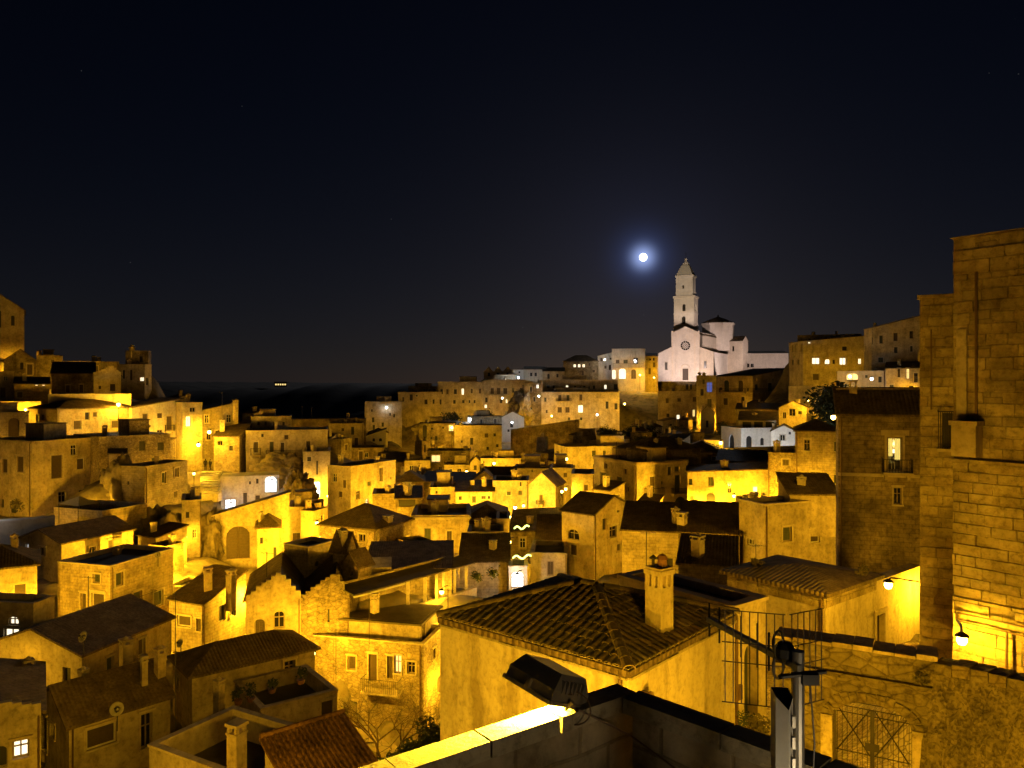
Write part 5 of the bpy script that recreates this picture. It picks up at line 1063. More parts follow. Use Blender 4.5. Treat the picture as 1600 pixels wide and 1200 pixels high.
for s_, spread in ((-1, Vector((-.34, .10, 0))), (1, Vector((.25, .13, 0)))):
    nb_ = 8 if s_ < 0 else 6
    for k in range(nb_):
        c = vx + spread*(k + .6)/nb_; apart('reflector_rod', lambda m: m.bar(c - Vector((0, 0, .26)), c + Vector((0, 0, .26)), .0035, 0, 4), 'black')
    for z in (-.26, -.03, .08, .26): apart('reflector_crossbar', lambda m: m.bar(vx + spread*.04 + Vector((0, 0, z)), vx + spread*1.0 + Vector((0, 0, z)), .0035, 0, 4), 'black')
fb = b0.lerp(b1, .14)
apart('feed_box', lambda m: m.lathe(fb + Vector((0, 0, .02)), [(.03, -.03), (.055, 0), (.055, .05), (.035, .08), (0, .085)], 10), 'black')
for z in (.0, -.13):
    apart('dipole_loop', lambda m: m.tube([fb + dbm*.06 + sd*(-.035*math.sin(a)) + Vector((0, 0, z + .075 - .0 + .07*math.cos(a))) for a in [x*.45 for x in range(15)]], .007, 0, 6), 'black')
apart('clamp', lambda m: (m.box((pm.x + .05, pm.y - .02, zA_ - .06), (.045, 0, 0), (0, .035, 0), (0, 0, .028)), m.bar((pm.x - .12, pm.y - .03, zA_ - .05), (pm.x + .14, pm.y - .03, zA_ - .02), .014)), 'black')
apart('cable', lambda m: m.tube([(pm.x + .05, pm.y - .04, zA_ - .08), (pm.x + .07, pm.y - .05, zA_ - .4), (pm.x + .05, pm.y - .04, zA_ - .9), (pm.x + .06, pm.y - .03, zA_ - 1.6)], .005, 0, 5), 'black')
lp = empty('panel_antenna', P(1224, 1200, 4.05), 'white slanted-top panel antenna box beside the grey mast', 'antenna')
q = P(1212, 1088, 4.05); q2 = P(1240, 1088, 4.05); w = q2.x - q.x
mb = MB(); zt0, zt1 = q.z, q.z - .05; zb = q.z - 1.6
fr = [(q.x, 4.05, 0), (q.x + w*.55, 4.0, 0), (q.x + w, 4.06, 0), (q.x + w, 4.13, 0), (q.x, 4.13, 0)]; hs = [0, -.055, -.01, .015, .02]
for i in range(5):
    j = (i + 1) % 5; mb.poly([(fr[i][0], fr[i][1], zb), (fr[j][0], fr[j][1], zb), (fr[j][0], fr[j][1], q.z + hs[j]), (fr[i][0], fr[i][1], q.z + hs[i])])
mb.build('shell', 'whiteplastic', lp)
mb = MB(); mb.poly([(a[0], a[1], q.z + h - .004) for a, h in zip(fr, hs)]); mb.build('top_cap', 'black', lp)
for k in range(5):
    mb = MB(); c = Vector((q.x + w*.86, 4.02, q.z - .12 - k*.11)); mb.box(c, (.008, 0, 0), (0, .012, 0), (0, 0, .03)); mb.build('slot', 'metal', lp)
# street paving seen through the gateway and beside the green door
def cobble():
    m, t, b = mk('cobble'); geo = node(t, 'ShaderNodeNewGeometry'); mp = node(t, 'ShaderNodeMapping'); mp.inputs['Scale'].default_value = (5.5, 8.5, 0.01); L(t, geo.outputs['Position'], mp.inputs[0])
    v = node(t, 'ShaderNodeTexVoronoi', feature='DISTANCE_TO_EDGE', Scale=1.0); L(t, mp.outputs[0], v.inputs['Vector']); v2 = node(t, 'ShaderNodeTexVoronoi', Scale=1.0); L(t, mp.outputs[0], v2.inputs['Vector'])
    e = ramp(t, v.outputs['Distance'], [(0, (.25, .22, .18)), (.12, (1, 1, 1)), (1, (1, 1, 1))]); c = ramp(t, v2.outputs['Color'], [(.1, (.24, .2, .14)), (.9, (.42, .36, .27))]); c = mixc(t, 'MULTIPLY', .9, c, e)
    mn = node(t, 'ShaderNodeMath', operation='MINIMUM'); mn.inputs[1].default_value = .2; L(t, v.outputs['Distance'], mn.inputs[0]); bp = node(t, 'ShaderNodeBump', Strength=.9, Distance=.12); L(t, mn.outputs[0], bp.inputs['Height']); L(t, bp.outputs[0], b.inputs['Normal'])
    L(t, c, b.inputs['Base Color']); b.inputs['Roughness'].default_value = .8
cobble()
# ------------------------------------------------------------------ terrain under the houses, canyon and far plateau, moon
EXTRA = [P(245, 642, 142), P(252, 645, 150), P(262, 650, 135), P(282, 662, 145), P(240, 645, 175), P(200, 630, 172), P(150, 625, 175), P(100, 610, 180), P(50, 605, 185), P(262, 668, 148), P(300, 676, 158), P(246, 660, 165), P(340, 690, 172), P(280, 690, 190), P(321, 736.5, 121), P(331, 736.5, 120), P(326, 736.5, 118), P(318, 736.5, 119), P(330, 776, 105), P(330, 800, 100), P(320, 776, 106), P(360, 815, 108), P(390, 812, 108), P(352, 818, 104), P(375, 818, 103), P(340, 815, 97), P(620, 1190, 50), P(700, 1290, 42), P(560, 1150, 54), P(640, 1180, 56), P(600, 1340, 34), P(450, 1380, 32), P(800, 1200, 40), P(850, 1050, 48), P(1000, 1040, 42), P(200, 1400, 28), P(780, 960, 62), P(800, 940, 66), P(-200, 1300, 40), P(-300, 900, 90), P(-300, 700, 140), P(1900, 900, 60), P(1900, 700, 120), P(1700, 620, 220), P(-200, 600, 180),
         P(400, 760, 260), P(300, 740, 240), P(500, 780, 330), P(250, 760, 330), P(150, 700, 230), P(1000, 660, 380), P(1200, 640, 400), P(1500, 640, 300)]
pts = np.array([(b[0], b[1], b[2]) for b in BASES] + [tuple(e) for e in EXTRA])
pts[:len(BASES), 2] -= 0.35; NEARG = None
def ground_z(X, Y):
    X = np.asarray(X, float).ravel(); Y = np.asarray(Y, float).ravel(); out = np.zeros(len(X))
    for i in range(0, len(X), 4000):
        d2 = (X[i:i+4000, None] - pts[None, :, 0])**2 + (Y[i:i+4000, None] - pts[None, :, 1])**2
        w = 1.0 / (d2 + 1.0)**1.9; out[i:i+4000] = (w * pts[None, :, 2]).sum(1) / w.sum(1)
    far = np.clip((Y - 360) / 300, 0, 1); canyon = CZ - 75; plate = np.clip((Y - 700) / 600, 0, 1); plate = plate*plate*(3 - 2*plate)
    z2 = canyon * (1 - plate) + (CZ - 1.5 + 4*np.sin(X*.006 + 1) + 3*np.sin(X*.017) + 2*np.sin(X*.043 + 2) + 1.5*np.sin(X*.11)) * plate
    far = far*far*(3 - 2*far); z = out * (1 - far) + z2 * far
    return z
nc, nr = 260, 300
ang = np.linspace(-1.15, 1.15, nc); ds = np.concatenate([np.linspace(4, 360, 230), np.geomspace(365, 7000, nr - 230)])
Dg, Ag = np.meshgrid(ds, ang, indexing='ij'); Xg = Dg * np.tan(Ag) ; Yg = Dg
Zg = ground_z(Xg, Yg); rng = np.random.default_rng(3); Zg = Zg + rng.normal(0, .12, Zg.shape)
verts = np.stack([Xg.ravel(), Yg.ravel(), Zg.ravel()], 1)
idx = np.arange(nr*nc).reshape(nr, nc); faces = np.stack([idx[:-1, :-1].ravel(), idx[:-1, 1:].ravel(), idx[1:, 1:].ravel(), idx[1:, :-1].ravel()], 1)
me = bpy.data.meshes.new('terrain'); me.from_pydata(verts.tolist(), [], faces.tolist()); me.materials.append(MAT['ground']); me.materials.append(MAT['darkground'])
cy = Yg[:-1, :-1].ravel(); me.polygons.foreach_set('material_index', (cy > 372).astype(int).tolist())
me.polygons.foreach_set('use_smooth', [True]*len(faces))
ter = bpy.data.objects.new('terrain', me); COL.objects.link(ter); tag(ter, 'stony valley ground under the town and dark plateau', 'ground', kind='structure')
mp_ = MOON * 5000 + Vector((0, 0, CZ)); mb = MB(); n_ = 16
mb.lathe(mp_, [(0.001, -25)] + [(25*math.cos(t), 25*math.sin(t)) for t in np.linspace(-1.45, 1.45, 13)] + [(0.001, 25)], 24)
mo = mb.build('moon', 'moon', None, mp_, smooth=True); tag(mo, 'bright full moon in the night sky', 'moon', kind='structure')
gx = np.linspace(4.5, 17, 60); gy = np.linspace(19.0, 36, 80); GX, GY = np.meshgrid(gx, gy, indexing='ij'); GZ = ground_z(GX, GY).reshape(GX.shape) + .25
mb = MB()
for i in range(59):
    for j in range(79):
        mb.poly([(GX[i, j], GY[i, j], GZ[i, j]), (GX[i+1, j], GY[i+1, j], GZ[i+1, j]), (GX[i+1, j+1], GY[i+1, j+1], GZ[i+1, j+1]), (GX[i, j+1], GY[i, j+1], GZ[i, j+1])])
pv = mb.build('street', 'cobble', None, (8, 25, 40), smooth=True); tag(pv, 'cobbled street by the gateway', 'street', kind='structure')
# ------------------------------------------------------------------ small plain houses packed between the larger ones
rf = random.Random(21); KEEP = [(1120, 655, 1250, 712), (793, 812, 832, 925), (1015, 380, 1235, 600), (303, 690, 357, 795), (343, 738, 440, 812), (484, 742, 508, 782), (1290, 340, 1600, 1200), (690, 870, 1300, 1200), (558, 672, 608, 716), (780, 645, 822, 676), (335, 800, 455, 885), (0, 690, 165, 805)]
KEEP += [(x - 14, y - 14, x + 14, y + 12) for x, y in ((327, 675), (310, 695), (495, 817), (796, 847), (731, 791), (818, 790), (772, 724), (729, 737), (885, 717), (884, 764), (1147, 775), (1262, 625), (976, 631), (862, 650), (1126, 692), (40, 640), (185, 632))]
NF = 0
def occupied(x, y, m=.4):
    for fl0, fr0, r0_, ro0 in FACES.values():
        v = Vector((x, y)) - fl0.O
        if -m < v.dot(fl0.d) < fl0.U + m and -m < v.dot(fr0.d) < fr0.U + m: return True
    return False
for _ in range(1500):
    if NF >= 85: break
    px = rf.uniform(120, 1240); D = rf.choice((rf.uniform(72, 130), rf.uniform(110, 180), rf.uniform(150, 255))); w = rf.uniform(2.2, 4.2); h = rf.uniform(2.6, 4.0); av = rf.uniform(15, 75)
    k = (px - 800)/F; x0, y0 = k*D, D; z0 = float(ground_z([x0], [y0])[0]); a = math.atan(k) + R_(av); d1 = Vector((-math.cos(a), math.sin(a))); d2 = Vector((math.sin(a), math.cos(a))); w2 = rf.uniform(2.2, 4.2); c = Vector((x0, y0))
    cs_f = [c + d1*w*i + d2*w2*j for i in (0, .5, 1) for j in (0, .5, 1)]
    if any(occupied(q.x, q.y) for q in cs_f): continue
    yt = 600 - F*(z0 + h - CZ)/D; yb = 600 - F*(z0 - CZ)/D; xa = 800 + F*(c + d1*w).x/(c + d1*w).y; xb = 800 + F*(c + d2*w2).x/(c + d2*w2).y
    if yt < 604 or any(xa < K[2] and xb > K[0] and yt - 8 < K[3] and yb > K[1] for K in KEEP): continue
    if xb - px < 2 or px - xa < 2: continue
    kind = rf.randrange(3); NF += 1
    lb, rfm = [('small flat topped stone house packed among the valley houses', 'flat'), ('small lean-to tile roofed house packed among the valley houses', 'tilt:0,0,.8,.8'), ('small hipped tile roofed house packed among the valley houses', 'hip:.8')][kind]
    n0 = len(FACES); o = B('small_stone_house', lb + ' #%d' % NF, D, xa, px, xb, yt, yb, av, rfm, rf.choice(('plaster', 'ashlar', 'plaster', 'weathered', 'rubble')), '', base=False, par=.25)
    o['label'] = lb; o['group'] = 'small houses packed between the larger ones'
print('fill houses', NF)
# ================================================================== THINGS AROUND THE TOWN
from mathutils import noise as mnoise
def in_house(x, y):
    for fl0, fr0, r0_, ro0 in FACES.values():
        v = Vector((x, y)) - fl0.O
        if -.5 < v.dot(fl0.d) < fl0.U + .5 and -.5 < v.dot(fr0.d) < fr0.U + .5: return True
    return False
def gz(x, y): return float(ground_z([x], [y])[0])
def rock(px, py, D, wpx, hpx, label, dy=2.5, mat='rock', seed=0):
    c = P(px, py, D); sx, sz = wpx/F*D/2, hpx/F*D/2
    bm = bmesh.new(); bmesh.ops.create_icosphere(bm, subdivisions=5, radius=1.0)
    for v in bm.verts:
        n = v.co.normalized(); k = 1 + .45*mnoise.noise(n*1.7 + Vector((seed, 0, 0))) + .22*mnoise.noise(n*4.3 + Vector((0, seed, 0))) + .16*mnoise.noise(n*9 + Vector((seed, seed, 0))) + .07*mnoise.noise(n*22)
        v.co = Vector((n.x*sx, n.y*dy, n.z*sz)) * k
        v.co.z -= .25*sz*max(0, mnoise.noise(Vector((n.x*3, n.y*3, seed))))
    me = bpy.data.meshes.new('rock_outcrop'); bm.to_mesh(me); bm.free(); me.materials.append(MAT[mat]); me.polygons.foreach_set('use_smooth', [True]*len(me.polygons))
    o = bpy.data.objects.new('rock_outcrop', me); COL.objects.link(o); o.location = c; return tag(o, label, 'rock')
rock(190, 775, 96.5, 66, 105, 'bulging cave rock face under small hut with round hole', 2.0, seed=1)
rock(258, 850, 88.5, 70, 110, 'dark rock face between terrace wall and tall narrow house', 2.2, seed=2)
rock(328, 840, 90.0, 42, 80, 'dark rock below cave restaurant steps beside yellow wall', 1.4, seed=3)
rock(465, 775, 108, 48, 70, 'pitted rock between cave restaurant and tower house', 2.0, seed=4)
rock(440, 730, 126, 70, 40, 'shadowed rock ledge below palazzo balconies', 2.0, seed=5)
rock(812, 640, 246, 38, 50, 'pale rock spur above white cave mouth', 3.0, seed=6)
rock(700, 672, 226, 90, 26, 'dim rock band under the long far palazzo', 3.0, seed=7)
rock(230, 790, 101, 60, 60, 'dark rock beneath the blank masonry house', 2.0, seed=9)

def leaf_cloud(name, blobs, n, size, mat, parent):
    mb = MB(); rnd = random.Random(len(blobs)*31 + n)
    for _ in range(n):
        b = rnd.choice(blobs); d = Vector((rnd.gauss(0, 1), rnd.gauss(0, 1), rnd.gauss(0, 1))).normalized() * (rnd.random() ** .4)
        c = Vector(b[0]) + Vector((d.x*b[1], d.y*b[1], d.z*b[2])); a = Vector((rnd.gauss(0, 1), rnd.gauss(0, 1), rnd.gauss(0, .6))).normalized(); t = a.orthogonal().normalized(); s = size*rnd.uniform(.6, 1.4)
        mb.poly([c - a*s, c + t*s*.5, c + a*s, c - t*s*.5])
    return mb.build(name, mat, parent)
def tree(name, label, px, py, D, wpx, hpx, n=900, mat='leaf', cat='tree'):
    c = P(px, py, D); w, h = wpx/F*D/2, hpx/F*D; top = c.z + h/2; g = min(c.z - h/2, max(gz(c.x, c.y), top - 3*h)); h = top - g; w = max(w, h*.45)
    root = empty(name, (c.x, c.y, g), label, cat)
    mb = MB(); mb.bar((c.x, c.y, g - 1), (c.x + .1*w, c.y, g + h*.5), .06*w + .05, 0, 7, .04*w + .03)
    for k in range(5):
        a = k*1.3; mb.bar((c.x + .08*w, c.y, g + h*.35), (c.x + math.cos(a)*w*.6, c.y + math.sin(a)*w*.6, g + h*(.6 + .06*k)), .03*w + .02, 0, 5, .01)
    mb.build('trunk', 'bark', root); rnd = random.Random(int(px*7 + py)); bl = []
    for k in range(13):
        a = rnd.uniform(0, 6.3); r = rnd.uniform(.1, .62)*w; bl.append(((c.x + math.cos(a)*r, c.y + math.sin(a)*r, g + h*rnd.uniform(.2, .82)), w*rnd.uniform(.35, .6), h*rnd.uniform(.14, .26)))
    leaf_cloud('crown', bl, n, max(.09, w*.07), mat, root); return root
tree('evergreen_tree', 'broad dark evergreen tree below the white lit corner wall', 1304, 622, 150, 62, 62, 2600)
for i, (px, py, D, w, h, lb) in enumerate([(950, 672, 200, 40, 14, 'dark round shrub amid the hillside garden'), (985, 668, 208, 40, 18, 'largest dark shrub below the piazza wall hollow'),
      (1015, 672, 200, 36, 16, 'dark shrub in front of terrace lights house'), (1000, 690, 178, 30, 26, 'low dark tree above yellow lit house row'), (1058, 672, 196, 40, 16, 'row like shrub under terrace lights house'), (700, 650, 236, 50, 18, 'garden shrubs under the long far palazzo'),
      (760, 645, 240, 40, 18, 'garden shrubs left of pale rock spur'), (1130, 662, 190, 26, 16, 'shrub by vaulted white porch'), (815, 604, 262, 22, 9, 'terrace greenery under bright white wall'), (1010, 592, 304, 20, 8, 'low planting by the piazza wall'), (600, 712, 186, 50, 22, 'dark garden shrub under white stepped terrace')]):
    tree('garden_tree', lb, px, py, D, w, h, 1500)
for px, py, D, w, h, lb in ((665, 1160, 43, 70, 40, 'dark garden bush against near house wall'), (620, 1188, 40, 90, 26, 'dark low garden bush behind ribbed tile shed'), (680, 1130, 46, 50, 40, 'dark bush in alley beside loggia house')): tree('garden_bush', lb, px, py, D, w, h, 3000, cat='bush')
def bush(px, py, D, r, lb, n=160, mat='leaf', sq=1.0, cat='plant', sz=None, pot=True):
    c = P(px, py, D); root = empty('potted_plant', c - Vector((0, 0, r*1.2)), lb, cat)
    leaf_cloud('foliage', [((c.x + random.uniform(-.4, .4)*r, c.y + random.uniform(-.4, .4)*r, c.z + random.uniform(-.3, .4)*r), r*.6, r*.6*sq) for _ in range(4)], n, sz or r*.16, mat, root)
    if not pot: root.name = 'wild_plant'; return
    mb = MB(); mb.lathe(c - Vector((0, 0, r*1.2)), [(0, 0), (r*.35, 0), (r*.5, r*.5), (r*.42, r*.5), (0, r*.45)], 10); mb.build('pot', 'terracotta', root)
bush(28, 790, 91, .9, 'green climbing plant at foot of large ochre corner house', 300, mat='dryleaf', pot=False)
for i, (px, py, lb) in enumerate([(372, 1084, 'dark pot plant at near end of terrace'), (392, 1080, 'second dark pot plant on the plant terrace'), (425, 1066, 'wide dark plant under window of the hipped roof house'), (470, 1052, 'small dark plant at far end of terrace')]): bush(px, py, 44.2, .5, lb, 120)
bush(1168, 1128, 23.4, .38, 'potted bush by the arched green door', 260, sz=.05)
bush(1188, 1140, 22.6, .5, 'spiky bush on cobbles by the arched green door', 320, mat='dryleaf', sz=.07, pot=False)
bush(1436, 1058, 18.6, .28, 'dry weeds growing on the gate wall corner', 200, mat='dryleaf', sz=.05, pot=False)
bush(1345, 893, 33, .35, 'grass tuft on low tiled roof of tuff house', 300, mat='dryleaf', sz=.06, pot=False)
bush(1185, 884, 35, .35, 'dry grass on wall top behind tuff house', 260, mat='dryleaf', sz=.06, pot=False)
bush(745, 902, 62, .6, 'rooftop plants beside the pergola', 200, pot=False); bush(770, 897, 64, .6, 'bushy plants on roof by the long stone house', 200, pot=False)

# bare tree beside the loggia house
bt = empty('bare_tree', P(600, 1190, 49), 'leafless tree with spreading twigs before the recessed loggia house', 'tree')
rnd = random.Random(5); tr = MB(); tw_ = MB()
def grow(p, d, ln, r, lev):
    q = p + d*ln; (tr if lev < 2 else tw_).bar(p, q, r, 0, 5 if lev < 3 else 3, r*.65, cap=False)
    if lev >= 6: return
    for k in range(3 if lev < 4 else 2):
        a = Vector((rnd.gauss(0, 1), rnd.gauss(0, 1), rnd.gauss(.25, .7))).normalized(); grow(q, (d*.75 + a*.75).normalized(), ln*rnd.uniform(.62, .86), r*.58, lev + 1)
for dx, lean in ((0, -.35), (.5, .35), (-.5, .05)):
    p = P(600, 1190, 49) + Vector((dx, 0, -.5)); grow(p, Vector((lean, .1, 1)).normalized(), 1.75, .1, 0)
tr.build('trunk', 'bark', bt); tw_.build('twigs', 'bark', bt)['kind'] = 'stuff'

# people walking on the lit street
def person(loc, h, yaw, label, swing=.12, mat='dark_clothes', seated=False):
    me = bpy.data.meshes.new('body'); k = h/1.75
    J = {'pel': (0, 0, .95), 'abd': (0, 0, 1.12), 'che': (0, .01, 1.34), 'nek': (0, 0, 1.5), 'hd0': (0, .01, 1.58), 'hd1': (0, .02, 1.68),
         'lsh': (-.18, 0, 1.43), 'lel': (-.24, -swing*.6, 1.16), 'lwr': (-.23, swing*.3, .93), 'lha': (-.23, swing*.5, .85), 'rsh': (.18, 0, 1.43), 'rel': (.24, swing*.4, 1.16), 'rwr': (.23, -swing*.3, .93), 'rha': (.23, -swing*.3, .85),
         'lhi': (-.09, 0, .9), 'lkn': (-.1, swing, .5), 'lan': (-.1, swing*.7, .08), 'lto': (-.1, swing*.7 + .17, .03), 'rhi': (.09, 0, .9), 'rkn': (.1, -swing*.2, .5), 'ran': (.1, -swing*1.8, .1), 'rto': (.1, -swing*1.8 + .16, .03)}
    if seated:
        J.update({'lkn': (-.1, .42, .9), 'lan': (-.1, .42, .5), 'lto': (-.1, .58, .45), 'rkn': (.1, .42, .9), 'ran': (.1, .42, .5), 'rto': (.1, .58, .45), 'lwr': (-.16, .3, 1.12), 'lha': (-.12, .38, 1.12), 'rwr': (.16, .3, 1.12), 'rha': (.12, .38, 1.12)})
    Rr = {'pel': .15, 'abd': .13, 'che': .16, 'nek': .06, 'hd0': .085, 'hd1': .095, 'lsh': .075, 'rsh': .075, 'lel': .05, 'rel': .05, 'lwr': .036, 'rwr': .036, 'lha': .042, 'rha': .042, 'lhi': .1, 'rhi': .1, 'lkn': .066, 'rkn': .066, 'lan': .045, 'ran': .045, 'lto': .035, 'rto': .035}
    E = 'pel-abd abd-che che-nek nek-hd0 hd0-hd1 che-lsh lsh-lel lel-lwr lwr-lha che-rsh rsh-rel rel-rwr rwr-rha pel-lhi lhi-lkn lkn-lan lan-lto pel-rhi rhi-rkn rkn-ran ran-rto'.split()
    ks = list(J); me.from_pydata([tuple(c*k for c in J[n]) for n in ks], [tuple(ks.index(x) for x in e.split('-')) for e in E], [])
    o = bpy.data.objects.new('body', me); COL.objects.link(o); sk = o.modifiers.new('skin', 'SKIN')
    for i, n in enumerate(ks): kk_ = 1.0 if seated or n[:2] == 'hd' else 1.35; me.skin_vertices[0].data[i].radius = (Rr[n]*k*kk_, Rr[n]*k*.85*kk_)
    me.skin_vertices[0].data[0].use_root = True
    o.modifiers.new('sub', 'SUBSURF').levels = 1; o.modifiers['sub'].render_levels = 2; me.materials.append(MAT[mat])
    root = empty('person', loc, label, 'person'); root.rotation_euler.z = yaw; o.parent = root
    hm = bpy.data.meshes.new('hair'); bm = bmesh.new(); bmesh.ops.create_uvsphere(bm, u_segments=12, v_segments=8, radius=.108*k)
    for v in bm.verts: v.co = Vector((v.co.x*.92, v.co.y - .02*k, v.co.z*.9 + 1.70*k))
    bm.to_mesh(hm); bm.free(); hm.materials.append(MAT['hair']); hm.polygons.foreach_set('use_smooth', [True]*len(hm.polygons)); ho = bpy.data.objects.new('hair', hm); COL.objects.link(ho); ho.parent = root
    return root
pz = P(321, 735, 119.6); person(pz, 1.78, .3, 'person in long dark coat walking at stair top beneath street lamps'); pz2 = P(328.5, 734.5, 119.9); person(pz2, 1.66, 2.8, 'shorter person in dark jacket walking beside one in long coat')
# stairway in front of them
st_ = empty('stairway', P(330, 770, 106), 'broad stone stairway climbing to the lamp lit street', 'stairs')
for k in range(10):
    D = 118.2 - k*1.45; zt = pz.z - .02 - k*.16; a = P(316, 700, D).x + .0; b = P(344, 700, D).x
    mb = MB(); mb.box(((a + b)/2, D, zt - .55), ((b - a)/2, 0, 0), (0, .78, 0), (0, 0, .55)); mb.build('step', 'pale', st_)
# white sun tent on the terrace
tt = empty('sun_tent', P(124, 795, 86), 'white pyramid sun tent on terrace before ochre corner house', 'tent')
ap = P(124, 775, 87); cs4 = [P(92, 787, 86), P(122, 791, 84.5), P(155, 786, 87), P(126, 783, 89)]
mb = MB()
for i in range(4): mb.poly([cs4[i], cs4[(i+1) % 4], ap])
mb.build('canopy', 'canvas', tt)
for c in cs4: mb = MB(); mb.bar(c, c - Vector((0, 0, 2.2)), .04); mb.build('pole', 'iron', tt)
# pergola with posts
pg = empty('pergola', P(650, 940, 64), 'long sloping pergola roof on pale posts above the loggia house', 'pergola')
e0 = P(553, 932, 60); e1 = P(743, 884, 70.5); e1.z = e0.z + .1; dv = (e1 - e0).normalized(); bk = Vector((-dv.y, dv.x, 0)).normalized() * 2.4 + Vector((0, 0, .35))
mb = MB(); th_ = Vector((0, 0, .12)); q = [e0, e1, e1 + bk, e0 + bk]
mb.poly(q); mb.poly([x + th_ for x in q])
for i in range(4): mb.poly([q[i], q[(i+1) % 4], q[(i+1) % 4] + th_, q[i] + th_])
mb.build('roof', 'roofing', pg)
mb = MB(); mb.bar(e0 - Vector((0, 0, .06)), e0.lerp(e1, .38) - Vector((0, 0, .06)), .09); mb.build('gutter', 'whiteframe', pg)
for t in (.42, .56, .66, .72, .82, .93):
    p = e0.lerp(e1, t) + Vector((0, 0, -.02)); mb = MB(); mb.box(p + bk*.1 - Vector((0, 0, 1.1)), (.12, 0, 0), (0, .12, 0), (0, 0, 1.08)); mb.build('post', 'pale', pg)
mb = MB(); m0 = e0.lerp(e1, .4) - Vector((0, 0, 3.2)); m1 = e1 - Vector((0, 0, 3.2)); mb.box((m0 + m1)/2, (m1 - m0)/2, bk.normalized()*.15, (0, 0, 1.05)); mb.build('parapet', 'plaster', pg)
mb = MB(); mb.box((e0 + e1)/2 + bk*.95 - Vector((0, 0, 1.6)), (e1 - e0)/2, Vector((bk.x, bk.y, 0)).normalized()*.12, (0, 0, 1.9)); mb.build('rear_wall', 'ashlar', pg)
lamp(690, 925, 66, 'under the pergola roof', 420, 'wall', label='amber wall lamp glowing under the pergola roof'); BASES.append(tuple(P(650, 960, 64)))
# satellite dishes and thin antennas
def dish(px, py, D, r, lb, yaw=-.5):
    c = P(px, py, D); root = empty('satellite_dish', c - Vector((0, 0, r + .5)), lb, 'satellite dish'); ax = Vector((math.sin(yaw), -math.cos(yaw), .5)).normalized()
    mb = MB(); mb.lathe(c, [(0, 0), (r*.4, r*.03), (r*.75, r*.12), (r, r*.24), (r*.99, r*.21), (r*.7, r*.08), (0, -.02)], 20, 0, ax); mb.build('bowl', 'cloth', root, smooth=True)
    mb = MB(); mb.bar(c - ax*.05, c - Vector((0, 0, r + .8)), .03); mb.build('mast', 'iron', root)
    mb = MB(); mb.bar(c - Vector((0, 0, r*.9)), c + ax*r*.9, .012, 0, 4); mb.box(c + ax*r*.9, (.04, 0, 0), (0, .06, 0), (0, 0, .04)); mb.build('receiver_arm', 'iron', root)
dish(131, 995, 48, .36, 'round satellite dish on wide dark tiled gable roof'); dish(183, 1108, 40.5, .36, 'satellite dish before shuttered window of scaffold house', .2); dish(247, 867, 70, .28, 'pale small satellite dish behind the iron balcony house', .4); dish(282, 1005, 46.5, .26, 'small satellite dish beside hipped dark roof')
def aerial(px, yt, yb, D, lb, kind=0):
    a, b = P(px, yt, D), P(px, yb, D); root = empty('roof_aerial', b, lb, 'antenna'); mb = MB(); mb.bar(b - Vector((0, 0, 1)), a, .022 if D < 60 else .035, 0, 5); mb.build('mast', 'iron', root)
    H = a.z - b.z; w = min(.9, H*.3); y = random.uniform(-.6, .6); dx = Vector((math.cos(y), math.sin(y), 0))
    mb = MB(); c = a - Vector((0, 0, .12)); mb.bar(c - dx*w*.6, c + dx*w, .014, 0, 4); sdv = Vector((-dx.y, dx.x, 0))
    for k in range(6): p = c + dx*w*(-.55 + k*.3); mb.bar(p - sdv*.25, p + sdv*.25, .01, 0, 4)
    mb.build('aerial_rods', 'iron', root)
for a in [(274, 925, 1130, 40, 'tall thin aerial mast rising by the open roof terrace'), (138, 900, 950, 65.5, 'aerial mast on corner of iron balcony house'), (417, 862, 915, 62, 'aerial with cross bar beside the round window house'), (577, 935, 985, 57, 'aerial mast at loggia house terrace edge'), (525, 982, 1045, 56, 'rusty pole on loggia house parapet'),
          (347, 612, 640, 126, 'aerial over dark roof by slim chimney'), (472, 635, 655, 180, 'pair like aerial rods on long dim wall house'), (487, 636, 655, 182, 'second aerial on long dim wall house'), (700, 920, 950, 60, 'aerial post near pergola end'), (1181, 850, 890, 50, 'thin aerial behind the near chimney'), (800, 562, 580, 280, 'aerial on far house with bright wall'), (722, 588, 598, 262, 'aerial on long far palazzo roof'),
          (1010, 830, 880, 60, 'aerial before long low stone house'), (963, 690, 712, 112, 'aerial on raised attic of big palazzo'), (560, 862, 890, 64, 'aerial over vaulted stone house'), (92, 640, 660, 108, 'aerial beside two hipped dark roofs')]: aerial(*a)
# festoon lights over the lane
def festoon(x0, y0, x1, y1, D, lb):
    a, b = P(x0, y0, D), P(x1, y1, D); root = empty('festoon_light', a, lb, 'lights'); pts_ = []
    for k in range(15):
        t = k/14; p = a.lerp(b, t); p.z += .16*math.sin(t*9.0); pts_.append(p)
    mb = MB(); mb.tube(pts_, .012, 0, 4); mb.build('wire', 'iron', root)
    for p in pts_: mb = MB(); mb.lathe(p - Vector((0, 0, .08)), [(0, -.1), (.09, -.05), (.09, .05), (0, .1)], 8); mb.build('bulb', 'festoon', root)
festoon(804, 824, 826, 822, 80, 'wavy string of greenish bulbs across the upper lane'); festoon(802, 870, 829, 868, 73, 'wavy string of greenish bulbs across the lower lane')
B('shop_front', 'white lit arched shop entrance at the lane end', 72, 795, 824, None, 886, 930, 0, 'flat', 'plaster', 'L 798 819 893 919 ca', dep=3)
lamp(808, 900, 70.5, 'at the arched shop', 160, 'wall', 'white', label='white lamp over the arched shop entrance')
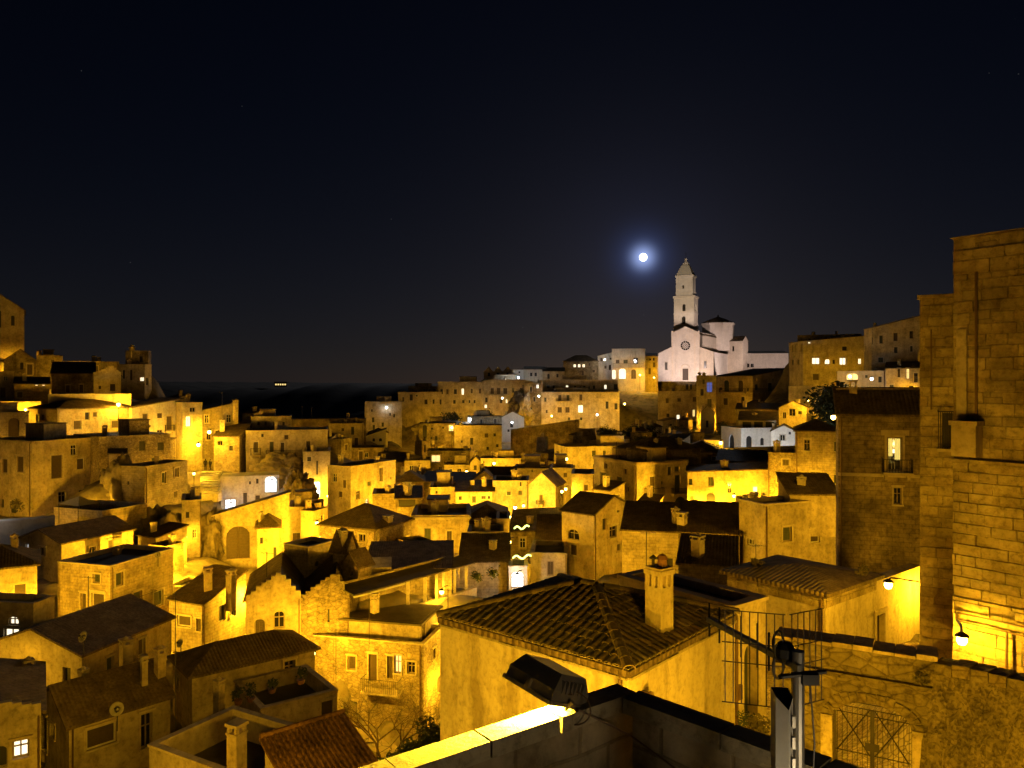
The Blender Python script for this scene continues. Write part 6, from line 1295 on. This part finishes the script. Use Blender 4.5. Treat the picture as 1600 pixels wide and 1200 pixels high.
# curtained room with a reader
rt = FACES['tall dim stone house with lit curtained balcony door']; fr_ = rt[1]; thh = rt[2]
ua, ub = sorted((fr_.u_of(1386), fr_.u_of(1410))); zf_ = fr_.z_of(1398, 736); zh = fr_.z_of(1398, 683)
mb = MB(); fbox(mb, fr_, ua - .8, ub + .8, zf_ - .1, zf_, .25, 3.0); mb.build('room_floor', 'wood', thh)
mb = MB(); fbox(mb, fr_, ua - .8, ub + .8, zf_, zh + .5, 3.0, 3.1); mb.build('room_wall', 'selflit_yellow', thh)
for s_, (a_, b_) in enumerate(((ub - (ub - ua)*.42, ub), (ua, ua + (ub - ua)*.45))):
    mb = MB(); n = 8
    for k in range(n):
        t0, t1 = k/n, (k + 1)/n; d0_, d1_ = .42 + .05*math.sin(k*2.4), .42 + .05*math.sin((k+1)*2.4); low = zf_ + (zh - zf_)*(.42 if s_ else .3)
        sh = lambda t: (b_ - a_)*.45*(1 - t) if s_ else 0
        mb.poly([fr_.at(a_ + (b_ - a_)*t0, low, d0_), fr_.at(a_ + (b_ - a_)*t1, low, d1_), fr_.at(a_ + (b_ - a_)*t1, zh, d1_), fr_.at(a_ + (b_ - a_)*t0, zh, d0_)])
    mb.build('curtain', 'selflit_yellow', thh)
pp = fr_.at(ua + (ub - ua)*.3, zf_, 1.0); person(pp - Vector((0, 0, .45)), 1.7, math.atan2(-fr_.n.x, fr_.n.y) + .5, 'person in pale top with dark hair sitting behind the curtained balcony door', 0, 'canvas', True)
ch_ = empty('chair', pp, 'dark chair under the person behind the curtained balcony door', 'chair')
mb = MB(); mb.box(pp + Vector((0, 0, .42)), (.22, 0, 0), (0, .22, 0), (0, 0, .03)); mb.build('seat', 'wood', ch_)
for i in (-1, 1):
    for j in (-1, 1): mb = MB(); mb.bar(pp + Vector((.18*i, .18*j, 0)), pp + Vector((.18*i, .18*j, .4)), .02); mb.build('leg', 'wood', ch_)
tl = empty('table_lamp', fr_.at(ua + (ub - ua)*.75, zf_ + .75, 1.4), 'white table lamp glowing inside the curtained room', 'lamp')
mb = MB(); mb.lathe(tl.location, [(.09, 0), (.02, .04), (.02, .2), (0, .2)], 8); mb.build('base', 'black', tl); mb = MB(); mb.lathe(tl.location + Vector((0, 0, .2)), [(.16, 0), (.1, .22)], 12); mb.build('shade', 'lit_white', tl)
tb = empty('desk', fr_.at(ua + (ub - ua)*.75, zf_, 1.4), 'small desk with table lamp inside the curtained room', 'desk')
mb = MB(); mb.box(tb.location + Vector((0, 0, .72)), (.35, 0, 0), (0, .3, 0), (0, 0, .02)); mb.build('desk_top', 'wood', tb)
for i in (-1, 1):
    for j in (-1, 1): mb = MB(); mb.bar(tb.location + Vector((.3*i, .25*j, 0)), tb.location + Vector((.3*i, .25*j, .7)), .02); mb.build('leg', 'wood', tb)
l = bpy.data.lights.new('room_light', 'POINT'); l.energy = 60; l.color = (1, .8, .35); l.shadow_soft_size = .15; lo = bpy.data.objects.new('room_light', l); COL.objects.link(lo); lo.parent = tl; lo.location = (0, 0, .75)
mb = MB(); fbox(mb, fr_, -.02, fr_.U, fr_.z0 + 1, fr_.z_of(1370, 742), -.07, -.003) if False else fbox(mb, fr_, -.02, fr_.U, fr_.z_of(1370, 745), fr_.z_of(1370, 740), -.1, -.003); mb.build('string_course', 'trim', thh)
mb = MB(); fbox(mb, fr_, ua - .35, ub + .35, zh + .1, zh + .42, -.1, -.003); mb.build('door_hood', 'trim', thh)
# corrugated tile roofed shed at the bottom
sh = B('shed', 'low shed with ribbed reddish tile roof beside open roof terrace', 28, 414, 455, 580, 1232, 1330, 66, 'tilt:0,.95,.95,0', 'plaster', '', roofmat='redtile', base=False, auto=False)
fsh = FACES['low shed with ribbed reddish tile roof beside open roof terrace']; fA, fB_ = fsh[0], fsh[1]; nrib = int(fB_.U/.2)
for k in range(nrib + 1):
    bd = Vector((fB_.d.x, fB_.d.y, 0))*(fB_.U*k/nrib); mb = MB()
    mb.bar(fA.at(-.22, fA.z1 + .03) + bd, fA.at(fA.U + .15, fA.z1 + 1.02) + bd, .075, 0, 8); mb.build('tile_row', 'redtile', fsh[3], smooth=False)
mb = MB(); e_ = Vector((fB_.d.x, fB_.d.y, 0)); p0_ = fA.at(fA.U + .1, fA.z1 + 1.07); mb.bar(p0_ - e_*.15, p0_ + e_*(fB_.U + .15), .1, 0, 8); mb.build('ridge_cap', 'redtile', fsh[3])
# far villa across the canyon
fv = empty('far_villa', P(440, 604, 1350), 'tiny far villa with row of lit windows on the dark plateau', 'house')
c = P(440, 601, 1350); mb = MB(); mb.box(c, (11, 0, 0), (0, 6, 0), (0, 0, 4)); mb.build('wall', 'plaster', fv)
mb = MB(); mb.box(c + Vector((0, 0, 4.6)), (11.6, 0, 0), (0, 6.5, 0), (0, 0, .5)); mb.build('roof', 'tile', fv)
for k in range(5): mb = MB(); mb.box(c + Vector((-8 + k*4, -6.05, .3)), (1.3, 0, 0), (0, .1, 0), (0, 0, 1.2)); mb.build('window', 'lit_warm', fv)

# low scrub on the dark hillside below the cathedral, too many clumps to count
rnd = random.Random(11); bl = []
for k in range(150):
    px = rnd.uniform(885, 1085); D = rnd.uniform(165, 240); x = (px - 800)/F*D
    if in_house(x, D): continue
    bl.append(((x, D, gz(x, D) + .3), rnd.uniform(.6, 1.7), rnd.uniform(.4, 1.1)))
sc_ = leaf_cloud('hillside_scrub', bl, 9000, .2, 'leaf', None); tag(sc_, 'dark scrub covering the hillside below the cathedral piazza', 'scrub', kind='stuff')
# ------------------------------------------------------------------ street lamps and other lit lamps, some of them added unseen
A = 'amber'
for a in [
 (327, 675, 123, 'left of slim chimney house', 2600, 'wall'), (310, 695, 120, 'above the stairway of the lit street', 2600, 'wall'),
 (-70, 800, 85, 'at the left end of ochre corner house', 2600), (303, 740, 112, 'at the stair foot beside tall narrow house', 900), (185, 632, 120, 'behind two hipped dark roofs', 2200),  # the first stands out of view, added to light the ochre house
 (40, 640, 119, 'in front of short bright wall by veranda', 1800), (495, 817, 88, 'beside yellow tower piece', 2600, 'wall'),
 (796, 847, 79, 'at head of festoon lit lane', 2200, 'wall'), (731, 791, 104, 'at left of shuttered low house', 1300), (818, 790, 104, 'under arched windows house', 800),
 (772, 724, 152, 'on bright orange house row', 2600, 'wall'), (729, 737, 152, 'at vaulted top house', 1800), (885, 717, 143, 'on the yellow lit house row', 2600, 'wall'),
 (884, 764, 102, 'in bright lane by small balcony gable', 1200, 'wall'), (878, 768, 101, 'low in bright lane by small balcony gable', 700),
 (1147, 775, 93, 'on the orange house by low arch', 2400, 'wall'), (1230, 766, 86, 'behind raised tile roofed wing', 2000),
 (1262, 625, 160, 'on yellow curved retaining wall', 3600, 'wall'), (1302, 652, 60, 'on edge of tall dim stone house', 500, 'wall'),
 (1126, 692, 132, 'in lane below vaulted porch', 2600), (976, 631, 236, 'in hollow below piazza wall', 5000, 'wall'), (862, 650, 236, 'on far lower house corner', 4500, 'wall'),
 (1000, 586, 280, 'in arcade of white lit palazzo', 5000), (1022, 590, 287, 'at the yellow house by cathedral', 6000), (706, 668, 208, 'by dark cave arch house', 3000),
 (1388, 914, 27, 'on long bracket arm over the street', 1900, 'wall'), (1503, 1000, 20.8, 'with curved arm on big tower foot', 560, 'wall'), (1420, 1480, 9.0, 'on the house front under the terrace', 2600, 'wall'), (1200, 1355, 13.5, 'in the alley under the side wall of near house', 2500), (138, 787, 91, 'behind the white sun tent', 1900), (640, 1265, 14, 'in the alley beside near house', 2300), (40, 1330, 27, 'in the lane under the scaffold house', 1500), (420, 1330, 24, 'under the ribbed tile shed', 700),  # every lamp after the tower foot one is added, unseen, to brighten walls
 ]:
    lamp(*a, arm=(1436, 909, 26.4) if a[0] == 1388 else None)
for a in [(425, 752, 108, 'in upper white cave archway', 260, 'wall'), (361, 788, 107, 'in lower white cave doorway', 220, 'wall'), (497, 768, 116, 'in tower house archway', 220, 'wall'),
          (222, 664, 112, 'by white end of balcony house', 700, 'wall'), (800, 660, 226, 'before white cave mouth', 1500, 'post'), (735, 655, 224, 'at white lit doorway', 900, 'post'),
          (1362, 592, 158, 'at white corner wall', 350, 'wall'), (1328, 588, 158, 'in arched passage', 260, 'wall'), (933, 648, 240, 'before far lower house', 260, 'post'),
          (842, 619, 242, 'on tall narrow dark house', 900, 'wall'), (785, 622, 258, 'under three gables house', 500, 'wall'), (604, 637, 238, 'on blocky end house', 120, 'wall'),
          (805, 793, 102, 'under arched windows house', 350, 'post'), (1178, 716, 138, 'in front of white church', 9000, 'post'), (568, 708, 197, 'by white stepped terrace', 1200, 'post'),
          (992, 563, 279, 'on the white lit loggia', 1200, 'wall'), (945, 562, 284, 'on thin lit wedge house', 1500, 'wall'), (810, 590, 270, 'at bright white wall', 2200, 'post'), (-40, 800, 78, 'by white sloping garden wall', 380, 'post')]:  # the last is assumed, out of view, to light the garden wall
    lamp(*a[:4], a[4] * .5, a[5], 'white' if a[0] > 0 else 'pink')
# assumed lane lamps, hidden behind houses, added to light the house fronts
BOXES = []
for lb, (fl_, fr_, root_, ro_) in FACES.items():
    BOXES.append((lb, fl_.O, fl_.d, fl_.U, fr_.d, fr_.U, fl_.z1))
BO = np.array([[b[1].x, b[1].y] for b in BOXES]); B1 = np.array([[b[2].x, b[2].y] for b in BOXES]); BU = np.array([b[3] for b in BOXES]); B2 = np.array([[b[4].x, b[4].y] for b in BOXES]); BV = np.array([b[5] for b in BOXES]); BZ = np.array([b[6] for b in BOXES])
def in_boxes(X, Y, Z, m=0.25):
    dx = X[:, None] - BO[None, :, 0]; dy = Y[:, None] - BO[None, :, 1]
    a = dx * B1[:, 0] + dy * B1[:, 1]; b = dx * B2[:, 0] + dy * B2[:, 1]
    return ((a > -m) & (a < BU + m) & (b > -m) & (b < BV + m) & (Z[:, None] < BZ)).any(1)
TT = np.linspace(.05, .995, 170)
def hidden(q):
    """True when houses stand between the viewpoint and q"""
    return bool(in_boxes(q.x*TT, q.y*TT, CZ + (q.z - CZ)*TT + 0.45, 0).any())
def lane(key, face, frac, dist, power, hz=3.0, col='amber'):  # adds an assumed lamp, out of sight, to light one house front
    c = [k for k in FACES if k.startswith(key)] or [k for k in FACES if key in k]
    if len(c) != 1: print('LANE?', key, c); return
    f = FACES[c[0]][0 if face == 'L' else 1]; zb = FACES[c[0]][2].location.z; best = None
    cand = []
    for ds_ in (2.0, 1.5, 1.2, 1, .7, .45, 2.6, 3.2, 4.0):
        for fo in (0, .15, -.15, .3, -.3, .42, -.42, .7, -.7):
            q = f.at(f.U * (frac + fo), zb, -dist * ds_); cand.append((q, ds_))
    X = np.array([q.x for q, _ in cand]); Y = np.array([q.y for q, _ in cand]); G = ground_z(X, Y)
    for h_ in (hz + .4, hz - .4, hz - 1.2):
        Z = np.minimum(G + h_, zb + h_ + .3); ins = in_boxes(X, Y, Z + .0, .3)
        for i_, (q, ds_) in enumerate(cand):
            if ins[i_]: continue
            q = Vector((q.x, q.y, float(Z[i_])))
            if hidden(q): best = (q, float(G[i_]), ds_); break
        if best: break
    if best is None: print('visible lane lamp dropped:', key, face); return
    q, g_, ds_ = best; px = 800 + F * q.x / q.y; py = 600 - F * (q.z - CZ) / q.y
    w = c[0].split(); o = lamp(px, py, q.y, 'x', power * ASSUMED_LANE_GAIN * (1 if q.y < 110 else .75 if q.y < 180 else .34) * (1.75 if px < 540 else 1) * (max(.7, ds_) ** 1.6), 'post', col, max(1.0, q.z - g_), label='amber lane lamp ' + ('before' if face == 'L' else 'at the side of') + ' the ' + ' '.join(w[:9 if face == 'L' else 7]))
    o['group'] = 'assumed amber lane lamps hidden between the houses'
ASSUMED_LANE_GAIN = 0.68
LANES = []
for a in [
 ('large ochre', 'L', .3, 5, 1500), ('large ochre', 'R', .45, 4, 4500), ('two low dark hipped', 'R', .35, 4, 1200), ('two low dark hipped', 'L', .5, 4, 800), ('tall arched doorway', 'L', .4, 4, 1400),
 ('tall plain gabled', 'L', .4, 7, 4500), ('ragged topped', 'L', .5, 4, 600), ('stepped sloping parapet', 'L', .5, 4, 1600), ('long low house with dark sloping', 'L', .4, 4, 500), ('long pale retaining', 'L', .75, 3, 1200), ('long pale retaining', 'L', .3, 3, 900),
 ('rubble walled house with two', 'R', .5, 4, 700), ('blank masonry', 'R', .5, 4, 900), ('tall narrow yellow', 'L', .5, 4, 1200), ('low terrace wall corner', 'R', .6, 4, 700), ('low terrace wall corner', 'L', .5, 4, 600),
 ('dark pitched roof house', 'R', .5, 4, 500), ('yellow house with hipped', 'L', .35, 5, 1300), ('glowing half round', 'L', .2, 4, 220), ('glowing half round', 'R', .6, 3, 300), ('big square house', 'L', .45, 5, 1500), ('big square house', 'R', .5, 5, 1700),
 ('two tall chimneys', 'L', .5, 4, 1500), ('two tall chimneys', 'R', .5, 4, 700), ('stepped gable and two arched', 'L', .5, 5, 2300), ('stone house with stepped gable', 'L', .5, 4, 900),
 ('recessed balcony loggia', 'L', .4, 5, 1000), ('recessed balcony loggia', 'R', .6, 1.5, 200), ('long palazzo with balcony doors', 'L', .4, 6, 1800), ('tall weathered tower', 'L', .5, 4, 900), ('rounded stone front', 'L', .5, 4, 1200), ('rounded stone front', 'R', .5, 4, 1500),
 ('long yellow wall with big', 'L', .55, 6, 2600), ('long yellow wall with big', 'L', .15, 5, 1500), ('pale rubble house', 'L', .5, 5, 900), ('pale rubble house', 'R', .6, 3, 600), ('small square house with round', 'L', .5, 4, 900), ('small square house with round', 'R', .5, 4, 700),
 ('orange square house with cornice', 'L', .75, 5, 1800), ('orange square house with cornice', 'L', .2, 5, 1000), ('long stone house with dark ridge', 'L', .6, 4, 500), ('low white topped', 'L', .3, 4, 700), ('wide dim stone house', 'L', .3, 4, 500),
 ('arched shutter window and pointed', 'L', .5, 5, 1500), ('arched shutter window and pointed', 'R', .5, 4, 900), ('long low stone house', 'L', .5, 4, 700), ('big palazzo with bracketed', 'R', .35, 5, 5200), ('big palazzo with bracketed', 'R', .9, 5, 1600), ('big palazzo with bracketed', 'L', .6, 4, 500),
 ('narrow yellow house with small', 'L', .3, 4, 1200), ('orange house with dark windows', 'R', .2, 4, 1300), ('orange house with dark windows', 'R', .8, 4, 1100), ('tall tower house with framed', 'R', .5, 5, 1500), ('pale corner house', 'R', .5, 6, 3000), ('pale corner house', 'L', .5, 5, 700),
 ('gabled yellow house with single', 'L', .5, 5, 1500), ('dim palazzo with paired', 'L', .4, 6, 2600), ('dim palazzo with paired', 'R', .5, 6, 2200), ('tall dim house with blue', 'L', .5, 6, 1800), ('string of terrace lights', 'L', .5, 6, 3000), ('rounded grand house', 'R', .5, 7, 5500), ('long upper house', 'R', .5, 6, 4500), ('low long house with columns', 'L', .5, 5, 1500),
 ('lit curtained balcony', 'R', .35, 5, 650), ('blocky house at the left end', 'L', .5, 8, 5000), ('stepped house rising', 'L', .5, 6, 2600), ('long far palazzo', 'L', .5, 8, 4500), ('long balcony of columns', 'L', .5, 8, 5000), ('three pointed gables', 'L', .5, 4, 1500), ('far tall narrow dark', 'L', .5, 7, 2500),
 ('far lower house', 'L', .7, 8, 5000), ('far lower house', 'L', .3, 8, 4000), ('far long house with row', 'L', .3, 4, 1500), ('far long house with row', 'L', .7, 4, 1500), ('paired small windows right', 'L', .5, 4, 1500), ('far low house with arched', 'L', .5, 4, 900), ('three glowing', 'L', .6, 5, 1200), ('tall piazza retaining', 'R', .3, 6, 2500), ('tall piazza retaining', 'R', .75, 6, 2500),
 ('tall terraced house', 'L', .3, 7, 3500), ('dim house with dark cave arch', 'L', .5, 6, 2500), ('long dim retaining', 'L', .5, 6, 2500), ('long dim wall house at far', 'L', .5, 6, 1800), ('dim ochre house with rounded', 'L', .5, 6, 1500), ('plain dim house right', 'L', .5, 5, 1500), ('cubic lit', 'L', .5, 5, 1800), ('lit loggia niche', 'L', .5, 5, 1500), ('dim low wall house lit', 'L', .5, 5, 1500),
 ('bright orange house row', 'L', .7, 4, 1500), ('yellow lit house row', 'R', .4, 4, 2500), ('pale stone house with small square', 'L', .5, 4, 1000), ('yellow stone house left', 'L', .5, 4, 1000), ('gabled yellow house with small', 'L', .5, 4, 1400), ('pale yellow house with two', 'L', .7, 4, 1800), ('low yellow house with three', 'L', .5, 4, 1500), ('low yellow wall house', 'L', .5, 4, 1500), ('dim ', 'L', .5, 4, 0) if False else ('rounded ruin', 'L', .5, 3, 500),
 ('orange stone flank', 'L', .5, 4, 1400), ('yellow lit tower piece', 'L', .2, 3, 900), ('dim house on right of festoon', 'L', .5, 4, 500), ('house with orange lit roof', 'L', .5, 4, 1500), ('yellow lit curved', 'R' if False else 'L', .5, 5, 1500)]:
    lane(*a)

lamp(1500, 1560, 3.0, 'by the terrace door', 40, 'wall', 'warm', label='small added unseen lamp by the terrace beside the antenna mast', rad=.1)  # unseen lamp, added to lift the dark terrace and mast

lamp(1352, 1078, 20.15, 'added unseen behind the gate wall', 480, 'wall', label='added amber wall lamp unseen behind the arched gate wall')  # unseen lamp, added to brighten the cobbles behind the gate bars
